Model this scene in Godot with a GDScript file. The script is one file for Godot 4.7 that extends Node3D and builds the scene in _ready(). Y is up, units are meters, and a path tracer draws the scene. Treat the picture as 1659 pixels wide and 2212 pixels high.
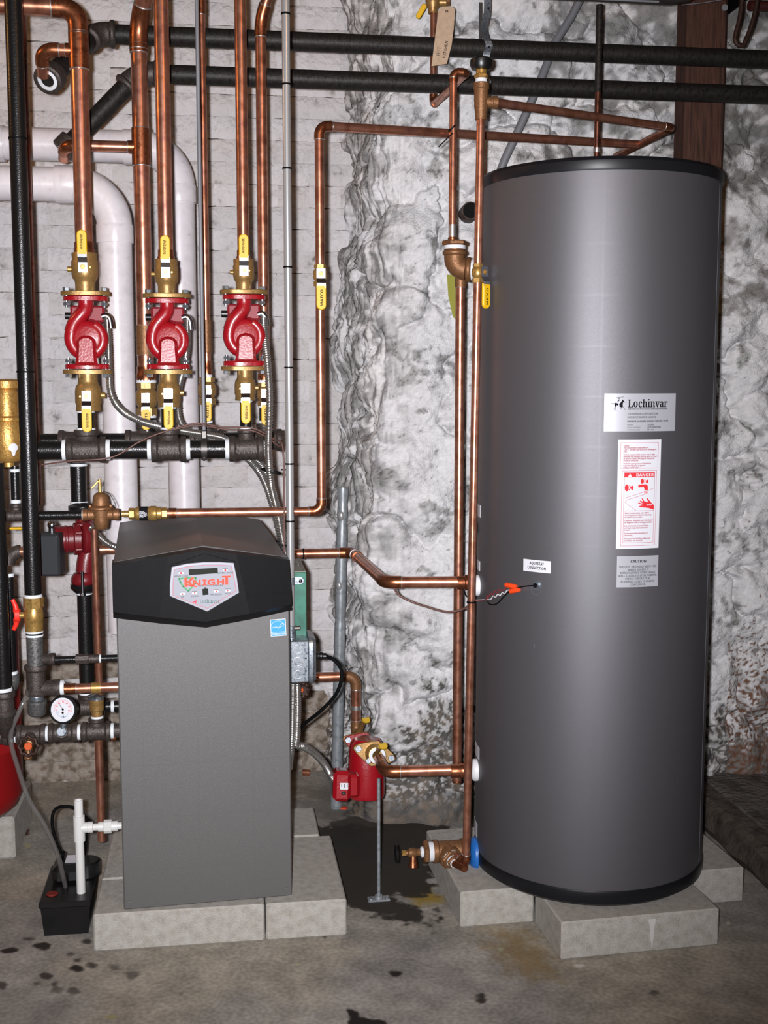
extends Node3D
# A basement boiler room: wall boiler on concrete blocks, red zone pumps on copper risers, a tall grey storage tank,
# whitewashed brick on the left and rough whitewashed rubble on the right. Units are metres, y is up,
# x runs along the back wall to the right, z points from the wall to the viewer.

const F := 2550.0        # focal length, in pixels of the 1659 x 2212 frame
const EYE := 1.31        # height of the lens above the floor
const PITCH := 0.111701  # 6.4 degrees down
const YAW := 0.139626    # 8 degrees to the right
const CEIL := 2.6

var mats := {}
var taken := {}


# ---------------------------------------------------------------- measuring
func sight(px: float, py: float) -> Vector3:
	var d := Vector3((px - 829.5) / F, -(py - 1106.0) / F, -1.0)
	return d.rotated(Vector3.RIGHT, -PITCH).rotated(Vector3.UP, -YAW)


func at(px: float, py: float, dist: float) -> Vector3:   # the point on that line of sight, dist metres in front of the lens's own wall-parallel plane
	var d := sight(px, py)
	return Vector3(0, EYE, 0) + d * (dist / -d.z)


func aty(px: float, py: float, y: float) -> Vector3:
	var d := sight(px, py)
	return Vector3(0, EYE, 0) + d * ((y - EYE) / d.y)


func hgt(px: float, py: float, dist: float) -> float:
	return at(px, py, dist).y


# ---------------------------------------------------------------- mesh builder
class M:
	var v := PackedVector3Array()
	var n := PackedVector3Array()
	var c := PackedColorArray()
	var ix := PackedInt32Array()

	func vert(p: Vector3, nn: Vector3) -> int:
		v.append(p)
		n.append(nn)
		return v.size() - 1

	func t3(a: int, b: int, d: int) -> void:
		var g := (v[b] - v[a]).cross(v[d] - v[a])
		ix.append(a)
		if g.dot(n[a] + n[b] + n[d]) > 0.0:
			ix.append(d)
			ix.append(b)
		else:
			ix.append(b)
			ix.append(d)

	func flat(ps: Array, out: Vector3) -> void:   # a convex polygon with one normal
		var k: Vector3 = (ps[1] - ps[0]).cross(ps[2] - ps[0]).normalized()
		if k.dot(out) < 0.0:
			k = -k
		var f := v.size()
		for p in ps:
			vert(p, k)
		for i in range(1, ps.size() - 1):
			t3(f, f + i, f + i + 1)

	func rings(a: int, b: int, seg: int) -> void:
		for i in seg:
			t3(a + i, a + i + 1, b + i)
			t3(a + i + 1, b + i + 1, b + i)

	func ring(t: Transform3D, r: float, h: float, nr: float, nh: float, seg: int) -> int:
		var f := v.size()
		for i in seg + 1:
			var w := TAU * i / seg
			var e := Vector3(cos(w), 0, sin(w))
			vert(t * (e * r + Vector3(0, h, 0)), (t.basis * (e * nr + Vector3(0, nh, 0))).normalized())
		return f

	# prof: (radius, height) pairs along local y
	func lathe(t: Transform3D, prof: Array, seg := 20, crease := 0.75) -> M:
		var ns := []
		for i in prof.size() - 1:
			var d: Vector2 = prof[i + 1] - prof[i]
			ns.append(Vector2(d.y, -d.x).normalized())
		var mid := Vector2.ZERO
		for p in prof:
			mid += p / prof.size()
		for i in prof.size() - 1:
			var n0: Vector2 = ns[i]
			var n1: Vector2 = ns[i]
			if i > 0 and absf(ns[i - 1].angle_to(ns[i])) < crease:
				n0 = (ns[i - 1] + ns[i]).normalized()
			if i < ns.size() - 1 and absf(ns[i + 1].angle_to(ns[i])) < crease:
				n1 = (ns[i + 1] + ns[i]).normalized()
			var a := ring(t, prof[i].x, prof[i].y, n0.x, n0.y, seg)
			var b := ring(t, prof[i + 1].x, prof[i + 1].y, n1.x, n1.y, seg)
			rings(a, b, seg)
		return self

	func cyl(t: Transform3D, r: float, h: float, seg := 20, bev := 0.0) -> M:   # closed, from y = 0 to h
		if bev > 0.0:
			return lathe(t, [Vector2(0, 0), Vector2(r - bev, 0), Vector2(r, bev), Vector2(r, h - bev), Vector2(r - bev, h), Vector2(0, h)], seg, 0.5)
		return lathe(t, [Vector2(0, 0), Vector2(r, 0), Vector2(r, h), Vector2(0, h)], seg)

	func hexa(t: Transform3D, r: float, h: float) -> M:   # a hexagon nut with a small chamfer
		var k := r * 0.1
		return lathe_flat(t, [Vector2(0, 0), Vector2(r - k, 0), Vector2(r, k), Vector2(r, h - k), Vector2(r - k, h), Vector2(0, h)], 6)

	func lathe_flat(t: Transform3D, prof: Array, seg: int) -> M:
		for i in prof.size() - 1:
			for s in seg:
				var w0 := TAU * s / seg
				var w1 := TAU * (s + 1) / seg
				var ps := []
				for e in [[w0, i], [w1, i], [w1, i + 1], [w0, i + 1]]:
					var p: Vector2 = prof[e[1]]
					if p.x < 0.00001 and ps.size() and ps.any(func(z): return z.distance_to(t * Vector3(0, p.y, 0)) < 0.00001):
						continue
					ps.append(t * Vector3(cos(e[0]) * p.x, p.y, sin(e[0]) * p.x))
				if ps.size() > 2:
					var wm := (w0 + w1) / 2
					var d: Vector2 = prof[i + 1] - prof[i]
					flat(ps, t.basis * Vector3(cos(wm) * d.y, -d.x, sin(wm) * d.y))
		return self

	func tube(pts: Array, rad, seg := 12, caps := true) -> M:
		var up := Vector3.UP
		var first := -1
		var prev := -1
		var tans := []
		for i in pts.size():
			var a: Vector3 = pts[maxi(i - 1, 0)]
			var b: Vector3 = pts[mini(i + 1, pts.size() - 1)]
			tans.append((b - a).normalized())
		if absf(tans[0].dot(up)) > 0.9:
			up = Vector3.RIGHT
		var side: Vector3 = tans[0].cross(up).normalized()
		for i in pts.size():
			var tn: Vector3 = tans[i]
			side = (side - tn * side.dot(tn)).normalized()
			var other := tn.cross(side)
			var r: float = rad[i] if rad is Array else rad
			var slope := 0.0
			if rad is Array:
				var i0 := maxi(i - 1, 0)
				var i1 := mini(i + 1, pts.size() - 1)
				slope = (rad[i1] - rad[i0]) / maxf(pts[i1].distance_to(pts[i0]), 0.00001)
			var f := v.size()
			for k in seg + 1:
				var w := TAU * k / seg
				var e := side * cos(w) + other * sin(w)
				vert(pts[i] + e * r, (e - tn * slope).normalized())
			if prev >= 0:
				rings(prev, f, seg)
			else:
				first = f
			prev = f
		if caps:
			for e in [[first, -tans[0], pts[0]], [prev, tans[-1], pts[-1]]]:
				var f := v.size()
				vert(e[2], e[1])
				for k in seg + 1:
					vert(v[e[0] + k], e[1])
				for k in seg:
					t3(f, f + 1 + k, f + 2 + k)
		return self

	func box(t: Transform3D, size: Vector3, bev := 0.002) -> M:
		var h := size / 2
		var k := minf(bev, minf(h.x, minf(h.y, h.z)) * 0.9)
		var co := func(sx: float, sy: float, sz: float, ax: int) -> Vector3:
			var q := Vector3(sx * (h.x - k), sy * (h.y - k), sz * (h.z - k))
			q[ax] = [sx, sy, sz][ax] * h[ax]
			return t * q
		for ax in 3:
			var a1 := (ax + 1) % 3
			var a2 := (ax + 2) % 3
			for s in [-1.0, 1.0]:
				var ps := []
				for e in [[-1, -1], [1, -1], [1, 1], [-1, 1]]:
					var g := [0.0, 0.0, 0.0]
					g[ax] = s
					g[a1] = float(e[0])
					g[a2] = float(e[1])
					ps.append(co.call(g[0], g[1], g[2], ax))
				var o := Vector3.ZERO
				o[ax] = s
				flat(ps, t.basis * o)
			if k > 0.0:
				for s1 in [-1.0, 1.0]:
					for s2 in [-1.0, 1.0]:
						var ps := []
						for e in [[-1.0, a1], [1.0, a1], [1.0, a2], [-1.0, a2]]:
							var g := [0.0, 0.0, 0.0]
							g[ax] = e[0]
							g[a1] = s1
							g[a2] = s2
							ps.append(co.call(g[0], g[1], g[2], e[1]))
						var o := Vector3.ZERO
						o[a1] = s1
						o[a2] = s2
						flat(ps, t.basis * o)
		if k > 0.0:
			for i in 8:
				var sg := [1.0 if i & 1 else -1.0, 1.0 if i & 2 else -1.0, 1.0 if i & 4 else -1.0]
				flat([co.call(sg[0], sg[1], sg[2], 0), co.call(sg[0], sg[1], sg[2], 1), co.call(sg[0], sg[1], sg[2], 2)], t.basis * Vector3(sg[0], sg[1], sg[2]))
		return self

	# an outline in local x, y pushed out along local z from 0 to depth; bev chamfers the far edge
	func prism(t: Transform3D, poly: Array, depth: float, bev := 0.0) -> M:
		var pv := PackedVector2Array(poly)
		var tr := Geometry2D.triangulate_polygon(pv)
		var cw := Geometry2D.is_polygon_clockwise(pv)
		var num := pv.size()
		var inn := PackedVector2Array()
		var en := []
		for i in num:
			var d := (pv[(i + 1) % num] - pv[i]).normalized()
			en.append(Vector2(-d.y, d.x) if cw else Vector2(d.y, -d.x))
		for i in num:
			var a: Vector2 = en[(i + num - 1) % num]
			var b: Vector2 = en[i]
			var m := (a + b).normalized()
			inn.append(pv[i] - m * bev / maxf(m.dot(a), 0.4))
		for e in [[pv, 0.0, -1.0], [inn, depth, 1.0]]:
			var f := v.size()
			for p in e[0]:
				vert(t * Vector3(p.x, p.y, e[1]), (t.basis * Vector3(0, 0, e[2])).normalized())
			for i in range(0, tr.size(), 3):
				t3(f + tr[i], f + tr[i + 1], f + tr[i + 2])
		for i in num:
			var j := (i + 1) % num
			var e0: Vector2 = en[i]
			var e1: Vector2 = en[i]
			if absf(e0.angle_to(en[(i + num - 1) % num])) < 0.6:
				e0 = (e0 + en[(i + num - 1) % num]).normalized()
			if absf(e1.angle_to(en[j])) < 0.6:
				e1 = (e1 + en[j]).normalized()
			var steps := [[pv, 0.0, pv, depth - bev, 0.0], [pv, depth - bev, inn, depth, 0.8]] if bev > 0.0 else [[pv, 0.0, pv, depth, 0.0]]
			for s in steps:
				var f := v.size()
				var n0 := (t.basis * Vector3(e0.x, e0.y, s[4])).normalized()
				var n1 := (t.basis * Vector3(e1.x, e1.y, s[4])).normalized()
				vert(t * Vector3(s[0][i].x, s[0][i].y, s[1]), n0)
				vert(t * Vector3(s[0][j].x, s[0][j].y, s[1]), n1)
				vert(t * Vector3(s[2][j].x, s[2][j].y, s[3]), n1)
				vert(t * Vector3(s[2][i].x, s[2][i].y, s[3]), n0)
				t3(f, f + 1, f + 2)
				t3(f, f + 2, f + 3)
		return self

	func ball(p: Vector3, r: float, seg := 14, squash := 1.0) -> M:
		var prof := []
		for i in 9:
			var w := PI * i / 8 - PI / 2
			prof.append(Vector2(cos(w) * r, sin(w) * r * squash))
		return lathe(Transform3D(Basis(), p), prof, seg, 1.0)

	func words(t: Transform3D, font: Font, s: String, height: float, depth := 0.0006, wide := 1.0, align := HORIZONTAL_ALIGNMENT_CENTER) -> M:
		var tm := TextMesh.new()
		tm.font = font
		tm.text = s
		tm.font_size = 48
		tm.pixel_size = height / 34.5   # capitals of Droid are 0.72 of the size
		tm.depth = depth
		tm.curve_step = 4.0
		tm.horizontal_alignment = align
		var a := tm.get_mesh_arrays()
		if wide < 0.0:   # stretch or squeeze to a width in metres
			wide = -wide / maxf(tm.get_aabb().size.x, 0.0001)
		var f := v.size()
		var sc := Transform3D(Basis.from_scale(Vector3(wide, 1, 1)), Vector3.ZERO)
		var tt := t * sc
		var vs: PackedVector3Array = a[Mesh.ARRAY_VERTEX]
		var ns: PackedVector3Array = a[Mesh.ARRAY_NORMAL]
		for i in vs.size():
			vert(tt * (vs[i] + Vector3(0, 0, depth / 2)), (t.basis * ns[i]).normalized())
		var ii = a[Mesh.ARRAY_INDEX]
		if ii == null or ii.size() == 0:
			for i in range(0, vs.size() - 2, 3):
				t3(f + i, f + i + 1, f + i + 2)
		else:
			for i in range(0, ii.size() - 2, 3):
				t3(f + ii[i], f + ii[i + 1], f + ii[i + 2])
		return self

	func stroke(t: Transform3D, pts: Array, w: float, depth := 0.0004, closed := false) -> M:   # a flat printed line
		var num := pts.size()
		for i in (num if closed else num - 1):
			var a: Vector2 = pts[i]
			var b: Vector2 = pts[(i + 1) % num]
			var d := (b - a).normalized()
			var s := Vector2(-d.y, d.x) * w / 2
			a -= d * w * 0.4
			b += d * w * 0.4
			var ps := []
			for p in [a + s, a - s, b - s, b + s]:
				ps.append(t * Vector3(p.x, p.y, depth))
			flat(ps, t.basis.z)
		return self

	func slice_across(most: float) -> void:   # cut triangles that are too wide to be bent
		var stack := []
		for i in range(0, ix.size(), 3):
			stack.append([ix[i], ix[i + 1], ix[i + 2]])
		ix = PackedInt32Array()
		while stack.size():
			var t: Array = stack.pop_back()
			var far := 0.0
			var e := 0
			for k in 3:
				var w := absf(v[t[k]].x - v[t[(k + 1) % 3]].x)
				if w > far:
					far = w
					e = k
			if far <= most:
				ix.append_array(PackedInt32Array(t))
				continue
			var a: int = t[e]
			var b: int = t[(e + 1) % 3]
			var d: int = t[(e + 2) % 3]
			var m := vert((v[a] + v[b]) / 2, (n[a] + n[b]).normalized())
			stack.append([a, m, d])
			stack.append([m, b, d])

	func wrap_round(centre: Vector3, radius: float, turn: float, y: float) -> M:   # a flat label (x, y, proud) laid on an upright cylinder; turn is measured from +z to +x
		slice_across(0.006)
		for i in v.size():
			var w := turn + v[i].x / radius
			var r := radius + v[i].z
			var q := n[i]
			v[i] = Vector3(centre.x + sin(w) * r, y + v[i].y, centre.z + cos(w) * r)
			n[i] = Vector3(q.x * cos(w) + q.z * sin(w), q.y, -q.x * sin(w) + q.z * cos(w))
		return self

	func mesh() -> ArrayMesh:
		var a := []
		a.resize(Mesh.ARRAY_MAX)
		a[Mesh.ARRAY_VERTEX] = v
		a[Mesh.ARRAY_NORMAL] = n
		if c.size():
			a[Mesh.ARRAY_COLOR] = c
		a[Mesh.ARRAY_INDEX] = ix
		var m := ArrayMesh.new()
		m.add_surface_from_arrays(Mesh.PRIMITIVE_TRIANGLES, a)
		return m


# ---------------------------------------------------------------- scene tree
func numbered(called: String) -> String:
	taken[called] = taken.get(called, 0) + 1
	return called if taken[called] == 1 else "%s_%03d" % [called, taken[called] - 1]


func thing(called: String, label: String, category: String, where: Vector3, group := "") -> Node3D:
	var o := Node3D.new()
	o.name = numbered(called)
	o.position = where
	add_child(o)
	tag(o, label, category, group)
	return o


func tag(o: Node, label: String, category: String, group := "") -> void:
	o.set_meta("label", label)
	o.set_meta("category", category)
	if group != "":
		o.set_meta("group", group)


func part(parent: Node3D, called: String, m: M, mat: Material, label := "", local := false) -> MeshInstance3D:
	var top := parent
	while top.get_parent() != self and top != self:
		top = top.get_parent()
	if not local and top != self:
		var inv := top.transform.affine_inverse()
		for i in m.v.size():
			m.v[i] = inv * m.v[i]
			m.n[i] = inv.basis * m.n[i]
	var o := MeshInstance3D.new()
	o.name = called
	var me := m.mesh()
	me.surface_set_material(0, mat)
	o.mesh = me
	parent.add_child(o, true)
	if label != "":
		o.set_meta("label", label)
	return o


func single(called: String, label: String, category: String, m: M, mat: Material, group := "") -> MeshInstance3D:
	var o := part(self, numbered(called), m, mat)
	tag(o, label, category, group)
	return o


func setting(called: String, m: M, mat: Material) -> MeshInstance3D:
	var o := part(self, called, m, mat)
	o.set_meta("kind", "structure")
	return o


func lift(p: Vector3) -> Transform3D:
	return Transform3D(Basis(), p)


func along(p: Vector3, dir: Vector3, twist := 0.0) -> Transform3D:   # local y points along dir
	var y := dir.normalized()
	var x := y.cross(Vector3.BACK)
	if x.length() < 0.05:
		x = Vector3.RIGHT
	x = x.normalized()
	return Transform3D(Basis(x, y, x.cross(y)), p) * Transform3D(Basis(Vector3.UP, twist), Vector3.ZERO)


func facing(p: Vector3, out: Vector3, up := Vector3.UP) -> Transform3D:   # local z points along out
	var z := out.normalized()
	var x := up.cross(z).normalized()
	return Transform3D(Basis(x, z.cross(x), z), p)


func v2(a: Array) -> Array:
	var o := []
	for i in range(0, a.size(), 2):
		o.append(Vector2(a[i], a[i + 1]))
	return o


func rounded(w: float, h: float, r: float, per := 3) -> Array:   # a rounded rectangle round the origin
	var o := []
	for q in [[1, 1, 0.0], [-1, 1, 0.5], [-1, -1, 1.0], [1, -1, 1.5]]:
		for i in per + 1:
			var a: float = (q[2] + 0.5 * i / per) * PI
			o.append(Vector2(q[0] * (w / 2 - r) + cos(a) * r, q[1] * (h / 2 - r) + sin(a) * r))
	return o


func circle(x: float, y: float, r: float, num := 20, squash := 1.0) -> Array:
	var o := []
	for i in num:
		o.append(Vector2(x + cos(TAU * i / num) * r, y + sin(TAU * i / num) * r * squash))
	return o


func smooth(pts: Array, step := 0.01) -> Array:   # a soft line through the points
	var cv := Curve3D.new()
	cv.bake_interval = step
	for i in pts.size():
		var a: Vector3 = pts[maxi(i - 1, 0)]
		var b: Vector3 = pts[mini(i + 1, pts.size() - 1)]
		var l := (b - a) / 6.0
		cv.add_point(pts[i], -l, l)
	var o := []
	for p in cv.get_baked_points():
		if o.is_empty() or p.distance_to(o[-1]) > step * 0.3:
			o.append(p)
	return o


func arc_of(a: Vector3, b: Vector3, c: Vector3, reach: float, num := 7) -> Array:   # the bend at b, from b towards a to b towards c
	var d0 := (a - b).normalized()
	var d1 := (c - b).normalized()
	var half := d0.angle_to(d1) / 2.0
	var rad := reach * tan(half)
	var mid := (d0 + d1).normalized()
	var o := b + mid * (rad / sin(half))
	var s := b + d0 * reach - o
	var e := b + d1 * reach - o
	var out := []
	for i in num + 1:
		out.append(o + s.slerp(e, float(i) / num))
	return out


# ---------------------------------------------------------------- materials
func noise(freq: float, sd: int, oct := 4, kind := FastNoiseLite.TYPE_SIMPLEX_SMOOTH) -> FastNoiseLite:
	var f := FastNoiseLite.new()
	f.noise_type = kind
	f.frequency = freq
	f.seed = sd
	f.fractal_octaves = oct
	return f


func patches(freq: float, sd: int, stops: Array, size := 256, oct := 4) -> NoiseTexture2D:
	var t := NoiseTexture2D.new()
	t.width = size
	t.height = size
	t.seamless = true
	t.noise = noise(freq, sd, oct)
	var g := Gradient.new()
	g.offsets = PackedFloat32Array()
	g.colors = PackedColorArray()
	var off := PackedFloat32Array()
	var cols := PackedColorArray()
	for s in stops:
		off.append(s[0])
		cols.append(s[1])
	g.offsets = off
	g.colors = cols
	t.color_ramp = g
	return t


func relief(freq: float, sd: int, strength: float, size := 256, oct := 4) -> NoiseTexture2D:
	var t := NoiseTexture2D.new()
	t.width = size
	t.height = size
	t.seamless = true
	t.noise = noise(freq, sd, oct)
	t.as_normal_map = true
	t.bump_strength = strength
	return t


func stuff(called: String, col: Color, metal := 0.0, rough := 0.5, tex: Texture2D = null, scale := 4.0, bump: Texture2D = null, bump_scale := 1.0) -> StandardMaterial3D:
	var m := StandardMaterial3D.new()
	m.resource_name = called
	m.albedo_color = col
	m.metallic = metal
	m.roughness = rough
	if tex or bump:
		m.uv1_triplanar = true
		m.uv1_world_triplanar = true
		m.uv1_scale = Vector3.ONE * scale
	if tex:
		m.albedo_texture = tex
	if bump:
		m.normal_enabled = true
		m.normal_texture = bump
		m.normal_scale = bump_scale
	mats[called] = m
	return m


func make_materials() -> void:
	var tarnish := patches(0.011, 3, [[0.0, Color("875443")], [0.35, Color("b5785e")], [0.55, Color("cf9276")], [0.75, Color("c08674")], [1.0, Color("9a6456")]])
	var copper := stuff("copper", Color.WHITE, 0.86, 0.3, tarnish, 5.0, relief(0.02, 8, 1.0), 0.12)
	var copper_dark := patches(0.013, 5, [[0.0, Color("4a2c24")], [0.4, Color("7a5044")], [0.7, Color("8e6252")], [1.0, Color("6a4038")]])
	stuff("old_copper", Color.WHITE, 0.9, 0.3, copper_dark, 6.0)
	stuff("copper_fitting", Color("b98468"), 0.9, 0.33, patches(0.02, 11, [[0.0, Color("8a6a58")], [0.5, Color("e8d2c0")], [1.0, Color("b08a70")]]), 9.0)
	stuff("solder", Color("c9c6c4"), 0.9, 0.35)
	var brassy := patches(0.03, 15, [[0.0, Color("b09a78")], [0.5, Color("f4e8cc")], [1.0, Color("cdb694")]])
	stuff("brass", Color("c8ab72"), 0.65, 0.34, brassy, 9.0)
	stuff("dull_brass", Color("a48a60"), 0.5, 0.42, brassy, 12.0, relief(0.06, 4, 2.0), 0.25)
	stuff("bronze", Color("8e6c54"), 0.5, 0.5, brassy, 12.0, relief(0.08, 4, 3.0), 0.35)
	stuff("gold_bronze", Color("d0ac6e"), 0.65, 0.42, brassy, 8.0, relief(0.09, 9, 3.0), 0.4)
	stuff("black_iron", Color("1b1a1a"), 0.35, 0.3, null, 14.0, relief(0.05, 21, 3.0), 0.35)
	stuff("matt_iron", Color("2b2927"), 0.3, 0.5, patches(0.02, 23, [[0.0, Color("7a706a")], [0.5, Color("ffffff")], [1.0, Color("a89c94")]]), 7.0, relief(0.07, 21, 3.0), 0.3)
	stuff("fitting_iron", Color("4d4642"), 0.45, 0.5, patches(0.03, 25, [[0.0, Color("9a918c")], [0.6, Color("ffffff")], [1.0, Color("b8b0aa")]]), 10.0, relief(0.12, 26, 4.0), 0.4)
	stuff("grey_fitting", Color("6d6c6b"), 0.5, 0.48, patches(0.03, 27, [[0.0, Color("8a8886")], [0.6, Color("ffffff")], [1.0, Color("b8b8b8")]]), 12.0, relief(0.12, 26, 4.0), 0.4)
	stuff("tape", Color("d3d7da"), 0.0, 0.6, null, 30.0, relief(0.1, 31, 4.0), 0.4)
	var paint_bump := relief(0.05, 33, 3.0)
	var red := stuff("red_paint", Color("920b17"), 0.0, 0.36, null, 10.0, paint_bump, 0.25)
	red.clearcoat_enabled = true
	red.clearcoat = 0.6
	red.clearcoat_roughness = 0.12
	stuff("red_matt", Color("821a24"), 0.0, 0.55)
	stuff("maroon", Color("64141a"), 0.0, 0.36, null, 16.0, paint_bump, 0.3)
	stuff("tank_red", Color("8a1014"), 0.0, 0.4)
	stuff("bright_red", Color("d92a1c"), 0.0, 0.45)
	stuff("yellow_grip", Color("d9ab02"), 0.0, 0.5)
	stuff("yellow_tab", Color("b39008"), 0.0, 0.5)
	stuff("yellow_tag", Color("7c7a18"), 0.0, 0.6)
	stuff("print_black", Color("16161a"), 0.0, 0.7)
	stuff("print_grey", Color("55565a"), 0.0, 0.7)
	stuff("print_red", Color("d0232c"), 0.0, 0.7)
	stuff("print_pink", Color("b4606c"), 0.0, 0.7)
	stuff("print_orange", Color("e2442c"), 0.0, 0.6)
	stuff("print_green", Color("3f9161"), 0.0, 0.6)
	stuff("print_dark_green", Color("1f5a48"), 0.0, 0.6)
	stuff("print_blue", Color("5a7fa8"), 0.0, 0.6)
	stuff("sticker_blue", Color("2f93d6"), 0.0, 0.5)
	stuff("paper_white", Color("cdced3"), 0.0, 0.55)
	stuff("label_silver", Color("aeafb5"), 0.25, 0.42)
	stuff("chrome", Color("c9ccd1"), 1.0, 0.2)
	stuff("zinc", Color("b4babf"), 0.85, 0.36, patches(0.02, 41, [[0.0, Color("8e949a")], [0.5, Color("f4f6f8")], [1.0, Color("b0b6bc")]]), 14.0)
	stuff("steel_tube", Color("bdbdbd"), 0.6, 0.26)
	stuff("galvanised", Color("a0a5a7"), 0.45, 0.38, patches(0.02, 45, [[0.0, Color("c0c6ca")], [0.5, Color("f4f6f8")], [1.0, Color("ffffff")]]), 9.0)
	stuff("flex_steel", Color("b2b0ac"), 0.9, 0.3)
	stuff("dark_steel", Color("55524f"), 0.8, 0.45)
	var pvc := stuff("pvc", Color("d5d0d2"), 0.0, 0.3, patches(0.012, 47, [[0.0, Color("e4e2e2")], [0.5, Color("ffffff")], [0.93, Color("f6f4f4")], [1.0, Color("a6a3a4")]]), 5.0)
	pvc.metallic_specular = 0.5
	stuff("pvc_white", Color("cfcecb"), 0.0, 0.35)
	stuff("black_plastic", Color("111112"), 0.0, 0.35)
	stuff("rubber", Color("0d0d0e"), 0.0, 0.7)
	stuff("tie", Color("0b0b0c"), 0.0, 0.5)
	stuff("box_grey", Color("2c2e31"), 0.0, 0.5)
	var flake := patches(0.35, 51, [[0.0, Color("8e8e90")], [0.5, Color("dadada")], [1.0, Color("ffffff")]], 512, 2)
	stuff("tank_jacket", Color("757478"), 0.6, 0.5, flake, 9.0, relief(0.35, 52, 3.0, 512, 2), 0.3)
	stuff("tank_band", Color("17171a"), 0.0, 0.38)
	stuff("boiler_sheet", Color("666463"), 0.15, 0.45, patches(0.3, 54, [[0.0, Color("c8c8c8")], [0.5, Color("ececec")], [1.0, Color("ffffff")]], 512, 2), 8.0, relief(0.22, 55, 3.0, 512, 2), 0.35)
	stuff("boiler_plastic", Color("151617"), 0.0, 0.42, patches(0.4, 57, [[0.0, Color("6a6a6c")], [0.6, Color("c8c8ca")], [0.8, Color("ffffff")], [1.0, Color("ffffff")]], 512, 2), 9.0, relief(0.35, 58, 3.0, 512, 2), 0.4)
	stuff("panel_silver", Color("9a9ca4"), 0.0, 0.6)
	stuff("panel_rim", Color("8f9097"), 0.3, 0.4)
	stuff("screen_dark", Color("20241c"), 0.0, 0.2)
	stuff("green_enamel", Color("2e6f5c"), 0.1, 0.45, patches(0.01, 61, [[0.0, Color("c0c8c4")], [0.6, Color("ffffff")], [1.0, Color("dce8e2")]]), 6.0)
	stuff("grey_sheet", Color("8a867c"), 0.3, 0.5)
	stuff("orange_nut", Color("e2481c"), 0.0, 0.45)
	stuff("orange_paint", Color("c2501e"), 0.0, 0.5)
	stuff("blue_plastic", Color("1f63ad"), 0.0, 0.4)
	stuff("white_plastic", Color("d6d6d8"), 0.0, 0.4)
	stuff("wire_brown", Color("5d4038"), 0.0, 0.5)
	stuff("wire_red", Color("8a2a34"), 0.0, 0.5)
	stuff("wire_white", Color("dcd8d8"), 0.0, 0.5)
	stuff("card", Color("b79f86"), 0.0, 0.8, patches(0.02, 63, [[0.0, Color("e6e0da")], [1.0, Color("ffffff")]]), 12.0)
	stuff("old_wood", Color("4a2a1c"), 0.0, 0.75, patches(0.012, 65, [[0.0, Color("6e5a50")], [0.5, Color("ffffff")], [1.0, Color("a08474")]]), 5.0, relief(0.03, 66, 4.0), 0.6)
	stuff("rust", Color("4b342a"), 0.4, 0.6, patches(0.03, 67, [[0.0, Color("7a6a62")], [1.0, Color("ffffff")]]), 10.0)
	stuff("dull_grey_pipe", Color("77787c"), 0.2, 0.55)
	var hose := stuff("clear_hose", Color(0.42, 0.41, 0.4, 0.4), 0.0, 0.15)
	hose.transparency = BaseMaterial3D.TRANSPARENCY_ALPHA
	stuff("block", Color("b4b1ab"), 0.0, 0.9, patches(0.02, 71, [[0.0, Color("d6d2cc")], [0.3, Color("e8e5e0")], [0.6, Color("f4f2ee")], [1.0, Color("ffffff")]], 512, 6), 3.4, relief(0.2, 72, 6.0, 512, 3), 0.5)
	stuff("old_concrete", Color("6a6660"), 0.0, 0.95, patches(0.012, 73, [[0.0, Color("8a8078")], [0.5, Color("e0dcd6")], [1.0, Color("ffffff")]], 512, 5), 1.2, relief(0.06, 74, 6.0, 512, 4), 0.7)
	stuff("room_paint", Color("7e7c78"), 0.0, 0.95, patches(0.01, 75, [[0.0, Color("8c8882")], [0.6, Color("f0eeea")], [1.0, Color("ffffff")]], 256, 5), 0.7)
	stuff("ceiling_boards", Color("5b4636"), 0.0, 0.9, patches(0.012, 77, [[0.0, Color("8a7a6e")], [0.6, Color("f0eae4")], [1.0, Color("ffffff")]], 256, 5), 1.0)
	copper.metallic_specular = 0.5
	for e in [["rubber", 0.2], ["tie", 0.2], ["print_black", 0.2], ["boiler_plastic", 0.22], ["panel_silver", 0.25], ["box_grey", 0.3], ["tank_band", 0.35], ["matt_iron", 0.35]]:
		mats[e[0]].metallic_specular = e[1]
	mats.old_wood.uv1_scale = Vector3(11.0, 0.9, 11.0)


func face(serif := false, bold := false) -> SystemFont:
	var key := "font%s%s" % [serif, bold]
	if not mats.has(key):
		var f := SystemFont.new()
		f.font_names = PackedStringArray(["Droid Serif" if serif else "Droid Sans"])
		f.font_weight = 700 if bold else 400
		mats[key] = f
	return mats[key]


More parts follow.
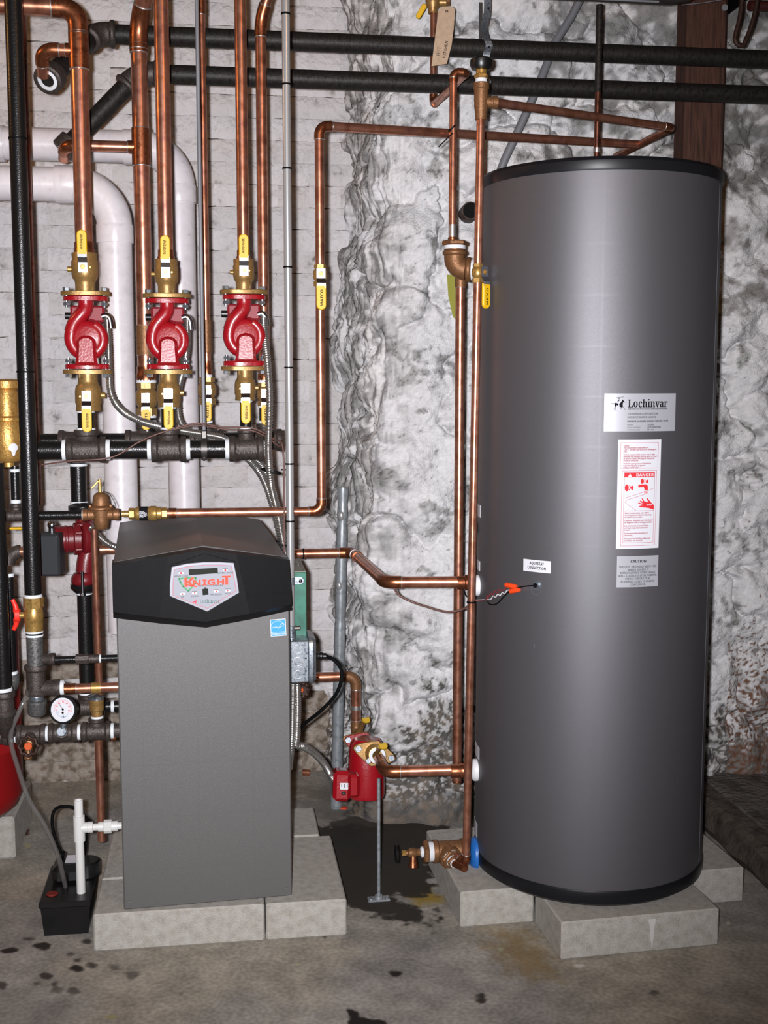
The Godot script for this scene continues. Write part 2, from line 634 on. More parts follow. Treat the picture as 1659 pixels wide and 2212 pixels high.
# ---------------------------------------------------------------- camera, light, room
func make_camera_and_light() -> void:
	var cam := Camera3D.new()
	cam.name = "camera"
	cam.position = Vector3(0, EYE, 0)
	cam.rotation = Vector3(-PITCH, -YAW, 0)
	cam.rotation_order = EULER_ORDER_YXZ
	cam.fov = rad_to_deg(2.0 * atan(1106.0 / F))
	cam.near = 0.05
	cam.far = 40.0
	cam.current = true
	add_child(cam)
	var we := WorldEnvironment.new()
	we.name = "environment"
	var e := Environment.new()
	e.background_mode = Environment.BG_COLOR
	e.background_color = Color.BLACK
	e.tonemap_mode = Environment.TONE_MAPPER_LINEAR
	e.tonemap_exposure = 1.0
	e.sdfgi_enabled = true
	e.ssao_enabled = true
	e.ssil_enabled = true
	we.environment = e
	add_child(we)
	# the camera's own flash: the pipes throw thin shadows to the right, so it sits a hand's breadth left of the lens
	var fl := SpotLight3D.new()
	fl.name = "camera_flash"
	fl.position = Vector3(-0.05, EYE + 0.015, 0.0)
	fl.rotation_order = EULER_ORDER_YXZ
	fl.rotation = Vector3(-0.04, -YAW + 0.085, 0)
	fl.light_color = Color(0.985, 0.98, 1.0)
	fl.light_energy = 14.0
	fl.light_size = 0.018
	fl.spot_range = 30.0
	fl.spot_attenuation = 2.0
	fl.spot_angle = 40.0
	fl.spot_angle_attenuation = 1.0
	fl.shadow_enabled = true
	add_child(fl)


func ceiling_lamp(where: Vector3, label: String, energy: float) -> void:
	var o := thing("ceiling_lamp", label, "lamp", Vector3(where.x, CEIL, where.z), "bare bulbs on the ceiling")
	part(o, "lamp_holder", M.new().lathe(lift(Vector3(where.x, where.y + 0.05, where.z)), v2([0, 0, 0.02, 0, 0.024, 0.03, 0.05, 0.05, 0.055, CEIL - where.y - 0.05]), 16), mats.white_plastic)
	var glow := StandardMaterial3D.new()
	glow.resource_name = "bulb_glow"
	glow.albedo_color = Color(1, 0.85, 0.6)
	glow.emission_enabled = true
	glow.emission = Color(1.0, 0.72, 0.4)
	glow.emission_energy_multiplier = 12.0
	part(o, "light_bulb", M.new().lathe(lift(where), v2([0, -0.05, 0.02, -0.045, 0.032, -0.025, 0.034, -0.005, 0.026, 0.025, 0.015, 0.05, 0, 0.05]), 16, 1.0), glow)
	var l := OmniLight3D.new()
	l.name = "bulb_light"
	l.position = where - o.position
	l.light_color = Color(1.0, 0.72, 0.42)
	l.light_energy = energy
	l.light_size = 0.03
	l.omni_range = 20.0
	l.omni_attenuation = 2.0
	l.shadow_enabled = true
	o.add_child(l)


func make_brick_wall() -> void:
	var rng := RandomNumberGenerator.new()
	rng.seed = 41
	var zf := -3.85
	var w := setting("wall_back", M.new().box(lift(Vector3(-1.05, CEIL / 2, zf - 0.106)), Vector3(3.2, CEIL, 0.2), 0.0), stuff("joint_paint", Color("c2bfbc"), 0.0, 0.9, patches(0.02, 81, [[0.0, Color("46423e")], [0.36, Color("7e7872")], [0.5, Color("d8d4d0")], [1.0, Color("ffffff")]], 512, 4), 1.4, relief(0.08, 82, 5.0), 0.6))
	var tint := [Color("cccacb"), Color("c7c5c5"), Color("d0cecf"), Color("c8c5c4")]
	var skins := []
	for i in 4:
		var s := stuff("brick_paint_%d" % i, tint[i], 0.0, 0.8, patches(0.014, 83 + i, [[0.0, Color("7e7974")], [0.13, Color("c8c5c2")], [0.22, Color("eceae8")], [0.4, Color("f8f6f5")], [0.93, Color("ffffff")], [1.0, Color("c4b8ac")]], 512, 6), 1.6, relief(0.04, 88 + i, 7.0, 512, 6), 0.85)
		skins.append(s)
	var stained := stuff("brick_stained", Color("a39c93"), 0.0, 0.85, patches(0.02, 97, [[0.0, Color("84766a")], [0.3, Color("b4a89c")], [0.5, Color("e0dad4")], [1.0, Color("ffffff")]], 512, 5), 2.4, relief(0.05, 98, 6.0, 512, 5), 0.7)
	# eight worn, thickly painted brick faces, shared by all the bricks
	var bh := 0.0687
	var shapes := []
	var kits := []
	var rest := M.new()
	var nz := noise(14.0, 5, 3)
	for k in 10:
		var bw := 0.2 if k < 8 else 0.098
		var m := M.new()
		var nx := 7 if k < 8 else 4
		var ny := 4
		var pts := []
		for j in ny + 1:
			for i in nx + 1:
				var u := float(i) / nx - 0.5
				var q := float(j) / ny - 0.5
				var px := u * (bw + 0.004)
				var py := q * (bh - 0.0013)
				var rim := maxf(pow(absf(u) * 2.0, 8.0) * 0.22, pow(absf(q) * 2.0, 6.0))
				var z := -0.0055 * rim + nz.get_noise_3d(px, py, k * 3.1) * 0.006
				if rim > 0.9:
					px += nz.get_noise_3d(px * 2, py * 2, k + 40.0) * 0.005
					py += nz.get_noise_3d(px * 2, py * 2, k + 60.0) * 0.0035 * signf(q)
				pts.append(Vector3(px, py, z))
		for p in pts:
			m.vert(p, Vector3.BACK)
		for j in ny + 1:
			for i in nx + 1:
				var a: Vector3 = pts[j * (nx + 1) + mini(i + 1, nx)] - pts[j * (nx + 1) + maxi(i - 1, 0)]
				var b: Vector3 = pts[mini(j + 1, ny) * (nx + 1) + i] - pts[maxi(j - 1, 0) * (nx + 1) + i]
				m.n[j * (nx + 1) + i] = a.cross(b).normalized()
		for j in ny:
			for i in nx:
				var f := j * (nx + 1) + i
				m.t3(f, f + 1, f + nx + 2)
				m.t3(f, f + nx + 2, f + nx + 1)
		shapes.append(m.mesh())
		kits.append(m)
	var rows := int(CEIL / bh)
	for r in rows:
		var header := r % 6 == 3
		var step := 0.1 if header else 0.203
		var x := 0.6 - (0.0 if r % 2 else step * 0.5)
		while x > -2.55:
			if x - step > 0.46:
				x -= step
				continue
			if x < -0.8:
				var q: M = kits[rng.randi_range(8, 9)] if header else kits[rng.randi_range(0, 7)]
				var f := rest.v.size()
				for k in q.v.size():
					rest.vert(q.v[k] + Vector3(x - step / 2, (r + 0.5) * bh, zf + 0.003 + 0.0015 * sin(x * 40.0 + r)), q.n[k])
				for k in q.ix:
					rest.ix.append(k + f)
				x -= step
				continue
			var o := MeshInstance3D.new()
			o.name = "brick"
			o.mesh = shapes[rng.randi_range(8, 9)] if header else shapes[rng.randi_range(0, 7)]
			o.position = Vector3(x - step / 2, (r + 0.5) * bh, zf + 0.003 + rng.randf_range(-0.0018, 0.0018)) - w.position
			o.rotation = Vector3(rng.randf_range(-0.014, 0.014), rng.randf_range(-0.008, 0.008), rng.randf_range(-0.008, 0.008))
			o.set_surface_override_material(0, stained if r < 4 or (r < 6 and rng.randf() < 0.4) else skins[rng.randi_range(0, 3)])
			w.add_child(o, true)
			x -= step
	part(w, "bricks_beyond", rest, skins[0]).set_meta("kind", "stuff")


func make_stone_wall() -> void:
	# plan of the face: the return beside the brick wall, a soft corner, then the long face to the right
	var plan := [Vector2(0.405, -3.9), Vector2(0.425, -3.72), Vector2(0.44, -3.55), Vector2(0.468, -3.46), Vector2(0.52, -3.41), Vector2(0.7, -3.405), Vector2(1.2, -3.42), Vector2(1.7, -3.45), Vector2(2.35, -3.48)]
	var cv := Curve2D.new()
	cv.bake_interval = 0.005
	for i in plan.size():
		var l: Vector2 = (plan[mini(i + 1, plan.size() - 1)] - plan[maxi(i - 1, 0)]) / 6.0
		cv.add_point(plan[i], -l, l)
	var total := cv.get_baked_length()
	var ds := 0.0045
	var ns := int(total / ds)
	var ny := int(CEIL / ds)
	var base := PackedVector2Array()
	var outw := PackedVector2Array()
	for i in ns + 1:
		var s := total * i / ns
		base.append(cv.sample_baked(s))
		var d := (cv.sample_baked(minf(s + 0.03, total)) - cv.sample_baked(maxf(s - 0.03, 0.0))).normalized()
		outw.append(Vector2(-d.y, d.x))
	var cell := noise(3.6, 17, 1, FastNoiseLite.TYPE_CELLULAR)
	cell.cellular_return_type = FastNoiseLite.RETURN_DISTANCE2_SUB
	cell.cellular_jitter = 0.95
	var ident := noise(3.6, 17, 1, FastNoiseLite.TYPE_CELLULAR)
	ident.cellular_return_type = FastNoiseLite.RETURN_CELL_VALUE
	ident.cellular_jitter = 0.95
	var warp := noise(6.0, 19, 3)
	var lump := noise(4.2, 23, 2)
	var rough := noise(26.0, 29, 4)
	var fine := noise(90.0, 31, 2)
	var crack := noise(7.0, 37, 3)
	crack.fractal_type = FastNoiseLite.FRACTAL_RIDGED
	var thin := noise(13.0, 38, 3)
	thin.fractal_type = FastNoiseLite.FRACTAL_RIDGED
	var dirt := noise(5.5, 43, 5)
	var soot := noise(22.0, 47, 4)
	var streak := noise(1.0, 53, 4)
	var spots := noise(60.0, 59, 2)
	var pos := PackedVector3Array()
	var col := PackedColorArray()
	var owner_of := PackedInt32Array()
	pos.resize((ns + 1) * (ny + 1))
	col.resize(pos.size())
	owner_of.resize(pos.size())
	var white := Color(0.68, 0.67, 0.67)
	var grey := Color(0.20, 0.195, 0.185)
	var dark := Color(0.052, 0.048, 0.042)
	var brown := Color(0.12, 0.085, 0.052)
	var rusty := Color(0.16, 0.075, 0.045)
	for j in ny + 1:
		var y := CEIL * j / ny
		for i in ns + 1:
			var s := total * i / ns
			var ws := s + warp.get_noise_2d(s, y) * 0.07
			var wy := y * 1.35 + warp.get_noise_2d(s + 9.0, y) * 0.07
			var gap := cell.get_noise_2d(ws, wy) + 1.0          # 0 at a joint
			var joint := clampf(1.0 - gap / 0.16, 0.0, 1.0) * smoothstep(-0.35, 0.25, lump.get_noise_2d(s * 0.7 + 3.0, y * 0.7))
			var id := int((ident.get_noise_2d(ws, wy) + 1.0) * 40.0)
			var band := 1.0 - smoothstep(0.42, 0.62, s)
			var rg := rough.get_noise_2d(s, y * 1.2)
			var fn := fine.get_noise_2d(s, y)
			var cr := crack.get_noise_2d(s * 0.9, y * 1.5)
			var line := smoothstep(0.80, 0.95, cr) * smoothstep(0.0, 0.3, soot.get_noise_2d(s * 0.35 + 5.0, y * 0.35))
			var st := streak.get_noise_2d(s * 34.0, y * 3.0)
			var hair := smoothstep(0.86, 0.97, thin.get_noise_2d(s, y * 1.3)) * smoothstep(0.02, 0.25, soot.get_noise_2d(s * 0.5 + 2.0, y * 0.5))
			var z := minf(gap, 0.7) * 0.045 * (1.0 - 0.7 * band) - hair * 0.005 + lump.get_noise_2d(s, y) * 0.035 - joint * 0.02 + rg * 0.0055 * (0.35 + clampf(lump.get_noise_2d(s + 5.0, y) + 0.5, 0.0, 1.0)) + fn * 0.0016 - line * 0.012
			z += band * (st * 0.012 + lump.get_noise_2d(s * 2.0, y * 0.8 + 4.0) * 0.012 + streak.get_noise_2d(s * 90.0, y * 7.0) * 0.006) + ((id * 7) % 11) * 0.0018
			z += 0.05 * (1.0 - smoothstep(0.0, 0.35, y)) + 0.03 * sin(y * 2.1)
			var b := base[i]
			var o := outw[i]
			var k := j * (ns + 1) + i
			pos[k] = Vector3(b.x + o.x * z, y, b.y + o.y * z)
			owner_of[k] = id
			# grime: ragged patches with edges of their own
			var dn := dirt.get_noise_2d(s, y * 1.2)
			var sn := soot.get_noise_2d(s, y)
			var w := white.lerp(Color(0.6, 0.595, 0.595), clampf(rg * 0.7 + 0.5, 0.0, 1.0))
			var g := smoothstep(0.27, 0.5, dn + sn * 0.5)
			var st2 := streak.get_noise_2d(s * 80.0, y * 6.0)
			w = w.lerp(grey, g * 0.65)
			w = w.lerp(Color(0.37, 0.36, 0.35).lerp(Color(0.15, 0.145, 0.14), smoothstep(-0.12, 0.32, st * 0.7 + st2 * 0.7 + sn * 0.3)), band * smoothstep(-0.3, 0.02, dn + sn * 0.5 + st2 * 0.3) * 0.92)
			w = w.lerp(dark, hair * 0.7)
			w *= 1.0 + fn * 0.16
			w = w.lerp(dark, line * 0.75)
			w = w.lerp(dark, joint * smoothstep(-0.05, 0.3, sn) * 0.5)
			# black specks of old coal dust, thickest in blotches round x 0.6 .. 0.75 half way up
			w = w.lerp(dark, smoothstep(0.38, 0.54, fn * 0.5 + sn * 0.55 + dn * 0.35) * 0.7)
			# rising damp: mould that has eaten the whitewash, with a torn upper edge and islands of paint left
			var low := 0.30 + 0.14 * lump.get_noise_2d(s * 0.8 + 7.0, 2.0) - 0.1 * smoothstep(1.3, 1.6, s)
			var mould := smoothstep(-0.06, 0.08, (low - y) * 1.6 + sn * 0.30 + dn * 0.30 + fn * 0.12)
			w = w.lerp(brown.lerp(dark, clampf(0.62 + sn * 1.3, 0.0, 1.0)), mould * 0.93)
			# flakes of whitewash that still cling to the damp foot of the wall
			var flake := smoothstep(0.12, 0.2, rough.get_noise_2d(s * 1.6 + 3.0, y * 1.6) + fn * 0.35 + dn * 0.25)
			w = w.lerp(Color(0.5, 0.49, 0.48), flake * mould * smoothstep(0.03, 0.12, y) * 0.85)
			# bare stone and rust spots on the right, beyond the tank, greyer higher up
			if s > 1.55:
				var rn := smoothstep(0.1, 0.3, (0.42 - y) * 1.3 + dn * 0.6 + sn * 0.3)
				w = w.lerp(rusty.lerp(grey, clampf(0.5 + sn * 1.5, 0.0, 1.0)), rn * 0.85)
				w = w.lerp(rusty, smoothstep(0.42, 0.55, spots.get_noise_2d(s, y) + 0.62 * smoothstep(0.75, 0.3, y) - 0.26))
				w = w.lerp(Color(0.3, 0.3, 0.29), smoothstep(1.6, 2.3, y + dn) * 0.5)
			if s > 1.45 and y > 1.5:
				w = w.lerp(grey.lerp(brown, 0.25), smoothstep(-0.25, 0.2, dn + sn * 0.5 + (y - 1.9) * 0.6) * 0.75)  # soot patches, plus the flash falloff of this corner painted into the colour
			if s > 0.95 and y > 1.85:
				w = w.lerp(Color(0.16, 0.155, 0.145), smoothstep(-0.25, 0.3, dn + sn * 0.6 + (y - 2.05) * 0.7) * 0.8)  # real soot and the dimming flash, both darkened into the whitewash here
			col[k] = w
	var nor := PackedVector3Array()
	nor.resize(pos.size())
	for j in ny + 1:
		for i in ns + 1:
			var a := pos[j * (ns + 1) + mini(i + 1, ns)] - pos[j * (ns + 1) + maxi(i - 1, 0)]
			var b := pos[mini(j + 1, ny) * (ns + 1) + i] - pos[maxi(j - 1, 0) * (ns + 1) + i]
			nor[j * (ns + 1) + i] = a.cross(b).normalized()
	# each stone is a part; neighbours share their edges
	var bins := {}
	for j in ny:
		for i in ns:
			var k := j * (ns + 1) + i
			var key := owner_of[k] * 100 + int(i * ds / 0.45) * 7 + int(j * ds / 0.45)
			if not bins.has(key):
				bins[key] = [PackedInt32Array()]
			bins[key][0].append(k)
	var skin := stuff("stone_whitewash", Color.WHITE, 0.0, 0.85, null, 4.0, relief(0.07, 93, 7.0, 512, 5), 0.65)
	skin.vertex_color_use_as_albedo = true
	var back := M.new().box(lift(Vector3(1.46, CEIL / 2, -3.78)), Vector3(1.86, CEIL, 0.3), 0.0)
	var w_o := setting("wall_back_right", back, mats.room_paint)
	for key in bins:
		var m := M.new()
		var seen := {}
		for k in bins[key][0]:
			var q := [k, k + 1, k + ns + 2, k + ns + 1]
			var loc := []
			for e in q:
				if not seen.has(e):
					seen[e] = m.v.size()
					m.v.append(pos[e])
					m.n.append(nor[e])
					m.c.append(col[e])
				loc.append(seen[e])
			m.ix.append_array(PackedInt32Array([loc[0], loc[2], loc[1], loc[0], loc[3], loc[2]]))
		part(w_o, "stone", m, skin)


func blot(img: PackedByteArray, w: int, h: int, x0: float, z0: float, cell: float, poly: Array, col: Color, soft: float, ragged: float, nz: FastNoiseLite, most := 1.0) -> void:
	var pv := PackedVector2Array(poly)
	var lo := pv[0]
	var hi := pv[0]
	for p in pv:
		lo = lo.min(p)
		hi = hi.max(p)
	var pad := ragged + soft
	for j in range(maxi(0, int((lo.y - pad - z0) / cell)), mini(h, int((hi.y + pad - z0) / cell) + 1)):
		for i in range(maxi(0, int((lo.x - pad - x0) / cell)), mini(w, int((hi.x + pad - x0) / cell) + 1)):
			var p := Vector2(x0 + i * cell, z0 + j * cell)
			var d := 9.0
			for e in pv.size():
				var q := Geometry2D.get_closest_point_to_segment(p, pv[e], pv[(e + 1) % pv.size()])
				d = minf(d, p.distance_to(q))
			if Geometry2D.is_point_in_polygon(p, pv):
				d = -d
			d += nz.get_noise_2d(p.x, p.y) * ragged
			var a := (1.0 - smoothstep(-soft, soft, d)) * most
			if a > 0.0:
				var k := (j * w + i) * 3
				img[k] = int(lerpf(img[k], col.r8, a))
				img[k + 1] = int(lerpf(img[k + 1], col.g8, a))
				img[k + 2] = int(lerpf(img[k + 2], col.b8, a))


func make_floor() -> void:
	var x0 := -1.3
	var z0 := -4.0
	var cell := 0.0028
	var w := 1300
	var h := 940
	var n1 := noise(2.2, 101, 5)
	var n2 := noise(9.0, 103, 4)
	var n3 := noise(70.0, 107, 2)
	var n4 := noise(1.3, 109, 3)
	var img := PackedByteArray()
	img.resize(w * h * 3)
	var a := Color("99958e")
	var b := Color("84817c")
	var t := Color("9b9485")
	for j in h:
		for i in w:
			var x := x0 + i * cell
			var z := z0 + j * cell
			var c := a.lerp(b, clampf(0.5 + n1.get_noise_2d(x, z) * 1.3, 0.0, 1.0))
			c = c.lerp(t, clampf(n4.get_noise_2d(x, z) * 1.6 + 0.1, 0.0, 0.7))
			var k := 1.0 + n2.get_noise_2d(x, z) * 0.16 + n3.get_noise_2d(x, z) * 0.14
			var q := (j * w + i) * 3
			img[q] = clampi(int(c.r8 * k), 0, 255)
			img[q + 1] = clampi(int(c.g8 * k), 0, 255)
			img[q + 2] = clampi(int(c.b8 * k), 0, 255)
	var edge := noise(16.0, 113, 4)
	var outline := func(px: Array) -> Array:
		var o := []
		for i in range(0, px.size(), 2):
			var p := aty(px[i], px[i + 1], 0.0)
			o.append(Vector2(p.x, p.z))
		return o
	# ochre stains
	blot(img, w, h, x0, z0, cell, outline.call([1060, 2010, 1130, 2012, 1180, 2060, 1190, 2110, 1120, 2105, 1075, 2060]), Color("80683f"), 0.05, 0.05, edge, 0.6)
	blot(img, w, h, x0, z0, cell, outline.call([870, 1925, 930, 1915, 955, 1945, 900, 1960]), Color("8f7428"), 0.02, 0.03, edge, 0.8)
	# the wet, blackened patch between the boiler and the tank
	blot(img, w, h, x0, z0, cell, outline.call([690, 1790, 770, 1750, 900, 1770, 1010, 1795, 930, 1850, 935, 1930, 870, 1935, 850, 1945, 925, 1965, 925, 2008, 880, 1990, 800, 1975, 745, 1955, 700, 1890]), Color("2a2723"), 0.014, 0.05, edge, 0.9)
	blot(img, w, h, x0, z0, cell, outline.call([640, 1700, 760, 1700, 800, 1780, 700, 1780]), Color("5a564f"), 0.05, 0.05, edge, 0.5)
	blot(img, w, h, x0, z0, cell, outline.call([748, 2180, 768, 2186, 775, 2196, 830, 2204, 830, 2230, 755, 2230]), Color("1b1917"), 0.004, 0.008, edge, 0.95)
	# drips and oil spots
	for s in [[20, 2052, 17, 5, 0.9], [88, 2043, 20, 7, 0.85], [188, 2034, 9, 6, 0.7], [164, 2093, 13, 8, 0.9], [195, 2083, 12, 6, 0.7], [245, 2088, 13, 7, 0.4], [281, 2106, 15, 9, 0.45], [98, 2108, 11, 6, 0.7], [77, 2125, 9, 5, 0.5], [122, 2138, 10, 6, 0.4], [157, 2140, 9, 5, 0.5], [166, 2074, 6, 3, 0.7], [150, 2060, 8, 3, 0.5], [389, 2145, 6, 3, 0.6], [404, 2064, 4, 2, 0.8], [852, 2103, 11, 4, 0.95], [1040, 2155, 9, 12, 0.8], [4, 2128, 8, 7, 0.6], [116, 2126, 5, 4, 0.6], [62, 2028, 14, 4, 0.5], [700, 2025, 5, 3, 0.7], [1410, 2145, 7, 5, 0.5], [952, 1983, 3, 2, 0.9]]:
		var o := []
		for k in 10:
			o.append(s[0] + cos(TAU * k / 10) * s[2])
			o.append(s[1] + sin(TAU * k / 10) * s[3])
		blot(img, w, h, x0, z0, cell, outline.call(o), Color("211d1a"), 0.006, 0.012, edge, s[4])
	for s in [[57, 1826, 8, 5, "a39a78"], [240, 2196, 14, 5, "8f8a66"], [1571, 1994, 7, 3, "c4bca8"], [642, 2083, 6, 2, "a4ac84"], [1250, 2085, 9, 3, "c8c4ba"], [55, 1798, 10, 7, "4a2c26"], [1080, 2050, 6, 4, "9a9c80"]]:
		var o := []
		for k in 8:
			o.append(s[0] + cos(TAU * k / 8) * s[2])
			o.append(s[1] + sin(TAU * k / 8) * s[3])
		blot(img, w, h, x0, z0, cell, outline.call(o), Color(s[4]), 0.004, 0.008, edge, 0.9)
	var tex := ImageTexture.create_from_image(Image.create_from_data(w, h, false, Image.FORMAT_RGB8, img))
	var m := StandardMaterial3D.new()
	m.resource_name = "floor_concrete"
	m.albedo_texture = tex
	m.roughness = 0.72
	m.heightmap_enabled = false
	m.uv1_triplanar = true
	m.uv1_world_triplanar = true
	m.uv1_triplanar_sharpness = 8.0
	m.uv1_scale = Vector3(1.0 / (w * cell), 1.0, 1.0 / (h * cell))
	m.uv1_offset = Vector3(-x0 / (w * cell), 0, -z0 / (h * cell))
	m.metallic_specular = 0.35
	setting("floor", M.new().box(lift(Vector3(0.2, -0.05, -0.6)), Vector3(6.0, 0.1, 7.0), 0.0), m)


func make_room() -> void:
	make_floor()
	make_brick_wall()
	make_stone_wall()
	setting("ceiling", M.new().box(lift(Vector3(0.2, CEIL + 0.05, -0.6)), Vector3(6.0, 0.1, 7.0), 0.0), mats.ceiling_boards)
	setting("wall_left", M.new().box(lift(Vector3(-2.7, CEIL / 2, -0.6)), Vector3(0.2, CEIL, 7.0), 0.0), mats.room_paint)
	setting("wall_right", M.new().box(lift(Vector3(2.5, CEIL / 2, -0.6)), Vector3(0.2, CEIL, 7.0), 0.0), mats.room_paint)
	setting("wall_front", M.new().box(lift(Vector3(0.2, CEIL / 2, 2.8)), Vector3(6.0, CEIL, 0.2), 0.0), mats.room_paint)
	# a low slab along the right side, held by an old plank
	var nzr := noise(9.0, 121, 3)
	var slab := M.new().box(lift(Vector3(1.93, 0.045, -2.15)), Vector3(0.93, 0.09, 2.5), 0.006)
	setting("floor_slab", slab, mats.old_concrete)
	var pl := M.new()
	var rows := []
	for k in 41:
		var z := -3.36 + k * 0.05
		var wob := nzr.get_noise_2d(z, 1.0) * 0.02
		rows.append([Vector3(1.392 + wob * 0.4, 0.0, z), Vector3(1.372 + wob, 0.03, z), Vector3(1.382 + wob * 0.5, 0.082 + wob * 0.3, z), Vector3(1.40, 0.098, z), Vector3(1.452, 0.096, z), Vector3(1.458, 0.0, z)])
	for k in 40:
		for e in 5:
			pl.flat([rows[k][e], rows[k][e + 1], rows[k + 1][e + 1], rows[k + 1][e]], Vector3(-1, 0.5, 0) if e < 3 else (Vector3.UP if e == 3 else Vector3.RIGHT))
	setting("trim_1", pl, stuff("plank", Color("5d564e"), 0.0, 0.9, patches(0.012, 123, [[0.0, Color("6e645c")], [0.5, Color("e0d8d0")], [1.0, Color("ffffff")]], 512, 5), 2.4, relief(0.04, 124, 6.0, 512, 4), 0.7))
	# the timber post behind the tank, the pipe in the wall and what hangs from the ceiling on the right
	var p0 := at(1513, 200, 3.33)
	var post := M.new().box(lift(Vector3(p0.x, CEIL / 2 - 0.001, -3.335)), Vector3(0.118, CEIL, 0.09), 0.008)
	single("timber_post", "dark brown timber post standing behind the grey tank", "post", post, mats.old_wood)


# ---------------------------------------------------------------- plumbing kit
func ring_at(o: Node3D, called: String, p: Vector3, dir: Vector3, r: float, w: float, mat: Material) -> MeshInstance3D:
	var k := w * 0.3
	return part(o, called, M.new().lathe(along(p - dir.normalized() * w / 2, dir), [Vector2(r - w * 0.8, 0), Vector2(r - k, 0), Vector2(r, k), Vector2(r, w - k), Vector2(r - k, w), Vector2(r - w * 0.8, w)], 20, 1.2), mat)


func pipe_between(o: Node3D, called: String, a: Vector3, b: Vector3, r: float, mat: Material, seg := 20) -> MeshInstance3D:
	return part(o, called, M.new().tube([a, b], r, seg), mat)


# a soldered run: straight pipes, an elbow at every bend, a bright solder ring at every joint
func copper_run(o: Node3D, pts: Array, r: float, mat: Material, fit: Material, rings := true) -> void:
	var ends := []
	for i in pts.size():
		var reach := r * 1.9
		if i == 0 or i == pts.size() - 1:
			ends.append([pts[i], pts[i]])
			continue
		var a: Vector3 = pts[i - 1]
		var b: Vector3 = pts[i]
		var c: Vector3 = pts[i + 1]
		reach = minf(reach, minf(a.distance_to(b), b.distance_to(c)) * 0.45)
		var d0 := (a - b).normalized()
		var d1 := (c - b).normalized()
		var bend := arc_of(a, b, c, reach)
		bend.push_front(bend[0] + d0 * r * 0.9)
		bend.append(bend[-1] + d1 * r * 0.9)
		part(o, "elbow", M.new().tube(bend, r * 1.12, 18), fit)
		if rings:
			ring_at(o, "solder_ring", bend[0], d0, r * 1.13, r * 0.22, mats.solder)
			ring_at(o, "solder_ring", bend[-1], d1, r * 1.13, r * 0.22, mats.solder)
		ends.append([b + d0 * reach, b + d1 * reach])
	for i in pts.size() - 1:
		pipe_between(o, "pipe", ends[i][1], ends[i + 1][0], r, mat)


func coupling(o: Node3D, p: Vector3, dir: Vector3, r: float, length: float, fit: Material, rings := true) -> void:
	var d := dir.normalized()
	part(o, "coupling", M.new().lathe(along(p - d * length / 2, d), [Vector2(r * 0.9, 0), Vector2(r * 1.12, 0), Vector2(r * 1.13, length * 0.5), Vector2(r * 1.12, length), Vector2(r * 0.9, length)], 20), fit)
	if rings:
		for s in [-0.5, 0.5]:
			ring_at(o, "solder_ring", p + d * length * s, d, r * 1.12, r * 0.2, mats.solder)


func copper_tee(o: Node3D, p: Vector3, dir: Vector3, side: Vector3, r: float, half: float, reach: float, fit: Material, rs := -1.0) -> void:
	var d := dir.normalized()
	var s := side.normalized()
	if rs < 0.0:
		rs = r
	var m := M.new().lathe(along(p - d * half, d), [Vector2(r * 0.9, 0), Vector2(r * 1.13, 0), Vector2(r * 1.13, half * 2), Vector2(r * 0.9, half * 2)], 20)
	m.lathe(along(p, s), [Vector2(rs * 1.13, 0), Vector2(rs * 1.13, reach), Vector2(rs * 0.9, reach)], 18)
	part(o, "tee", m, fit)
	for e in [[p - d * half, d, r], [p + d * half, d, r], [p + s * reach, s, rs]]:
		ring_at(o, "solder_ring", e[0], e[1], e[2] * 1.13, e[2] * 0.2, mats.solder)


# a banded threaded iron tee; r is the pipe's radius
func iron_tee(o: Node3D, p: Vector3, dir: Vector3, side: Vector3, r: float, half: float, reach: float, mat: Material, word := "", rs := -1.0) -> MeshInstance3D:
	var d := dir.normalized()
	var s := side.normalized()
	if rs < 0.0:
		rs = r
	var bl := r * 0.55
	var R := r * 1.22
	var B := r * 1.42
	var prof := [Vector2(r * 0.9, 0), Vector2(B * 0.96, 0), Vector2(B, r * 0.1), Vector2(B, bl), Vector2(B * 0.95, bl + r * 0.1), Vector2(R, bl + r * 0.25), Vector2(R, half * 2 - bl - r * 0.25), Vector2(B * 0.95, half * 2 - bl - r * 0.1), Vector2(B, half * 2 - bl), Vector2(B, half * 2 - r * 0.1), Vector2(B * 0.96, half * 2), Vector2(r * 0.9, half * 2)]
	var m := M.new().lathe(along(p - d * half, d), prof, 24, 0.6)
	if reach > 0.0:
		var rr := rs * 1.22
		var bb := rs * 1.42
		m.lathe(along(p, s), [Vector2(rr * 1.25, R * 0.8), Vector2(rr, R * 1.15), Vector2(rr, reach - rs * 0.8), Vector2(bb, reach - rs * 0.6), Vector2(bb, reach - rs * 0.1), Vector2(bb * 0.95, reach), Vector2(rs * 0.9, reach)], 24, 0.6)
	var t := part(o, "tee_fitting", m, mat)
	if word != "":
		var z := Vector3.BACK
		var w := M.new().words(Transform3D(Basis(-Vector3.RIGHT, -Vector3.UP, z), p + z * (R - 0.001) - Vector3.UP * r * 0.15), face(false, true), word, r * 0.58, 0.0034)
		part(t, "raised_lettering", w, mat)
	return t


func tape_at(o: Node3D, p: Vector3, dir: Vector3, r: float, w: float) -> void:
	part(o, "thread_tape", M.new().lathe(along(p - dir.normalized() * w / 2, dir), [Vector2(r * 0.85, 0), Vector2(r * 1.04, 0), Vector2(r * 1.07, w * 0.4), Vector2(r * 1.03, w), Vector2(r * 0.85, w)], 20), mats.tape)


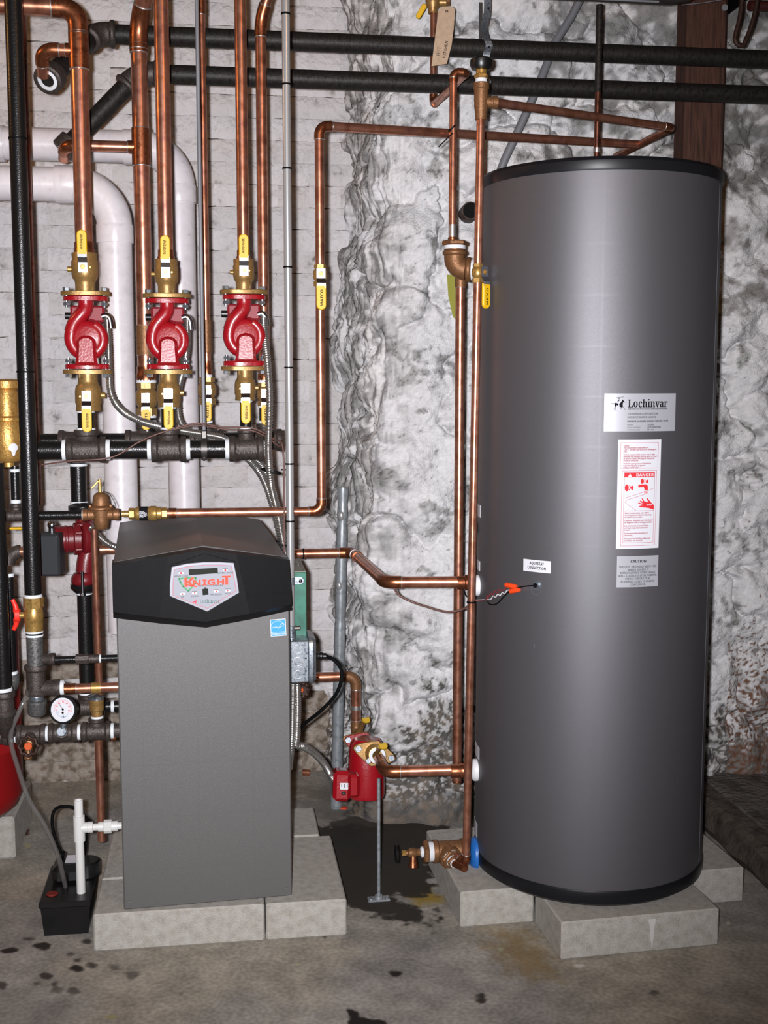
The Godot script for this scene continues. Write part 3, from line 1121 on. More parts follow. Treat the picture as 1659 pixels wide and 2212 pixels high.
# an inline ball valve along local +y with its lever turned up; k scales the body, the lever keeps its size
func lever_valve(called: String, label: String, where: Transform3D, k: float, group: String, logo: String, body_mat: Material, flanged := true, lever_k := 1.0) -> Node3D:
	var o := thing(called, label, "valve", Vector3.ZERO, group)
	var u := 0.00112 * k
	var b := M.new()
	if flanged:
		b.lathe(lift(Vector3.ZERO), v2([0, 0, 21 * u, 0, 21 * u, 16 * u, 22 * u, 22 * u, 26 * u, 27 * u, 28 * u, 38 * u, 28 * u, 62 * u, 26 * u, 66 * u, 27 * u, 78 * u, 26 * u, 80 * u, 20 * u, 80 * u]), 26, 0.6)
	else:
		b.lathe_flat(lift(Vector3.ZERO), v2([16 * u, 0, 22 * u, 0, 22 * u, 13 * u, 18 * u, 13 * u]), 6)
		b.lathe(lift(Vector3.ZERO), v2([18 * u, 13 * u, 22 * u, 18 * u, 26 * u, 26 * u, 26 * u, 46 * u, 22 * u, 54 * u, 18 * u, 60 * u]), 24, 0.6)
		b.lathe_flat(lift(Vector3(0, 60 * u, 0)), v2([16 * u, 0, 24 * u, 0, 24 * u, 18 * u, 16 * u, 18 * u]), 6)
	var yc := (48.0 if flanged else 36.0) * u
	var rz := 28.0 * u
	b.cyl(along(Vector3(0, yc, rz * 0.7), Vector3.BACK), 8 * u, rz * 0.7, 16)
	part(o, "valve_body", b, body_mat, "", true)
	if flanged:
		part(o, "drain_port", M.new().cyl(along(Vector3(-24 * u, yc - 2 * u, 0), Vector3.LEFT), 6 * u, 12 * u, 14, 0.001), mats.brass, "", true)
		part(o, "stop_pin", M.new().cyl(along(Vector3(14 * u, yc, rz * 0.9), Vector3.BACK), 2.2 * u, 6 * u, 8), mats.brass, "", true)
	# the lever: a stamped plate on the stem, a step, a dipped yellow grip
	var w := 0.0106 * lever_k
	var z0 := rz * 1.32
	var lv := M.new()
	var prof := [Vector2(z0, yc - 0.013), Vector2(z0, yc + 0.0115), Vector2(z0 + 0.007, yc + 0.022), Vector2(z0 + 0.007, yc + 0.034)]
	for i in 3:
		var a: Vector2 = prof[i]
		var c: Vector2 = prof[i + 1]
		var dn := (c - a).normalized()
		var th := Vector2(-dn.y, dn.x) * -0.0026
		var ps := []
		for e in [a, c, c + th, a + th]:
			ps.append(e)
		for sx in [-1.0, 1.0]:
			lv.flat(ps.map(func(e): return Vector3(sx * w, e.y, e.x)), Vector3(sx, 0, 0))
		for j in 4:
			var p: Vector2 = ps[j]
			var q: Vector2 = ps[(j + 1) % 4]
			var nn := Vector3(0, (p.y + q.y - a.y - c.y), (p.x + q.x - a.x - c.x))
			lv.flat([Vector3(-w, p.y, p.x), Vector3(w, p.y, p.x), Vector3(w, q.y, q.x), Vector3(-w, q.y, q.x)], nn)
	var lever := part(o, "lever", lv, mats.chrome, "", true)
	var gl := 0.057 * lever_k
	var grip_poly := [Vector2(-w * 1.08, 0), Vector2(w * 1.08, 0)]
	for i in 9:
		grip_poly.append(Vector2(cos(PI * i / 8) * w * 1.08, gl - w + sin(PI * i / 8) * w * 1.08))
	var gt := lift(Vector3(0, yc + 0.027, z0 + 0.0035))
	var grip := part(lever, "grip", M.new().prism(gt, grip_poly, 0.0062, 0.0016), mats.yellow_grip, "", true)
	if logo != "":
		var lt := gt * Transform3D(Basis(Vector3.BACK, -PI / 2), Vector3(-0.001, gl * 0.52, 0.0062))
		var lw := M.new().words(lt, face(false, true), logo, 0.0068 * lever_k, 0.0004, (0.033 * lever_k) / maxf(0.001, logo.length() * 0.0055 * lever_k))
		part(grip, "printed_name", lw, mats.print_black, "", true)
	part(lever, "stem_nut", M.new().hexa(along(Vector3(0, yc, z0), Vector3.BACK), 0.0062 * lever_k, 0.004).cyl(along(Vector3(0, yc, z0), Vector3.BACK), 0.0028, 0.007, 10), mats.brass, "", true)
	o.transform = where
	return o


func bolt(o: Node3D, p: Vector3, dir: Vector3, r: float, length: float) -> void:
	var d := dir.normalized()
	var m := M.new().hexa(along(p, d, 0.3), r, r * 1.1)
	m.cyl(along(p - d * length, d), r * 0.5, length, 10)
	m.hexa(along(p - d * (length - 0.004), d, 0.5), r, -r * 0.0 + r * 0.9)
	part(o, "bolt", m, mats.zinc, "", true)


# the red zone circulator, seen on its volute; local origin half way between the flanges, z to the viewer
func zone_pump(label: String, where: Vector3, half: float, brass_w: float) -> Node3D:
	var o := thing("circulator_pump", label, "pump", Vector3.ZERO, "red zone circulators")
	var red: Material = mats.red_paint
	for s in [-1.0, 1.0]:
		var fl := []
		for q in circle(0, 0, 0.030, 24):
			fl.append(Vector2(q.x + signf(q.x) * 0.022, q.y * (1.0 - 0.25 * smoothstep(0.0, 0.03, absf(q.x)))))
		var t := Transform3D(Basis(Vector3.RIGHT, -PI / 2), Vector3(0, s * half - (0.0115 if s > 0 else 0.0), 0))
		part(o, "flange", M.new().prism(t, fl, 0.0115, 0.002), red, "", true)
		var bf := []
		for q in circle(0, 0, 0.031, 24):
			bf.append(Vector2(q.x + signf(q.x) * 0.027, q.y * (1.0 - 0.25 * smoothstep(0.0, 0.03, absf(q.x)))))
		var t2 := Transform3D(Basis(Vector3.RIGHT, -PI / 2), Vector3(0, s * half + (0.0015 if s > 0 else -0.0115), 0))
		part(o, "brass_flange", M.new().prism(t2, bf, 0.010, 0.0015), mats.dull_brass, "", true)
		for x in [-0.044, 0.044]:
			bolt(o, Vector3(x, s * (half + 0.0115), 0.006), Vector3(0, s, 0), 0.0082, 0.038)
	# volute: a swelling scroll round the impeller, rising into the top neck on the left
	var sc := []
	var rr := []
	for i in 41:
		var f := i / 40.0
		var w := deg_to_rad(lerpf(60.0, -205.0, f))
		var rad := lerpf(0.0355, 0.0385, f)
		sc.append(Vector3(cos(w) * rad + 0.002, -0.014 + sin(w) * rad * 1.04, 0.004))
		rr.append(lerpf(0.0125, 0.0165, f))
	var vol := M.new().tube(sc, rr, 16)
	vol.lathe(along(Vector3(0.002, -0.014, -0.012), Vector3.BACK), v2([0, 0, 0.037, 0, 0.044, 0.012, 0.042, 0.021, 0.036, 0.0265, 0.026, 0.029, 0.0, 0.031]), 32, 0.9)
	var neck := smooth([Vector3(0, half - 0.004, 0), Vector3(0, half - 0.022, 0), Vector3(-0.004, half - 0.036, 0.003), Vector3(-0.016, half - 0.05, 0.005), Vector3(-0.028, half - 0.066, 0.005), Vector3(-0.0355, half - 0.086, 0.004)], 0.004)
	var nr := []
	for i in neck.size():
		nr.append(lerpf(0.0185, 0.0165, float(i) / neck.size()))
	vol.tube(neck, nr, 18)
	part(o, "volute", vol, red, "", true)
	# the suction boss that rises out of the scroll down to the lower flange
	var bp := [Vector2(-0.026, -half + 0.006), Vector2(0.030, -half + 0.006), Vector2(0.0265, -half + 0.016), Vector2(0.0245, -0.04)]
	for i in 9:
		var w := PI * i / 8
		bp.append(Vector2(0.002 + cos(w) * 0.0225, -0.026 + sin(w) * 0.017))
	bp.append(Vector2(-0.0205, -0.04))
	bp.append(Vector2(-0.0225, -half + 0.016))
	var boss := M.new().prism(Transform3D(Basis(Vector3.RIGHT, -0.05), Vector3.ZERO), bp, 0.042, 0.007)
	part(o, "suction_boss", boss, red, "", true)
	# motor and terminal box behind
	part(o, "motor", M.new().cyl(along(Vector3(0.002, -0.006, -0.125), Vector3.BACK), 0.041, 0.115, 28, 0.006), mats.red_matt, "", true)
	part(o, "terminal_box", M.new().box(lift(Vector3(0.0, 0.046, -0.06)), Vector3(0.08, 0.04, 0.07), 0.005), mats.red_matt, "", true)
	part(o, "cord_plug", M.new().cyl(along(Vector3(-0.036, 0.042, -0.05), Vector3.LEFT), 0.0085, 0.019, 12, 0.001), mats.black_plastic, "", true)
	part(o, "conduit_connector", M.new().tube(smooth([Vector3(0.034, 0.04, -0.03), Vector3(0.044, 0.042, -0.03), Vector3(0.052, 0.034, -0.03), Vector3(0.055, 0.012, -0.03)], 0.004), 0.0085, 12), mats.chrome, "", true)
	o.position = where
	return o


func flex(pts: Array, r := 0.0095) -> M:   # armoured cable: a line of rolled ribs
	var line := smooth(pts, 0.0016)
	var rr := []
	for i in line.size():
		rr.append(r * (1.0 + 0.15 * sin(TAU * i * 0.0016 / 0.0078)))
	return M.new().tube(line, rr, 10)


func cord(pts: Array, r: float, seg := 8) -> M:
	return M.new().tube(smooth(pts, 0.006), r, seg)


func tie(o: Node3D, p: Vector3, dir: Vector3, r: float, tail := false) -> void:
	var m := M.new().lathe(along(p - dir.normalized() * 0.002, dir), v2([r, 0, r + 0.0016, 0, r + 0.0016, 0.004, r, 0.004]), 16)
	if tail:
		m.box(lift(p + Vector3(0, -0.001, r + 0.003)), Vector3(0.005, 0.005, 0.005), 0.001)
	part(o, "cable_tie", m, mats.tie)


# ---------------------------------------------------------------- concrete blocks
func make_blocks() -> void:
	var y := 0.09
	var list := [
		[-0.105, -2.752, 0.392, 0.194, 0.0, "long concrete block under the front edge of the boiler", "concrete blocks under the boiler"],
		[0.189, -2.855, 0.19, 0.4, 0.0, "concrete block under the boiler's right side, front one", "concrete blocks under the boiler"],
		[0.16, -3.166, 0.19, 0.206, 0.0, "concrete block behind the others at the boiler's right side", "concrete blocks under the boiler"],
		[-0.2, -3.055, 0.2, 0.4, 0.0, "concrete block under the boiler's back left corner, beside the sump pump", "concrete blocks under the boiler"],
		[0.644, -2.858, 0.184, 0.4, 0.03, "pale concrete block under the tank's left edge, below the bronze drain tee", "concrete blocks under the tank"],
		[0.94, -2.572, 0.385, 0.19, 0.05, "pale concrete block in front of the tank with a white lime streak", "concrete blocks under the tank"],
		[1.19, -2.895, 0.194, 0.4, 0.045, "pale concrete block under the tank's right side, next to the plank", "concrete blocks under the tank"],
		[0.915, -2.9, 0.3, 0.4, 0.0, "concrete block hidden under the middle of the tank", "concrete blocks under the tank"]]
	var nz := noise(30.0, 131, 2)
	for e in list:
		if e[5].begins_with("concrete block hidden"):
			continue
		var m := M.new().box(Transform3D(Basis(Vector3.UP, e[4]), Vector3(e[0], y / 2, e[1])), Vector3(e[2], y, e[3]), 0.004)
		var o := single("concrete_block", e[5], "block", m, mats.block, e[6])
		if e[5].contains("lime"):
			var t := Transform3D(Basis(Vector3.UP, e[4]), Vector3(e[0], 0, e[1])) * lift(Vector3(0.025, 0, e[3] / 2 + 0.0006))
			var st := []
			for k in 18:
				var a := TAU * k / 18
				st.append(Vector2(cos(a) * 0.03 + nz.get_noise_2d(k * 40.0, 1) * 0.02, 0.079 + sin(a) * 0.006 + nz.get_noise_2d(k * 40.0, 5) * 0.006))
			var drip := v2([-0.010, 0.08, 0.010, 0.08, 0.006, 0.062, 0.004, 0.03, 0.001, 0.012, -0.003, 0.03, -0.005, 0.062])
			part(o, "lime_streak", M.new().prism(t, st, 0.0006).prism(t, drip, 0.0006), stuff("lime", Color("c0beba"), 0.0, 0.9))
	var eb := aty(20, 1860, 0.0)
	single("concrete_block", "concrete block at the left edge beneath the red expansion tank", "block", M.new().box(lift(Vector3(eb.x - 0.12, 0.06, eb.z - 0.16)), Vector3(0.27, 0.12, 0.3), 0.006), mats.block)


# ---------------------------------------------------------------- the storage tank
const TC := Vector3(0.917, 0, -2.806)
const TR := 0.285


func tank_turn(px: float, py: float) -> Vector2:   # where a line of sight meets the tank: (turn round the axis from +z, height)
	var d := sight(px, py)
	var o := Vector2(-TC.x, -TC.z)
	var e := Vector2(d.x, d.z)
	var a := e.dot(e)
	var b := o.dot(e)
	var k := (-b - sqrt(maxf(b * b - a * (o.dot(o) - TR * TR), 0.0))) / a
	var p := d * k
	return Vector2(atan2(p.x - TC.x, p.z - TC.z), EYE + p.y)


func make_tank() -> void:
	var o := thing("storage_tank", "tall dark grey cylindrical water heater tank with black rims", "water tank", TC + Vector3(0, 0.09, 0))
	part(o, "jacket", M.new().lathe(lift(TC), v2([0, 0.1, TR - 0.006, 0.1, TR, 0.104, TR, 1.77, TR - 0.01, 1.78, 0, 1.785]), 96, 0.5), mats.tank_jacket)
	part(o, "bottom_rim", M.new().lathe(lift(TC), v2([0, 0.09, TR - 0.012, 0.09, TR + 0.001, 0.1, TR + 0.0035, 0.11, TR + 0.0035, 0.127, TR + 0.002, 0.131, TR - 0.002, 0.131]), 96, 0.6), mats.tank_band)
	part(o, "top_cap", M.new().lathe(lift(TC), v2([TR - 0.002, 1.762, TR + 0.0025, 1.762, TR + 0.004, 1.766, TR + 0.004, 1.783, TR - 0.002, 1.791, TR - 0.02, 1.795, 0, 1.8]), 96, 0.6), mats.tank_band)
	# the lap of the jacket
	var sm := tank_turn(1530, 1200)
	var strip := M.new()
	strip.box(lift(Vector3(0.001, 0, 0.0003)), Vector3(0.0016, 1.62, 0.001), 0.0003)
	part(o, "jacket_seam", strip.wrap_round(TC, TR, sm.x, 0.945), mats.print_grey, "thin bright line where the jacket laps")
	# name plate
	var a := tank_turn(1305, 892)
	var b := tank_turn(1458, 892)
	var w := (b.x - a.x) * TR
	var yt := tank_turn(1380, 850).y
	var yb := tank_turn(1380, 932).y
	var hh := yt - yb
	var turn := (a.x + b.x) / 2
	var ym := (yt + yb) / 2
	var on := func(m: M) -> M: return m.wrap_round(TC, TR, turn, ym)
	var plate := part(o, "name_plate", on.call(grid_plate(w, hh, 0.0012, 14)), mats.label_silver, "silver name plate with black print")
	var T := func(x: float, y: float) -> Transform3D: return lift(Vector3((x - 0.5) * w, (0.5 - y) * hh, 0.0013))
	part(plate, "brand_name", on.call(M.new().words(T.call(0.585, 0.265), face(true, true), "Lochinvar", hh * 0.205, 0.0003, -w * 0.56)), mats.print_black)
	part(plate, "small_print", on.call(M.new().words(T.call(0.585, 0.405), face(true, true), "High Efficiency Water Heaters, Boilers and Pool Heaters", hh * 0.034, 0.0003, -w * 0.56)), mats.print_black)
	part(plate, "small_print", on.call(M.new().words(T.call(0.30, 0.535), face(), "LOCHINVAR CORPORATION", hh * 0.05, 0.0003, -w * 0.415, HORIZONTAL_ALIGNMENT_LEFT)), mats.print_black)
	part(plate, "small_print", on.call(M.new().words(T.call(0.30, 0.625), face(), "INDIRECT WATER HEATER", hh * 0.05, 0.0003, -w * 0.395, HORIZONTAL_ALIGNMENT_LEFT)), mats.print_black)
	part(plate, "small_print", on.call(M.new().words(T.call(0.30, 0.727), face(false, true), "MAXIMUM ALLOWABLE WORKING PRESSURE, 150 PSI", hh * 0.031, 0.0003, -w * 0.58, HORIZONTAL_ALIGNMENT_LEFT)), mats.print_black)
	for e in [[0.825, "Model", "SSS080"], [0.89, "Serial number", "LDNT00001000"], [0.955, "Tank Capacity", "80   Gal."]]:
		part(plate, "small_print", on.call(M.new().words(T.call(0.30, e[0]), face(), e[1], hh * 0.028, 0.0003, 1.0, HORIZONTAL_ALIGNMENT_LEFT).words(T.call(0.575, e[0]), face(false, true), e[2], hh * 0.028, 0.0003, 1.0, HORIZONTAL_ALIGNMENT_LEFT)), mats.print_grey)
	var hk := M.new()
	horse(hk, T.call(0.18, 0.27), hh * 0.27)
	part(plate, "rider_emblem", on.call(hk), mats.print_black)
	# the long red and white warning label
	var c0 := tank_turn(1333, 1060)
	var c1 := tank_turn(1425, 1060)
	var lw := (c1.x - c0.x) * TR
	var lt := tank_turn(1380, 949).y
	var lb := tank_turn(1378, 1185).y
	var lh := lt - lb
	var lturn := (c0.x + c1.x) / 2
	var lon := func(m: M) -> M: return m.wrap_round(TC, TR, lturn, (lt + lb) / 2)
	var lab := part(o, "warning_label", lon.call(grid_plate(lw, lh, 0.001, 8)), mats.paper_white, "white warning label printed in red")
	var L := func(x: float, y: float) -> Transform3D: return lift(Vector3((x - 0.5) * lw, (0.5 - y) * lh, 0.0011))
	var q := func(x: float, y: float) -> Vector2: return Vector2((x - 0.5) * lw, (0.5 - y) * lh)
	var zt := lift(Vector3(0, 0, 0.0011))
	var frame := M.new()
	for e in [[0.055, 0.03, 0.93, 0.262], [0.1, 0.285, 0.9, 0.972], [0.15, 0.30, 0.855, 0.945], [0.15, 0.338, 0.855, 0.652]]:
		frame.stroke(zt, [q.call(e[0], e[1]), q.call(e[2], e[1]), q.call(e[2], e[3]), q.call(e[0], e[3])], 0.0008, 0.0002, true)
	frame.stroke(zt, [q.call(0.15, 0.535), q.call(0.62, 0.478)], 0.0008, 0.0002)
	frame.stroke(zt, [q.call(0.72, 0.465), q.call(0.855, 0.445)], 0.0008, 0.0002)
	frame.stroke(zt, [q.call(0.62, 0.502), q.call(0.22, 0.55), q.call(0.18, 0.568), q.call(0.2, 0.58), q.call(0.44, 0.652)], 0.0008, 0.0002)
	part(lab, "printed_frame", lon.call(frame), mats.print_pink)
	var redp := M.new()
	redp.prism(zt, [q.call(0.152, 0.302), q.call(0.853, 0.302), q.call(0.853, 0.345), q.call(0.152, 0.345)], 0.0002)
	redp.prism(zt, [q.call(0.47, 0.412), q.call(0.47, 0.437), q.call(0.6, 0.435), q.call(0.625, 0.463), q.call(0.7, 0.463), q.call(0.695, 0.425), q.call(0.655, 0.41)], 0.0002)
	for e in [[0.21, 0.44, 0.045, 0.032], [0.33, 0.44, 0.03, 0.02], [0.56, 0.382, 0.04, 0.024], [0.675, 0.385, 0.03, 0.018]]:
		var el := []
		for k in 14:
			el.append(q.call(e[0] + cos(TAU * k / 14) * e[2], e[1] + sin(TAU * k / 14) * e[3]))
		redp.prism(zt, el, 0.0002)
	redp.stroke(zt, [q.call(0.27, 0.42), q.call(0.3, 0.437), q.call(0.26, 0.46)], 0.002, 0.0002)
	redp.stroke(zt, [q.call(0.62, 0.368), q.call(0.62, 0.395)], 0.002, 0.0002)
	redp.prism(zt, [q.call(0.855, 0.645), q.call(0.72, 0.628), q.call(0.56, 0.62), q.call(0.5, 0.614), q.call(0.51, 0.606), q.call(0.6, 0.602), q.call(0.47, 0.583), q.call(0.49, 0.575), q.call(0.59, 0.588), q.call(0.51, 0.562), q.call(0.53, 0.556), q.call(0.6, 0.575), q.call(0.555, 0.54), q.call(0.575, 0.536), q.call(0.62, 0.565), q.call(0.72, 0.575), q.call(0.67, 0.538), q.call(0.69, 0.535), q.call(0.77, 0.572), q.call(0.855, 0.605)], 0.0002)
	redp.words(L.call(0.66, 0.478), face(false, true), "HOT", lh * 0.016, 0.0002)
	redp.words(L.call(0.66, 0.49), face(false, true), "HOT", lh * 0.012, 0.0002)
	part(lab, "red_picture", lon.call(redp), mats.print_red)
	var wt := M.new().words(lift(Vector3(0.62 * lw - 0.5 * lw, (0.5 - 0.3245) * lh, 0.0014)), face(false, true), "DANGER", lh * 0.026, 0.0002, -lw * 0.41)
	wt.prism(lift(Vector3(0, 0, 0.0014)), [q.call(0.23, 0.342), q.call(0.32, 0.342), q.call(0.275, 0.308)], 0.0002)
	wt.words(lift(Vector3(0.74 * lw - 0.5 * lw, (0.5 - 0.598) * lh, 0.0014)), face(false, true), "BURN", lh * 0.013, 0.0002)
	part(lab, "white_lettering", lon.call(wt), mats.paper_white)
	var ty := 0.058
	var small := M.new()
	for s in ["Caution:", "This heat exchanger complies with UPC", "S.D.P.I., provided that each of the following are", "true:", "", "The heat transfer medium must be water or other", "nontoxic fluid having a toxicity rating of Class 1,", "as listed in Clinical Toxicology of Commercial", "Products, 5th Edition.", "", "The boiler water pressure is limited to a", "maximum of 30 psi by an approved", "safety or relief valve."]:
		if s != "":
			small.words(L.call(0.12, ty), face(false, true), s, lh * 0.0085, 0.0002, -lw * 0.0155 * s.length(), HORIZONTAL_ALIGNMENT_LEFT)
		ty += 0.0178 if s != "" else 0.01
	ty = 0.672
	for s in ["Water temperature over 125° F", "can cause severe burns instantly", "or death from scalds.", "", "Children, disabled and elderly are", "at highest risk of being scalded.", "", "See instruction manual before", "setting temperature at water", "heater.", "", "Feel water before bathing or", "showering.", "", "Temperature limiting valves are", "available, see manual."]:
		if s != "":
			small.words(L.call(0.175, ty), face(false, true), s, lh * 0.0098, 0.0002, -lw * 0.0193 * s.length(), HORIZONTAL_ALIGNMENT_LEFT)
		ty += 0.0183 if s != "" else 0.013
	part(lab, "small_print", lon.call(small), stuff("print_rose", Color("9a2636"), 0.0, 0.7))
	# the silver caution plate
	var d0 := tank_turn(1332, 1238)
	var d1 := tank_turn(1421, 1232)
	var cw := (d1.x - d0.x) * TR
	var ct := tank_turn(1378, 1201).y
	var cb := tank_turn(1376, 1268).y
	var chh := ct - cb
	var con := func(m: M) -> M: return m.wrap_round(TC, TR, (d0.x + d1.x) / 2, (ct + cb) / 2)
	var cau := part(o, "caution_plate", con.call(grid_plate(cw, chh, 0.0012, 8)), mats.label_silver, "silver plate with the word CAUTION")
	part(cau, "heading", con.call(M.new().words(lift(Vector3(0, chh * 0.33, 0.0013)), face(false, true), "CAUTION", chh * 0.085, 0.0003, -cw * 0.37)), mats.print_black)
	var cm := M.new()
	var cy := 0.155
	for s in ["THE COIL PROVIDED WITH THIS", "WATER HEATER IS", "MANUFACTURED USING SINGLE", "WALL STAINLESS STEEL TUBING.", "PLEASE CHECK LOCAL", "PLUMBING CODES TO ENSURE", "COMPLIANCE."]:
		cm.words(lift(Vector3(0, chh * cy, 0.0013)), face(false, true), s, chh * 0.066, 0.0003, -cw * 0.0335 * s.length())
		cy -= 0.095
	part(cau, "small_print", con.call(cm), mats.print_grey)
	# AQUASTAT CONNECTION sticker and the opening below it
	var e0 := tank_turn(1131, 1222)
	var e1 := tank_turn(1190, 1224)
	var aw := (e1.x - e0.x) * TR
	var at1 := tank_turn(1160, 1210).y
	var ab := tank_turn(1160, 1236).y
	var aon := func(m: M) -> M: return m.wrap_round(TC, TR, (e0.x + e1.x) / 2, (at1 + ab) / 2)
	var aq := part(o, "sticker", aon.call(grid_plate(aw, at1 - ab, 0.0008, 6)), mats.paper_white, "small white sticker reading AQUASTAT CONNECTION")
	part(aq, "lettering", aon.call(M.new().words(lift(Vector3(0, 0.006, 0.0009)), face(false, true), "AQUASTAT", 0.0062, 0.0003, -aw * 0.52).words(lift(Vector3(0, -0.0045, 0.0009)), face(false, true), "CONNECTION", 0.0062, 0.0003, -aw * 0.66)), mats.print_black)
	var hole := tank_turn(1159, 1264)
	var hp := TC + Vector3(sin(hole.x) * TR, hole.y, cos(hole.x) * TR)
	var hd := Vector3(sin(hole.x), 0, cos(hole.x))
	part(o, "aquastat_bushing", M.new().lathe(along(hp - hd * 0.004, hd), v2([0.006, 0.006, 0.006, 0.012, 0.0082, 0.012, 0.009, 0.006, 0.0115, 0.006, 0.0118, 0.003]), 20), mats.zinc)
	part(o, "sensor_bore", M.new().cyl(along(hp, hd), 0.0065, 0.004, 16), mats.rubber)
	part(o, "knockout_ring", M.new().lathe(along(hp - hd * 0.001 - Vector3(0, 0.009, 0), hd), v2([0.0125, 0.0015, 0.0125, 0.0035, 0.0135, 0.0035, 0.0135, 0.0015]), 18), mats.print_grey)
	# edge-on stickers and escutcheons on the left side, where the pipes enter
	for e in [[1033, 1104, 0.03, "sticker"], [1032, 1222, 0.024, "sticker"], [1030, 1626, 0.032, "sticker"], [1026, 1792, 0.036, "sticker"]]:
		var k := tank_turn(e[0] + 3.0, e[1])
		var tn: float = k.x + 0.1
		part(o, "sticker", grid_plate(0.055, e[2], 0.0008, 6).wrap_round(TC, TR, tn - 0.16, k.y), mats.paper_white)
	for e in [[1658, 0.028, "white_plastic", "white escutcheon ring"], [1262, 0.026, "white_plastic", "white escutcheon ring"], [1838, 0.042, "blue_plastic", "blue escutcheon ring"]]:
		var yy := hgt(1025, e[0], 2.84)
		var dd := Vector3(-0.9985, 0, -0.055)
		part(o, "escutcheon", M.new().lathe(along(Vector3(TC.x, yy, TC.z) + dd * (TR - 0.001), dd), [Vector2(0.012, 0.02), Vector2(e[1] * 0.6, 0.02), Vector2(e[1] * 0.97, 0.010), Vector2(e[1], 0.006), Vector2(e[1], 0.0)], 28), mats[e[2]], e[3])
	# scuffs
	for e in [[1154, 1393, 0.003, 0.016], [1096, 1161, 0.0012, 0.006]]:
		var k := tank_turn(e[0], e[1])
		part(o, "scuff", M.new().prism(Transform3D(Basis(Vector3.BACK, 0.25), Vector3(0, 0, 0.0004)), v2([-e[2] / 2, 0, 0, -e[3] / 2, e[2] / 2, -e[3] * 0.1, e[2] * 0.2, e[3] / 2]), 0.0003).wrap_round(TC, TR, k.x, k.y), mats.print_grey)


func grid_plate(w: float, h: float, th: float, cols: int) -> M:   # a flat label, sliced so that it can be bent
	var m := M.new()
	for i in cols:
		var x0 := -w / 2 + w * i / cols
		var x1 := -w / 2 + w * (i + 1) / cols
		m.flat([Vector3(x0, -h / 2, th), Vector3(x1, -h / 2, th), Vector3(x1, h / 2, th), Vector3(x0, h / 2, th)], Vector3.BACK)
		for s in [-1.0, 1.0]:
			m.flat([Vector3(x0, s * h / 2, 0), Vector3(x1, s * h / 2, 0), Vector3(x1, s * h / 2, th), Vector3(x0, s * h / 2, th)], Vector3(0, s, 0))
	for s in [-1.0, 1.0]:
		m.flat([Vector3(s * w / 2, -h / 2, 0), Vector3(s * w / 2, h / 2, 0), Vector3(s * w / 2, h / 2, th), Vector3(s * w / 2, -h / 2, th)], Vector3(s, 0, 0))
	return m


func horse(m: M, t: Transform3D, s: float) -> void:   # the maker's mark: a rider on a galloping horse
	for poly in [
		[-0.42, 0.02, -0.3, 0.1, -0.1, 0.06, 0.02, -0.06, -0.02, -0.2, -0.16, -0.12, -0.22, -0.2, -0.3, -0.3, -0.36, -0.14],
		[0.06, -0.02, 0.2, 0.1, 0.36, 0.34, 0.4, 0.44, 0.46, 0.36, 0.6, 0.18, 0.56, 0.12, 0.46, 0.16, 0.42, -0.06, 0.44, -0.3, 0.3, -0.36, 0.1, -0.26, 0.12, -0.12],
		[-0.12, 0.2, -0.02, 0.3, 0.04, 0.42, 0.1, 0.38, 0.06, 0.28, 0.0, 0.24, -0.02, 0.14],
		[0.0, 0.5, 0.05, 0.58, 0.1, 0.5, 0.05, 0.42]]:
		var q := []
		for p in v2(poly):
			q.append(p * s)
		m.prism(t, q, 0.0003)
	for line in [[-0.32, -0.26, -0.4, -0.5, -0.36, -0.62], [-0.26, -0.26, -0.3, -0.46, -0.2, -0.66], [0.3, -0.34, 0.26, -0.5, 0.18, -0.54], [0.42, -0.28, 0.58, -0.42, 0.66, -0.6], [-0.7, 0.02, -0.44, 0.04], [0.56, 0.16, 0.86, 0.17], [-0.16, 0.62, 0.5, 0.66]]:
		var q := []
		for p in v2(line):
			q.append(p * s)
		m.stroke(t, q, s * 0.035, 0.0003)


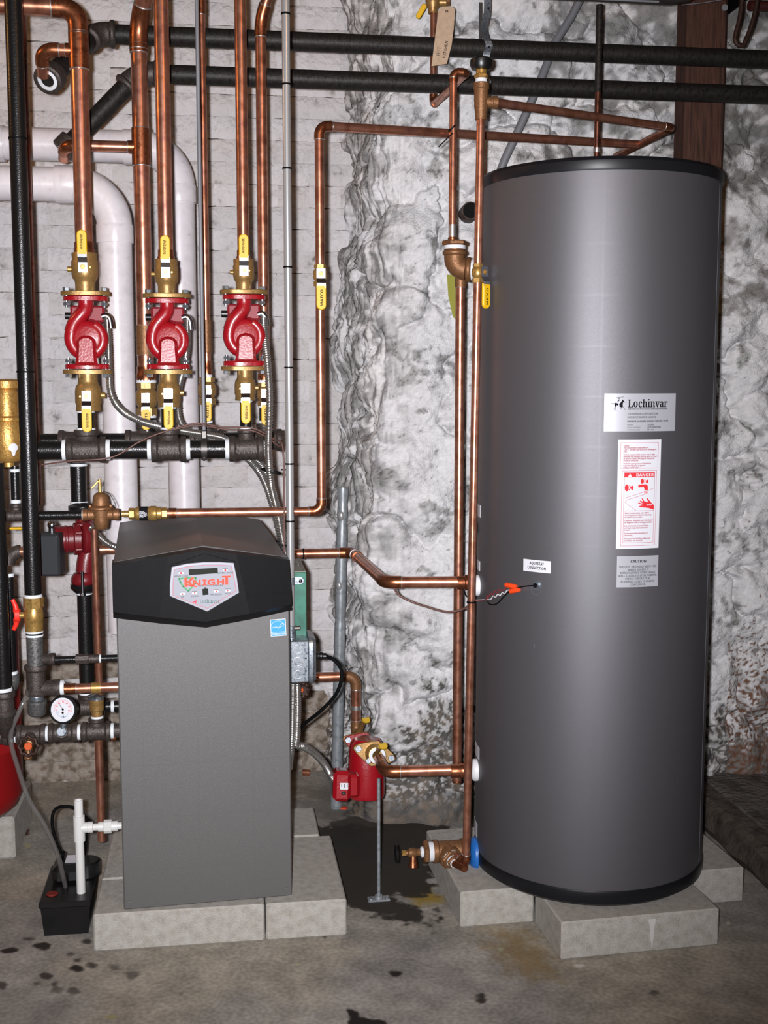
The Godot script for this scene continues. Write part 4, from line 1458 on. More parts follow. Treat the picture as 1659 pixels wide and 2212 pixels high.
# ---------------------------------------------------------------- the boiler
func make_boiler() -> void:
	var o := thing("boiler", "grey floor-standing boiler with black front panel and shield-shaped control plate", "boiler", Vector3(-0.0375, 0.09, -2.681))
	o.rotation.y = deg_to_rad(3.4)
	var W := 0.391
	var dpt := 0.49
	var top := 0.815
	var rise := 0.033
	var body := M.new()
	var hw := W / 2
	body.box(lift(Vector3(0, 0.36, -dpt / 2)), Vector3(W, 0.72, dpt), 0.003)
	part(o, "cabinet", body, mats.boiler_sheet, "", true)
	# folded top cover with a low ridge
	var cov := M.new()
	var a := [Vector3(-hw - 0.003, top, 0.004), Vector3(0, top + rise, 0.012), Vector3(hw - 0.006, top, 0.004)]
	var b := [Vector3(-hw + 0.002, top + 0.03, -0.28), Vector3(-0.002, top + rise + 0.024, -0.28), Vector3(hw - 0.022, top + 0.03, -0.28)]
	var c := [b[0] + Vector3(0, 0, 0.28 - dpt), b[1] + Vector3(0, 0, 0.28 - dpt), b[2] + Vector3(0, 0, 0.28 - dpt)]
	cov.flat([a[0], a[1], b[1], b[0]], Vector3.UP)
	cov.flat([a[1], a[2], b[2], b[1]], Vector3.UP)
	cov.flat([b[0], b[1], c[1], c[0]], Vector3.UP)
	cov.flat([b[1], b[2], c[2], c[1]], Vector3.UP)
	cov.flat([b[0], c[0], c[0] - Vector3(0, 0.15, 0), b[0] - Vector3(0, 0.15, 0)], Vector3.LEFT)
	cov.flat([b[2], c[2], c[2] - Vector3(0, 0.15, 0), b[2] - Vector3(0, 0.15, 0)], Vector3.RIGHT)
	cov.flat([c[0], c[1], c[2], c[2] - Vector3(0, 0.15, 0), c[0] - Vector3(0, 0.15, 0)], Vector3.FORWARD)
	cov.flat([a[0], b[0], b[0] - Vector3(0, 0.12, 0), a[0] - Vector3(0, 0.12, 0)], Vector3.LEFT)
	cov.flat([a[2], b[2], b[2] - Vector3(0, 0.12, 0), a[2] - Vector3(0, 0.12, 0)], Vector3.RIGHT)
	cov.flat([a[0], a[1], a[2], a[2] - Vector3(0, 0.12, 0), a[0] - Vector3(0, 0.12, 0)], Vector3.BACK)
	part(o, "top_cover", cov, mats.boiler_sheet, "", true)
	# black moulded front: a flat middle, wings that fall back, a pointed lower edge
	var zc := 0.05
	var ze := 0.034
	var ul := Vector3(-hw - 0.006, top - 0.002, ze)
	var um := Vector3(-0.003, top + rise - 0.004, zc)
	var ur := Vector3(hw - 0.004, top - 0.002, ze)
	var ll := Vector3(-hw - 0.006, top - 0.107, ze)
	var lm := Vector3(0.002, top - 0.134, zc)
	var lr := Vector3(hw + 0.002, top - 0.105, ze)
	var ulm := ul.lerp(um, 0.62)
	ulm.z = zc
	var urm := ur.lerp(um, 0.62)
	urm.z = zc
	var llm := ll.lerp(lm, 0.5)
	llm.z = zc
	var lrm := lr.lerp(lm, 0.5)
	lrm.z = zc
	var fas := M.new()
	fas.flat([ul, ulm, llm, ll], Vector3(-0.3, 0, 1))
	fas.flat([ur, urm, lrm, lr], Vector3(0.3, 0, 1))
	fas.flat([ulm, um, urm, lrm, lm, llm], Vector3.BACK)
	var drop := Vector3(0, -0.012, -0.022)
	for e in [[ll, llm], [llm, lm], [lm, lrm], [lrm, lr]]:
		fas.flat([e[0], e[1], e[1] + drop, e[0] + drop], Vector3(0, -1, 0.6))
		fas.flat([e[0] + drop, e[1] + drop, e[1] + Vector3(0, -0.012, -0.07), e[0] + Vector3(0, -0.012, -0.07)], Vector3(0, -1, 0))
	for e in [[ul, ulm], [ulm, um], [um, urm], [urm, ur]]:
		fas.flat([e[0], e[1], e[1] + Vector3(0, 0.002, -0.07), e[0] + Vector3(0, 0.002, -0.07)], Vector3.UP)
	fas.flat([ul, ll, ll + drop, ul + Vector3(0, 0, -0.05)], Vector3.LEFT)
	fas.flat([ur, lr, lr + drop, ur + Vector3(0, 0, -0.05)], Vector3.RIGHT)
	var fa := part(o, "front_panel", fas, mats.boiler_plastic, "black speckled plastic panel", true)
	# lower black lip
	var lip := M.new()
	for e in [[ll, llm], [llm, lm], [lm, lrm], [lrm, lr]]:
		var q := Vector3(0, -0.012, -0.012)
		lip.flat([e[0] + Vector3(0, -0.008, -0.006), e[1] + Vector3(0, -0.008, -0.006), e[1] + q + Vector3(0, -0.004, 0), e[0] + q + Vector3(0, -0.004, 0)], Vector3(0, -0.3, 1))
	part(fa, "panel_lip", lip, mats.black_plastic, "", true)
	# grey brow over the control plate
	part(fa, "brow", M.new().prism(lift(Vector3(0, top - 0.004, zc - 0.002)), v2([-0.075, 0.0, 0.0, 0.0245, 0.070, 0.004, 0.062, -0.012, 0.0, -0.0035, -0.066, -0.016]), 0.0035, 0.0006), mats.boiler_plastic, "", true)
	# shield-shaped control plate (drawn in thousandths of the plate's width)
	var pc := Vector3(-0.0015, top - 0.054, zc + 0.0005)
	var k := 0.000103
	var sh := func(list: Array) -> Array:
		var r := []
		for i in range(0, list.size(), 2):
			r.append(Vector2((list[i] - 925.0) * k, (780.0 - list[i + 1]) * k))
		return r
	var S := func(x: float, y: float, z := 0.0042) -> Transform3D: return lift(pc + Vector3((x - 925.0) * k, (780.0 - y) * k, z))
	part(fa, "control_rim", M.new().prism(lift(pc), sh.call([190, 960, 195, 700, 240, 325, 560, 262, 925, 238, 1280, 248, 1570, 275, 1640, 620, 1680, 940, 985, 1330]), 0.004, 0.001), mats.panel_rim, "", true)
	var plate := part(fa, "control_plate", M.new().prism(lift(pc + Vector3(0, 0, 0.0005)), sh.call([240, 950, 245, 720, 285, 370, 580, 312, 925, 290, 1280, 300, 1525, 325, 1590, 640, 1635, 900, 985, 1275]), 0.0037, 0.0003), mats.panel_silver, "silver control plate", true)
	var lines := M.new().stroke(S.call(925, 780), sh.call([262, 940, 268, 720, 300, 385, 580, 330, 925, 308, 1280, 318, 1510, 340, 1572, 640, 1612, 892, 985, 1252]), 0.0006, 0.0001, true)
	part(plate, "red_outline", lines, mats.print_red, "", true)
	part(plate, "display_window", M.new().prism(lift(pc + Vector3(0, 0, 0.0042)), sh.call([602, 388, 1222, 370, 1226, 490, 606, 515]), 0.0006), mats.screen_dark, "dark unlit display window", true)
	part(plate, "data_socket", M.new().prism(lift(pc + Vector3(0, 0, 0.0042)), sh.call([885, 825, 1010, 820, 1018, 955, 892, 962]), 0.0006).prism(lift(pc + Vector3(0, 0, 0.0042)), sh.call([935, 790, 960, 790, 960, 825, 935, 825]), 0.0006), mats.screen_dark, "", true)
	part(plate, "shield_outline", M.new().stroke(S.call(925, 780), sh.call([395, 585, 560, 572, 750, 578, 735, 700, 590, 860, 480, 760, 420, 660]), 0.0036, 0.0003, true), mats.print_green, "green shield outline", true)
	var kn := M.new()
	kn.words(S.call(595, 675, 0.0046), face(false, true), "K", 195 * k, 0.0004, -210 * k)
	kn.words(S.call(1020, 688, 0.0046), face(false, true), "NIGH", 122 * k, 0.0004, -670 * k)
	kn.words(S.call(1405, 658, 0.0046), face(false, true), "T", 190 * k, 0.0004, -190 * k)
	kn.stroke(S.call(925, 780, 0.0046), sh.call([560, 720, 640, 750, 760, 770]), 0.0022, 0.0004)
	var base_n := kn.v.size()
	for sh2 in [Vector3(0.0005, 0, 0.00005), Vector3(0, 0.0005, 0.0001)]:
		var f0 := kn.v.size()
		for i in base_n:
			kn.vert(kn.v[i] + sh2, kn.n[i])
		var num := kn.ix.size() if f0 == base_n else kn.ix.size() / 2
		for i in num:
			kn.ix.append(kn.ix[i] + f0)
	part(plate, "model_lettering", kn, mats.print_orange, "orange-red bold lettering", true)
	part(plate, "small_print", M.new().words(S.call(1070, 757), face(false, true), "HEATING BOILER", 22 * k, 0.0003, -540 * k), mats.print_grey, "", true)
	part(plate, "maker_lettering", M.new().words(S.call(1040, 1095), face(true), "Lochinvar", 78 * k, 0.0003, -430 * k).stroke(S.call(925, 780), sh.call([820, 1135, 1260, 1135]), 0.0004, 0.0002), mats.print_dark_green, "dark green serif lettering", true)
	var hm := M.new()
	horse(hm, S.call(720, 1095), 0.0075)
	part(plate, "rider_emblem", hm, mats.print_red, "", true)
	for e in [[440, 462, "MENU / EXIT", 0, 530], [1385, 430, "ENTER / RESET", 0, 490], [460, 915, "UP", 1, 985], [720, 908, "DOWN", 2, 978], [1180, 890, "PREVIOUS", 3, 958], [1435, 880, "NEXT", 4, 945]]:
		part(plate, "button", M.new().prism(S.call(e[0], e[1]), rounded(110 * k, 50 * k, 22 * k), 0.0006, 0.0002), mats.paper_white, "", true)
		var mk := M.new()
		var d := 20 * k
		var tri := [v2([-d, -d, d, -d, d, d, -d, d]), v2([-d, -d, d, -d, 0, d]), v2([-d, d, d, d, 0, -d]), v2([d, d, d, -d, -d, 0]), v2([-d, d, -d, -d, d, 0])]
		mk.prism(S.call(e[0], e[1], 0.005), tri[e[3]], 0.0003)
		part(plate, "button_mark", mk, mats.print_red, "", true)
		part(plate, "small_print", M.new().words(S.call(e[0], e[4]), face(false, true), e[2], 20 * k, 0.0002, 1.1).stroke(S.call(e[0], e[1] - 38), v2([-50 * k, 0, 50 * k, 0]), 10 * k, 0.0002), mats.print_grey, "", true)
	# energy sticker
	var ep := lift(Vector3(0.169, 0.65, 0.0)) * Transform3D(Basis(Vector3.BACK, 0.035), Vector3.ZERO)
	var st := part(o, "energy_sticker", M.new().prism(ep, rounded(0.036, 0.04, 0.0005, 1), 0.0006), mats.paper_white, "blue and white energy sticker", true)
	part(st, "blue_field", M.new().prism(ep * lift(Vector3(0, 0.0045, 0.0006)), rounded(0.033, 0.028, 0.0003, 1), 0.0003).prism(ep * lift(Vector3(0, -0.0145, 0.0006)), rounded(0.033, 0.0085, 0.0003, 1), 0.0003), mats.sticker_blue, "", true)
	var ew := M.new()
	var arcp := []
	for i in 13:
		var w := deg_to_rad(170.0 - 150.0 * i / 12)
		arcp.append(Vector2(cos(w) * 0.0165 - 0.001, 0.0005 + sin(w) * 0.0155))
	ew.stroke(ep * lift(Vector3(0, 0, 0.0009)), arcp, 0.0007, 0.0002)
	var star := []
	for i in 10:
		var w := PI / 2 + TAU * i / 10
		var rr := 0.005 if i % 2 == 0 else 0.0022
		star.append(Vector2(0.0095 + cos(w) * rr, 0.006 + sin(w) * rr))
	ew.stroke(ep * lift(Vector3(0, 0, 0.0009)), star, 0.0007, 0.0002, true)
	ew.stroke(ep * lift(Vector3(0, 0, 0.0009)), v2([-0.014, 0.0, -0.011, 0.003, -0.0105, 0.001, -0.009, 0.002, -0.008, 0.0005, -0.0065, 0.003, -0.0055, 0.0, -0.004, 0.003, -0.003, 0.0, -0.001, 0.003, 0.0005, -0.002, 0.003, 0.004, 0.004, 0.0, 0.006, 0.003, 0.007, 0.001]), 0.0008, 0.0002)
	ew.words(ep * lift(Vector3(0, -0.0145, 0.0009)), face(false, true), "ENERGY STAR", 0.0044, 0.0003, -0.029)
	part(st, "white_drawing", ew, mats.paper_white, "", true)
	for x in [-0.182, 0.181]:
		part(o, "screw", M.new().cyl(along(Vector3(x, 0.021, 0.0), Vector3.BACK), 0.0035, 0.0025, 10, 0.0006), mats.chrome, "", true)


# ---------------------------------------------------------------- pumps, risers and manifolds on the left
const DF := 2.93   # distance of the front row of pipes
const DB := 3.15   # distance of the return row behind
const RC := {150: 0.0207, 125: 0.0175, 100: 0.0143, 75: 0.0111, 50: 0.0080}   # copper radii by size


func column(px: float, py: float, d: float, top_py: float, bottom_py: float) -> Array:   # an upright line: [top, bottom]
	var x := at(px, py, d).x
	return [Vector3(x, hgt(px, top_py, d), -d), Vector3(x, hgt(px, bottom_py, d), -d)]


func make_pump_stack(px: float, flange_top: float, flange_bottom: float, r: float, k: float, which: String, pipe_label: String, nip: Array) -> void:
	var c := column(px, 720, DF, flange_top, flange_bottom)
	var half: float = (c[0].y - c[1].y) / 2
	var mid: Vector3 = (c[0] + c[1]) / 2
	zone_pump("red circulator pump on the " + which, mid, half, 0.11)
	lever_valve("ball_valve", "brass ball valve with raised yellow lever above the red pump on the " + which, lift(c[0] + Vector3(0, 0.0115, 0)), k, "isolation valves at the red pumps", "Webstone", mats.dull_brass)
	var turned := Transform3D(Basis(Vector3.BACK, PI), c[1] - Vector3(0, 0.0115, 0))
	lever_valve("ball_valve", "brass ball valve with lowered yellow lever below the red pump on the " + which, turned, k, "isolation valves at the red pumps", "Webstone", mats.dull_brass)


func make_risers() -> void:
	make_pump_stack(187, 640, 797, RC[150], 1.0, "leftmost copper riser", "", [])
	make_pump_stack(362, 645, 797, RC[125], 0.9, "middle copper riser", "", [])
	make_pump_stack(528, 637, 790, RC[100], 0.82, "rightmost copper riser", "", [])
	var cu: Material = mats.copper
	var fit: Material = mats.copper_fitting
	# riser 1: up, elbow to the left at the top, with a side branch into the upper black main
	var a := column(183, 300, DF, 18, 548)
	a[1].y = column(187, 720, DF, 640, 640)[0].y + 0.1
	a[1].x = at(187, 720, DF).x
	a[0].x = a[1].x
	var o := thing("copper_riser", "thick copper riser with a soldered side branch, leftmost pump", "pipe", a[1], "copper risers")
	copper_run(o, [a[1], a[0], Vector3(-2.58, a[0].y + 0.01, -DF)], RC[150], cu, fit)
	var b := Vector3(a[0].x, hgt(183, 110, DF), -DF)
	copper_tee(o, b, Vector3.UP, Vector3.LEFT, RC[150], 0.042, 0.03, fit, RC[100])
	var e1 := b + Vector3(-0.085, 0.0, 0)
	var e2 := Vector3(e1.x - 0.004, hgt(100, 163, DF + 0.05), -DF - 0.055)
	copper_run(o, [b + Vector3(-0.02, 0, 0), e1, e2], RC[100], cu, fit)
	part(o, "threaded_adapter", M.new().lathe(along(a[1] - Vector3(0, 0.004, 0), Vector3.UP), v2([0.018, 0, 0.0245, 0, 0.0245, 0.014, 0.0228, 0.016, 0.0228, 0.03, 0.02, 0.032]), 20), fit)
	tape_at(o, a[1] - Vector3(0, 0.005, 0), Vector3.UP, 0.0235, 0.008)
	# riser 2 and 3: straight up
	for e in [[362, 357, 125, "middle", 645, 0.09], [528, 524, 100, "right", 637, 0.082]]:
		var x := at(e[0], 720, DF).x
		var y0: float = hgt(e[0], e[4], DF) + e[5]
		var q := thing("copper_riser", "straight copper riser above the %s red pump" % ("middle" if e[3] == "middle" else "right-hand"), "pipe", Vector3(x, y0, -DF), "copper risers")
		pipe_between(q, "pipe", Vector3(x, y0, -DF), Vector3(x, CEIL, -DF), RC[e[2]], cu)
		var rr: float = RC[e[2]]
		part(q, "threaded_adapter", M.new().lathe(lift(Vector3(x, y0 - 0.004, -DF)), [Vector2(rr * 0.9, 0), Vector2(rr * 1.2, 0), Vector2(rr * 1.2, 0.012), Vector2(rr * 1.1, 0.015), Vector2(rr * 1.1, 0.028), Vector2(rr * 0.9, 0.03)], 20), fit)
		tape_at(q, Vector3(x, y0 - 0.006, -DF), Vector3.UP, rr * 1.14, 0.006)
	# return risers behind
	var ret := [[313, 150, "thick copper return pipe with a side branch into the lower black main"], [445, 75, "thin copper return pipe behind the threaded rod"], [570, 100, "copper return pipe just left of the steel conduit"]]
	for i in 3:
		var e = ret[i]
		var x: float = at(e[0], 700, DB).x
		var yb: float = hgt(e[0], [812, 800, 812][i], DB)
		var q := thing("copper_return_pipe", e[2], "pipe", Vector3(x, yb, -DB), "copper return pipes")
		var r: float = RC[e[1]]
		if i == 0:
			var yt := hgt(305, 55, DB)
			copper_run(q, [Vector3(x, yb, -DB), Vector3(x, yt, -DB), Vector3(x + 0.05, yt + 0.13, -DB + 0.13), Vector3(x + 0.05, CEIL, -DB + 0.13)], r, mats.copper, fit)
			var tp := Vector3(x, hgt(305, 318, DB), -DB)
			copper_tee(q, tp, Vector3.UP, Vector3.LEFT, r, 0.046, 0.032, fit, RC[100])
			var end := Vector3(at(140, 318, DB).x, tp.y, -DB + 0.0)
			copper_run(q, [tp + Vector3(-0.02, 0, 0), end, end + Vector3(-0.012, -0.02, -0.075)], RC[100], cu, fit)
			coupling(q, Vector3(x, hgt(305, 105, DB), -DB), Vector3.UP, r, 0.02, fit)
			coupling(q, Vector3(x, hgt(310, 735, DB), -DB), Vector3.UP, r, 0.075, mats.bronze)
		elif i == 1:
			pipe_between(q, "pipe", Vector3(x, yb, -DB), Vector3(x, CEIL, -DB), r, cu)
			coupling(q, Vector3(x, hgt(440, 14, DB), -DB), Vector3.UP, r, 0.04, fit)
			coupling(q, Vector3(x, hgt(446, 727, DB), -DB), Vector3.UP, r * 1.08, 0.085, mats.bronze, false)
		else:
			var yt := hgt(565, 45, DB)
			copper_run(q, [Vector3(x, yb, -DB), Vector3(x, yt, -DB), Vector3(x + 0.04, yt + 0.12, -DB + 0.05), Vector3(x + 0.04, CEIL, -DB + 0.05)], r, cu, fit)
			part(q, "bare_sleeve", M.new().cyl(lift(Vector3(x, hgt(565, 64, DB), -DB)), r * 1.03, 0.018, 18), mats.solder)
		part(q, "threaded_adapter", M.new().lathe(lift(Vector3(x, yb - 0.012, -DB)), [Vector2(r * 0.8, 0), Vector2(r * 1.25, 0), Vector2(r * 1.25, 0.016), Vector2(r * 1.12, 0.02), Vector2(r * 1.12, 0.036), Vector2(r * 0.9, 0.037)], 18), fit)
		tape_at(q, Vector3(x, yb - 0.014, -DB), Vector3.UP, r * 1.2, 0.008)
		var vk: float = [1.0, 0.84, 0.72][i]
		var body := 0.078 * vk * 1.12
		var vt := Transform3D(Basis(Vector3.BACK, PI), Vector3(x, yb - 0.018, -DB))
		lever_valve("ball_valve", ["brass hexagon ball valve with lowered yellow lever, behind the leftmost and middle pumps", "brass hexagon ball valve with lowered yellow lever, between the middle and right pumps", "small brass ball valve behind the ribbed cable, right of the right-hand pump"][i], vt, vk * 0.98, "return valves", "WATTS", mats.dull_brass, false, 0.95)
		# nipple down to the return manifold
		var ny := yb - 0.018 - body
		var nb := hgt(e[0], 948, DB)
		var nn := thing("pipe_nipple", ["short black pipe nipple under the thick return valve", "short black pipe nipple under the middle return valve", "short black pipe nipple behind the ribbed cable at right"][i], "pipe", Vector3(x, nb, -DB), "nipples to the return manifold")
		pipe_between(nn, "pipe", Vector3(x, ny + 0.004, -DB), Vector3(x, nb + 0.02, -DB), r * 1.05, mats.black_iron)
		tape_at(nn, Vector3(x, ny, -DB), Vector3.UP, r * 1.12, 0.007)
		tape_at(nn, Vector3(x, nb + 0.045, -DB), Vector3.UP, r * 1.12, 0.007)
	# return manifold behind
	var ym := hgt(400, 952, DB)
	var man := thing("return_manifold", "black iron return manifold hidden behind the front manifold", "manifold", Vector3(at(320, 950, DB).x, ym, -DB))
	pipe_between(man, "pipe", Vector3(at(30, 950, DB).x, ym, -DB), Vector3(at(596, 950, DB).x, ym, -DB), 0.021, mats.black_iron)
	for e in [[313, 0.05], [447, 0.045], [572, 0.045]]:
		iron_tee(man, Vector3(at(e[0], 950, DB).x, ym, -DB), Vector3.RIGHT, Vector3.UP, 0.021, e[1], 0.044, mats.fitting_iron, "", 0.016)
	iron_tee(man, Vector3(at(170, 950, DB).x, ym, -DB), Vector3.RIGHT, Vector3.DOWN, 0.021, 0.05, 0.05, mats.fitting_iron)
	part(man, "end_plug", M.new().cyl(along(Vector3(at(598, 950, DB).x, ym, -DB), Vector3.RIGHT), 0.018, 0.014, 16, 0.002), mats.fitting_iron)
	# front manifold with its three tees
	var y2 := hgt(187, 972, DF)
	var R := 0.0225
	var xs := [at(187, 970, DF).x, at(365, 970, DF).x, at(532, 965, DF).x]
	var fm := thing("supply_manifold", "black iron manifold pipe with three tees and white thread tape", "manifold", Vector3(xs[1], y2, -DF))
	var hl := [0.047, 0.042, 0.042]
	for i in 3:
		iron_tee(fm, Vector3(xs[i], y2, -DF), Vector3.RIGHT, Vector3.UP, R, hl[i], 0.049, mats.fitting_iron, "WARD", [0.0205, 0.0185, 0.015][i])
		for s in [-1.0, 1.0]:
			if i < 2 or s < 0:
				tape_at(fm, Vector3(xs[i] + s * (hl[i] + 0.004), y2, -DF), Vector3.RIGHT, R * 1.08, 0.011)
	var xl := at(60, 970, DF).x
	for e in [[xl, xs[0] - hl[0]], [xs[0] + hl[0], xs[1] - hl[1]], [xs[1] + hl[1], xs[2] - hl[2]]]:
		pipe_between(fm, "pipe", Vector3(e[0], y2, -DF), Vector3(e[1], y2, -DF), R, mats.black_iron)
	part(fm, "end_plug", M.new().cyl(along(Vector3(xs[2] + hl[2] - 0.004, y2, -DF), Vector3.RIGHT), 0.021, 0.008, 20, 0.002), mats.tape)
	# nipples up to the pump valves
	var cu2 := [[187, 797, 1.0, 0.0195], [362, 797, 0.9, 0.0175], [528, 790, 0.82, 0.0145]]
	for i in 3:
		var e = cu2[i]
		var vb: float = hgt(e[0], e[1], DF) - 0.0115 - 80 * 0.00112 * e[2]
		var tb: float = y2 + 0.049
		var nn := thing("pipe_nipple", "short black pipe nipple with white tape rings under the %s pump's lower valve" % ["leftmost", "middle", "right-hand"][i], "pipe", Vector3(xs[i], tb, -DF), "nipples to the front manifold")
		pipe_between(nn, "pipe", Vector3(xs[i], tb - 0.008, -DF), Vector3(xs[i], vb + 0.006, -DF), e[3], mats.black_iron)
		tape_at(nn, Vector3(xs[i], vb, -DF), Vector3.UP, e[3] * 1.08, 0.007)
		tape_at(nn, Vector3(xs[i], tb, -DF), Vector3.UP, e[3] * 1.1, 0.009)
	# threaded rod that carries the manifold, with its clevis
	var rx := at(435, 600, 2.945).x
	var rod := thing("hanger_rod", "thin threaded steel hanger rod down to the manifold", "rod", Vector3(rx, CEIL, -2.945))
	part(rod, "rod", M.new().cyl(lift(Vector3(rx, y2 + 0.02, -2.945)), 0.0048, CEIL - y2 - 0.02, 10), mats.dull_grey_pipe)
	var clev := M.new().lathe(along(Vector3(rx - 0.007, y2, -DF), Vector3.RIGHT), v2([R, 0, R + 0.004, 0, R + 0.004, 0.014, R, 0.014]), 22)
	clev.box(lift(Vector3(rx, y2 + 0.032, -2.943)), Vector3(0.013, 0.026, 0.012), 0.002).cyl(along(Vector3(rx, y2 - 0.018, -DF + 0.018), Vector3(0, -0.5, 1)), 0.006, 0.012, 8, 0.001)
	part(rod, "pipe_ring", clev, mats.dark_steel)
	# thin brown control wires laid over the manifolds
	single("control_wire", "thin brown control wire draped over the black manifolds", "wire", cord([at(90, 1004, 2.9), at(150, 996, 2.88), at(240, 988, 2.885), at(300, 955, 2.89), at(345, 936, 2.9), at(420, 915, 2.9), at(480, 922, 2.89), at(545, 925, 2.89), at(590, 948, 2.87), at(611, 968, 2.83), at(614, 1100, 2.83)], 0.0022, 6), mats.wire_brown)
	single("control_wire", "second thin brown wire hanging beside the draped one", "wire", cord([at(350, 934, 2.91), at(425, 919, 2.905), at(490, 928, 2.895), at(550, 932, 2.89), at(600, 962, 2.865), at(612, 985, 2.84), at(614, 1200, 2.835)], 0.002, 6), mats.wire_brown)


func make_black_pipes() -> void:
	var bk: Material = mats.matt_iron
	var dm := 3.22
	var r := 0.0242
	# two heating mains along the top
	var specs := [[240, 74, 1659, 128, 205, 82, 104, 172, "upper black iron heating main across the top of the walls", 0.0, "upper"], [340, 160, 1659, 209, 300, 170, 140, 324, "lower black iron heating main below the upper one", 0.0, "lower"]]
	for e in specs:
		var y := hgt(e[0], e[1], dm)
		var xl := at(e[4], e[5], dm).x
		var o := thing("heating_main", e[8], "pipe", Vector3(0.6, y, -dm), "black heating mains")
		var xr := 2.37
		pipe_between(o, "pipe", Vector3(xl + 0.04, y, -dm), Vector3(xr, y - 0.006, -dm + 0.03), r, bk, 24)
		var knee := Vector3(xl, y, -dm)
		var end := at(e[6], e[7], DF + 0.06) if e[10] == "upper" else at(e[6], e[7], DB + 0.055)
		part(o, "elbow", M.new().tube(arc_of(end, knee, knee + Vector3.RIGHT, 0.04) , r * 1.25, 20), mats.fitting_iron)
		ring_at(o, "elbow_band", knee + Vector3(0.045, 0, 0), Vector3.RIGHT, r * 1.45, 0.016, mats.fitting_iron)
		var dirn := (end - knee).normalized()
		ring_at(o, "elbow_band", knee + dirn * 0.045, dirn, r * 1.45, 0.016, mats.fitting_iron)
		pipe_between(o, "pipe", knee + dirn * 0.03, end, r, bk, 24)
		part(o, "end_coupling", M.new().lathe(along(end - dirn * 0.03, dirn), [Vector2(r, 0), Vector2(r * 1.42, 0.0), Vector2(r * 1.45, 0.004), Vector2(r * 1.45, 0.034), Vector2(r * 1.3, 0.037), Vector2(r * 1.05, 0.037), Vector2(r * 1.0, 0.02), Vector2(0, 0.02)], 24), mats.fitting_iron)
		part(o, "thread_tape", M.new().lathe(along(end, dirn), [Vector2(r * 0.98, 0.0), Vector2(r * 1.02, 0.005), Vector2(r * 0.7, 0.0065), Vector2(r * 0.66, 0.004)], 24), mats.tape)
	# the tall black iron pipe in front on the far left
	var x := at(54, 760, 2.8).x
	var y0 := hgt(76, 1286, 2.8)
	var g := thing("iron_riser", "tall glossy black iron pipe at far left with brass valve", "pipe", Vector3(x, y0, -2.8))
	pipe_between(g, "pipe", Vector3(x, y0, -2.8), Vector3(x, CEIL, -2.8), 0.0195, mats.black_iron, 24)
	for py in [300, 803]:
		tie(g, Vector3(x, hgt(54, py, 2.8), -2.8), Vector3.UP, 0.0195)
	tape_at(g, Vector3(x, y0 - 0.002, -2.8), Vector3.UP, 0.0198, 0.01)
	# brass gas valve with a red wing handle
	var vb := thing("gas_valve", "brass valve with a red wing handle on the tall black pipe", "valve", Vector3(x, y0 - 0.085, -2.8))
	var yb := hgt(80, 1362, 2.8)
	var vh := y0 - 0.004 - yb
	var vm := M.new()
	vm.lathe_flat(lift(Vector3(x, yb + vh * 0.7, -2.8)), [Vector2(0.018, 0), Vector2(0.0235, 0), Vector2(0.0235, vh * 0.3), Vector2(0.018, vh * 0.3)], 8)
	vm.lathe(lift(Vector3(x, yb, -2.8)), [Vector2(0.018, 0), Vector2(0.021, 0), Vector2(0.0215, vh * 0.3), Vector2(0.0225, vh * 0.34), Vector2(0.0225, vh * 0.55), Vector2(0.020, vh * 0.66), Vector2(0.019, vh * 0.7)], 22)
	part(vb, "valve_body", vm, mats.brass)
	part(vb, "valve_stem", M.new().cyl(along(Vector3(x - 0.02, yb + vh * 0.47, -2.8), Vector3.LEFT), 0.0075, 0.018, 14), mats.brass)
	var wing := M.new()
	var wt := facing(Vector3(x - 0.037, yb + vh * 0.47, -2.8), Vector3.LEFT)
	wing.prism(wt * lift(Vector3(0, 0, -0.006)), rounded(0.026, 0.03, 0.01), 0.012, 0.002)
	wing.tube([wt * Vector3(0, -0.008, 0.002), wt * Vector3(0, -0.022, 0.004), wt * Vector3(0, -0.034, 0.010)], [0.008, 0.006, 0.005], 10)
	wing.tube([wt * Vector3(0, 0.008, 0.002), wt * Vector3(0, 0.022, 0.004), wt * Vector3(0, 0.038, 0.010)], [0.008, 0.006, 0.005], 10)
	part(vb, "wing_handle", wing, mats.bright_red, "red wing handle")
	# grey malleable stack below the valve
	var st := thing("drip_leg", "grey iron tees and cap stacked below the brass valve", "pipe fitting", Vector3(x, hgt(85, 1546, 2.8), -2.8))
	var ya := hgt(80, 1437, 2.8)
	part(st, "pipe", M.new().cyl(lift(Vector3(x, ya, -2.8)), 0.0195, yb - ya + 0.004, 22), mats.grey_fitting)
	for p in [1364, 1372]:
		tape_at(st, Vector3(x, hgt(80, p, 2.8), -2.8), Vector3.UP, 0.0195, 0.005)
	ring_at(st, "black_band", Vector3(x, hgt(80, 1368, 2.8), -2.8), Vector3.UP, 0.0198, 0.007, mats.rubber)
	var yt := hgt(84, 1468, 2.8)
	iron_tee(st, Vector3(x, yt, -2.8), Vector3.UP, Vector3.RIGHT, 0.0185, 0.036, 0.0, mats.fitting_iron)
	part(st, "side_outlet", M.new().lathe(along(Vector3(x, hgt(110, 1486, 2.8), -2.8), Vector3.RIGHT), v2([0.018, 0.0, 0.018, 0.034, 0.02, 0.038, 0.02, 0.054, 0.013, 0.056]), 20), mats.fitting_iron)
	tape_at(st, Vector3(x + 0.06, hgt(110, 1486, 2.8), -2.8), Vector3.RIGHT, 0.0165, 0.009)
	part(st, "side_outlet", M.new().lathe(along(Vector3(x, hgt(105, 1424, 2.8), -2.8), Vector3.RIGHT), v2([0.012, 0.0, 0.012, 0.03, 0.0145, 0.033, 0.0145, 0.045, 0.008, 0.046]), 18), mats.fitting_iron)
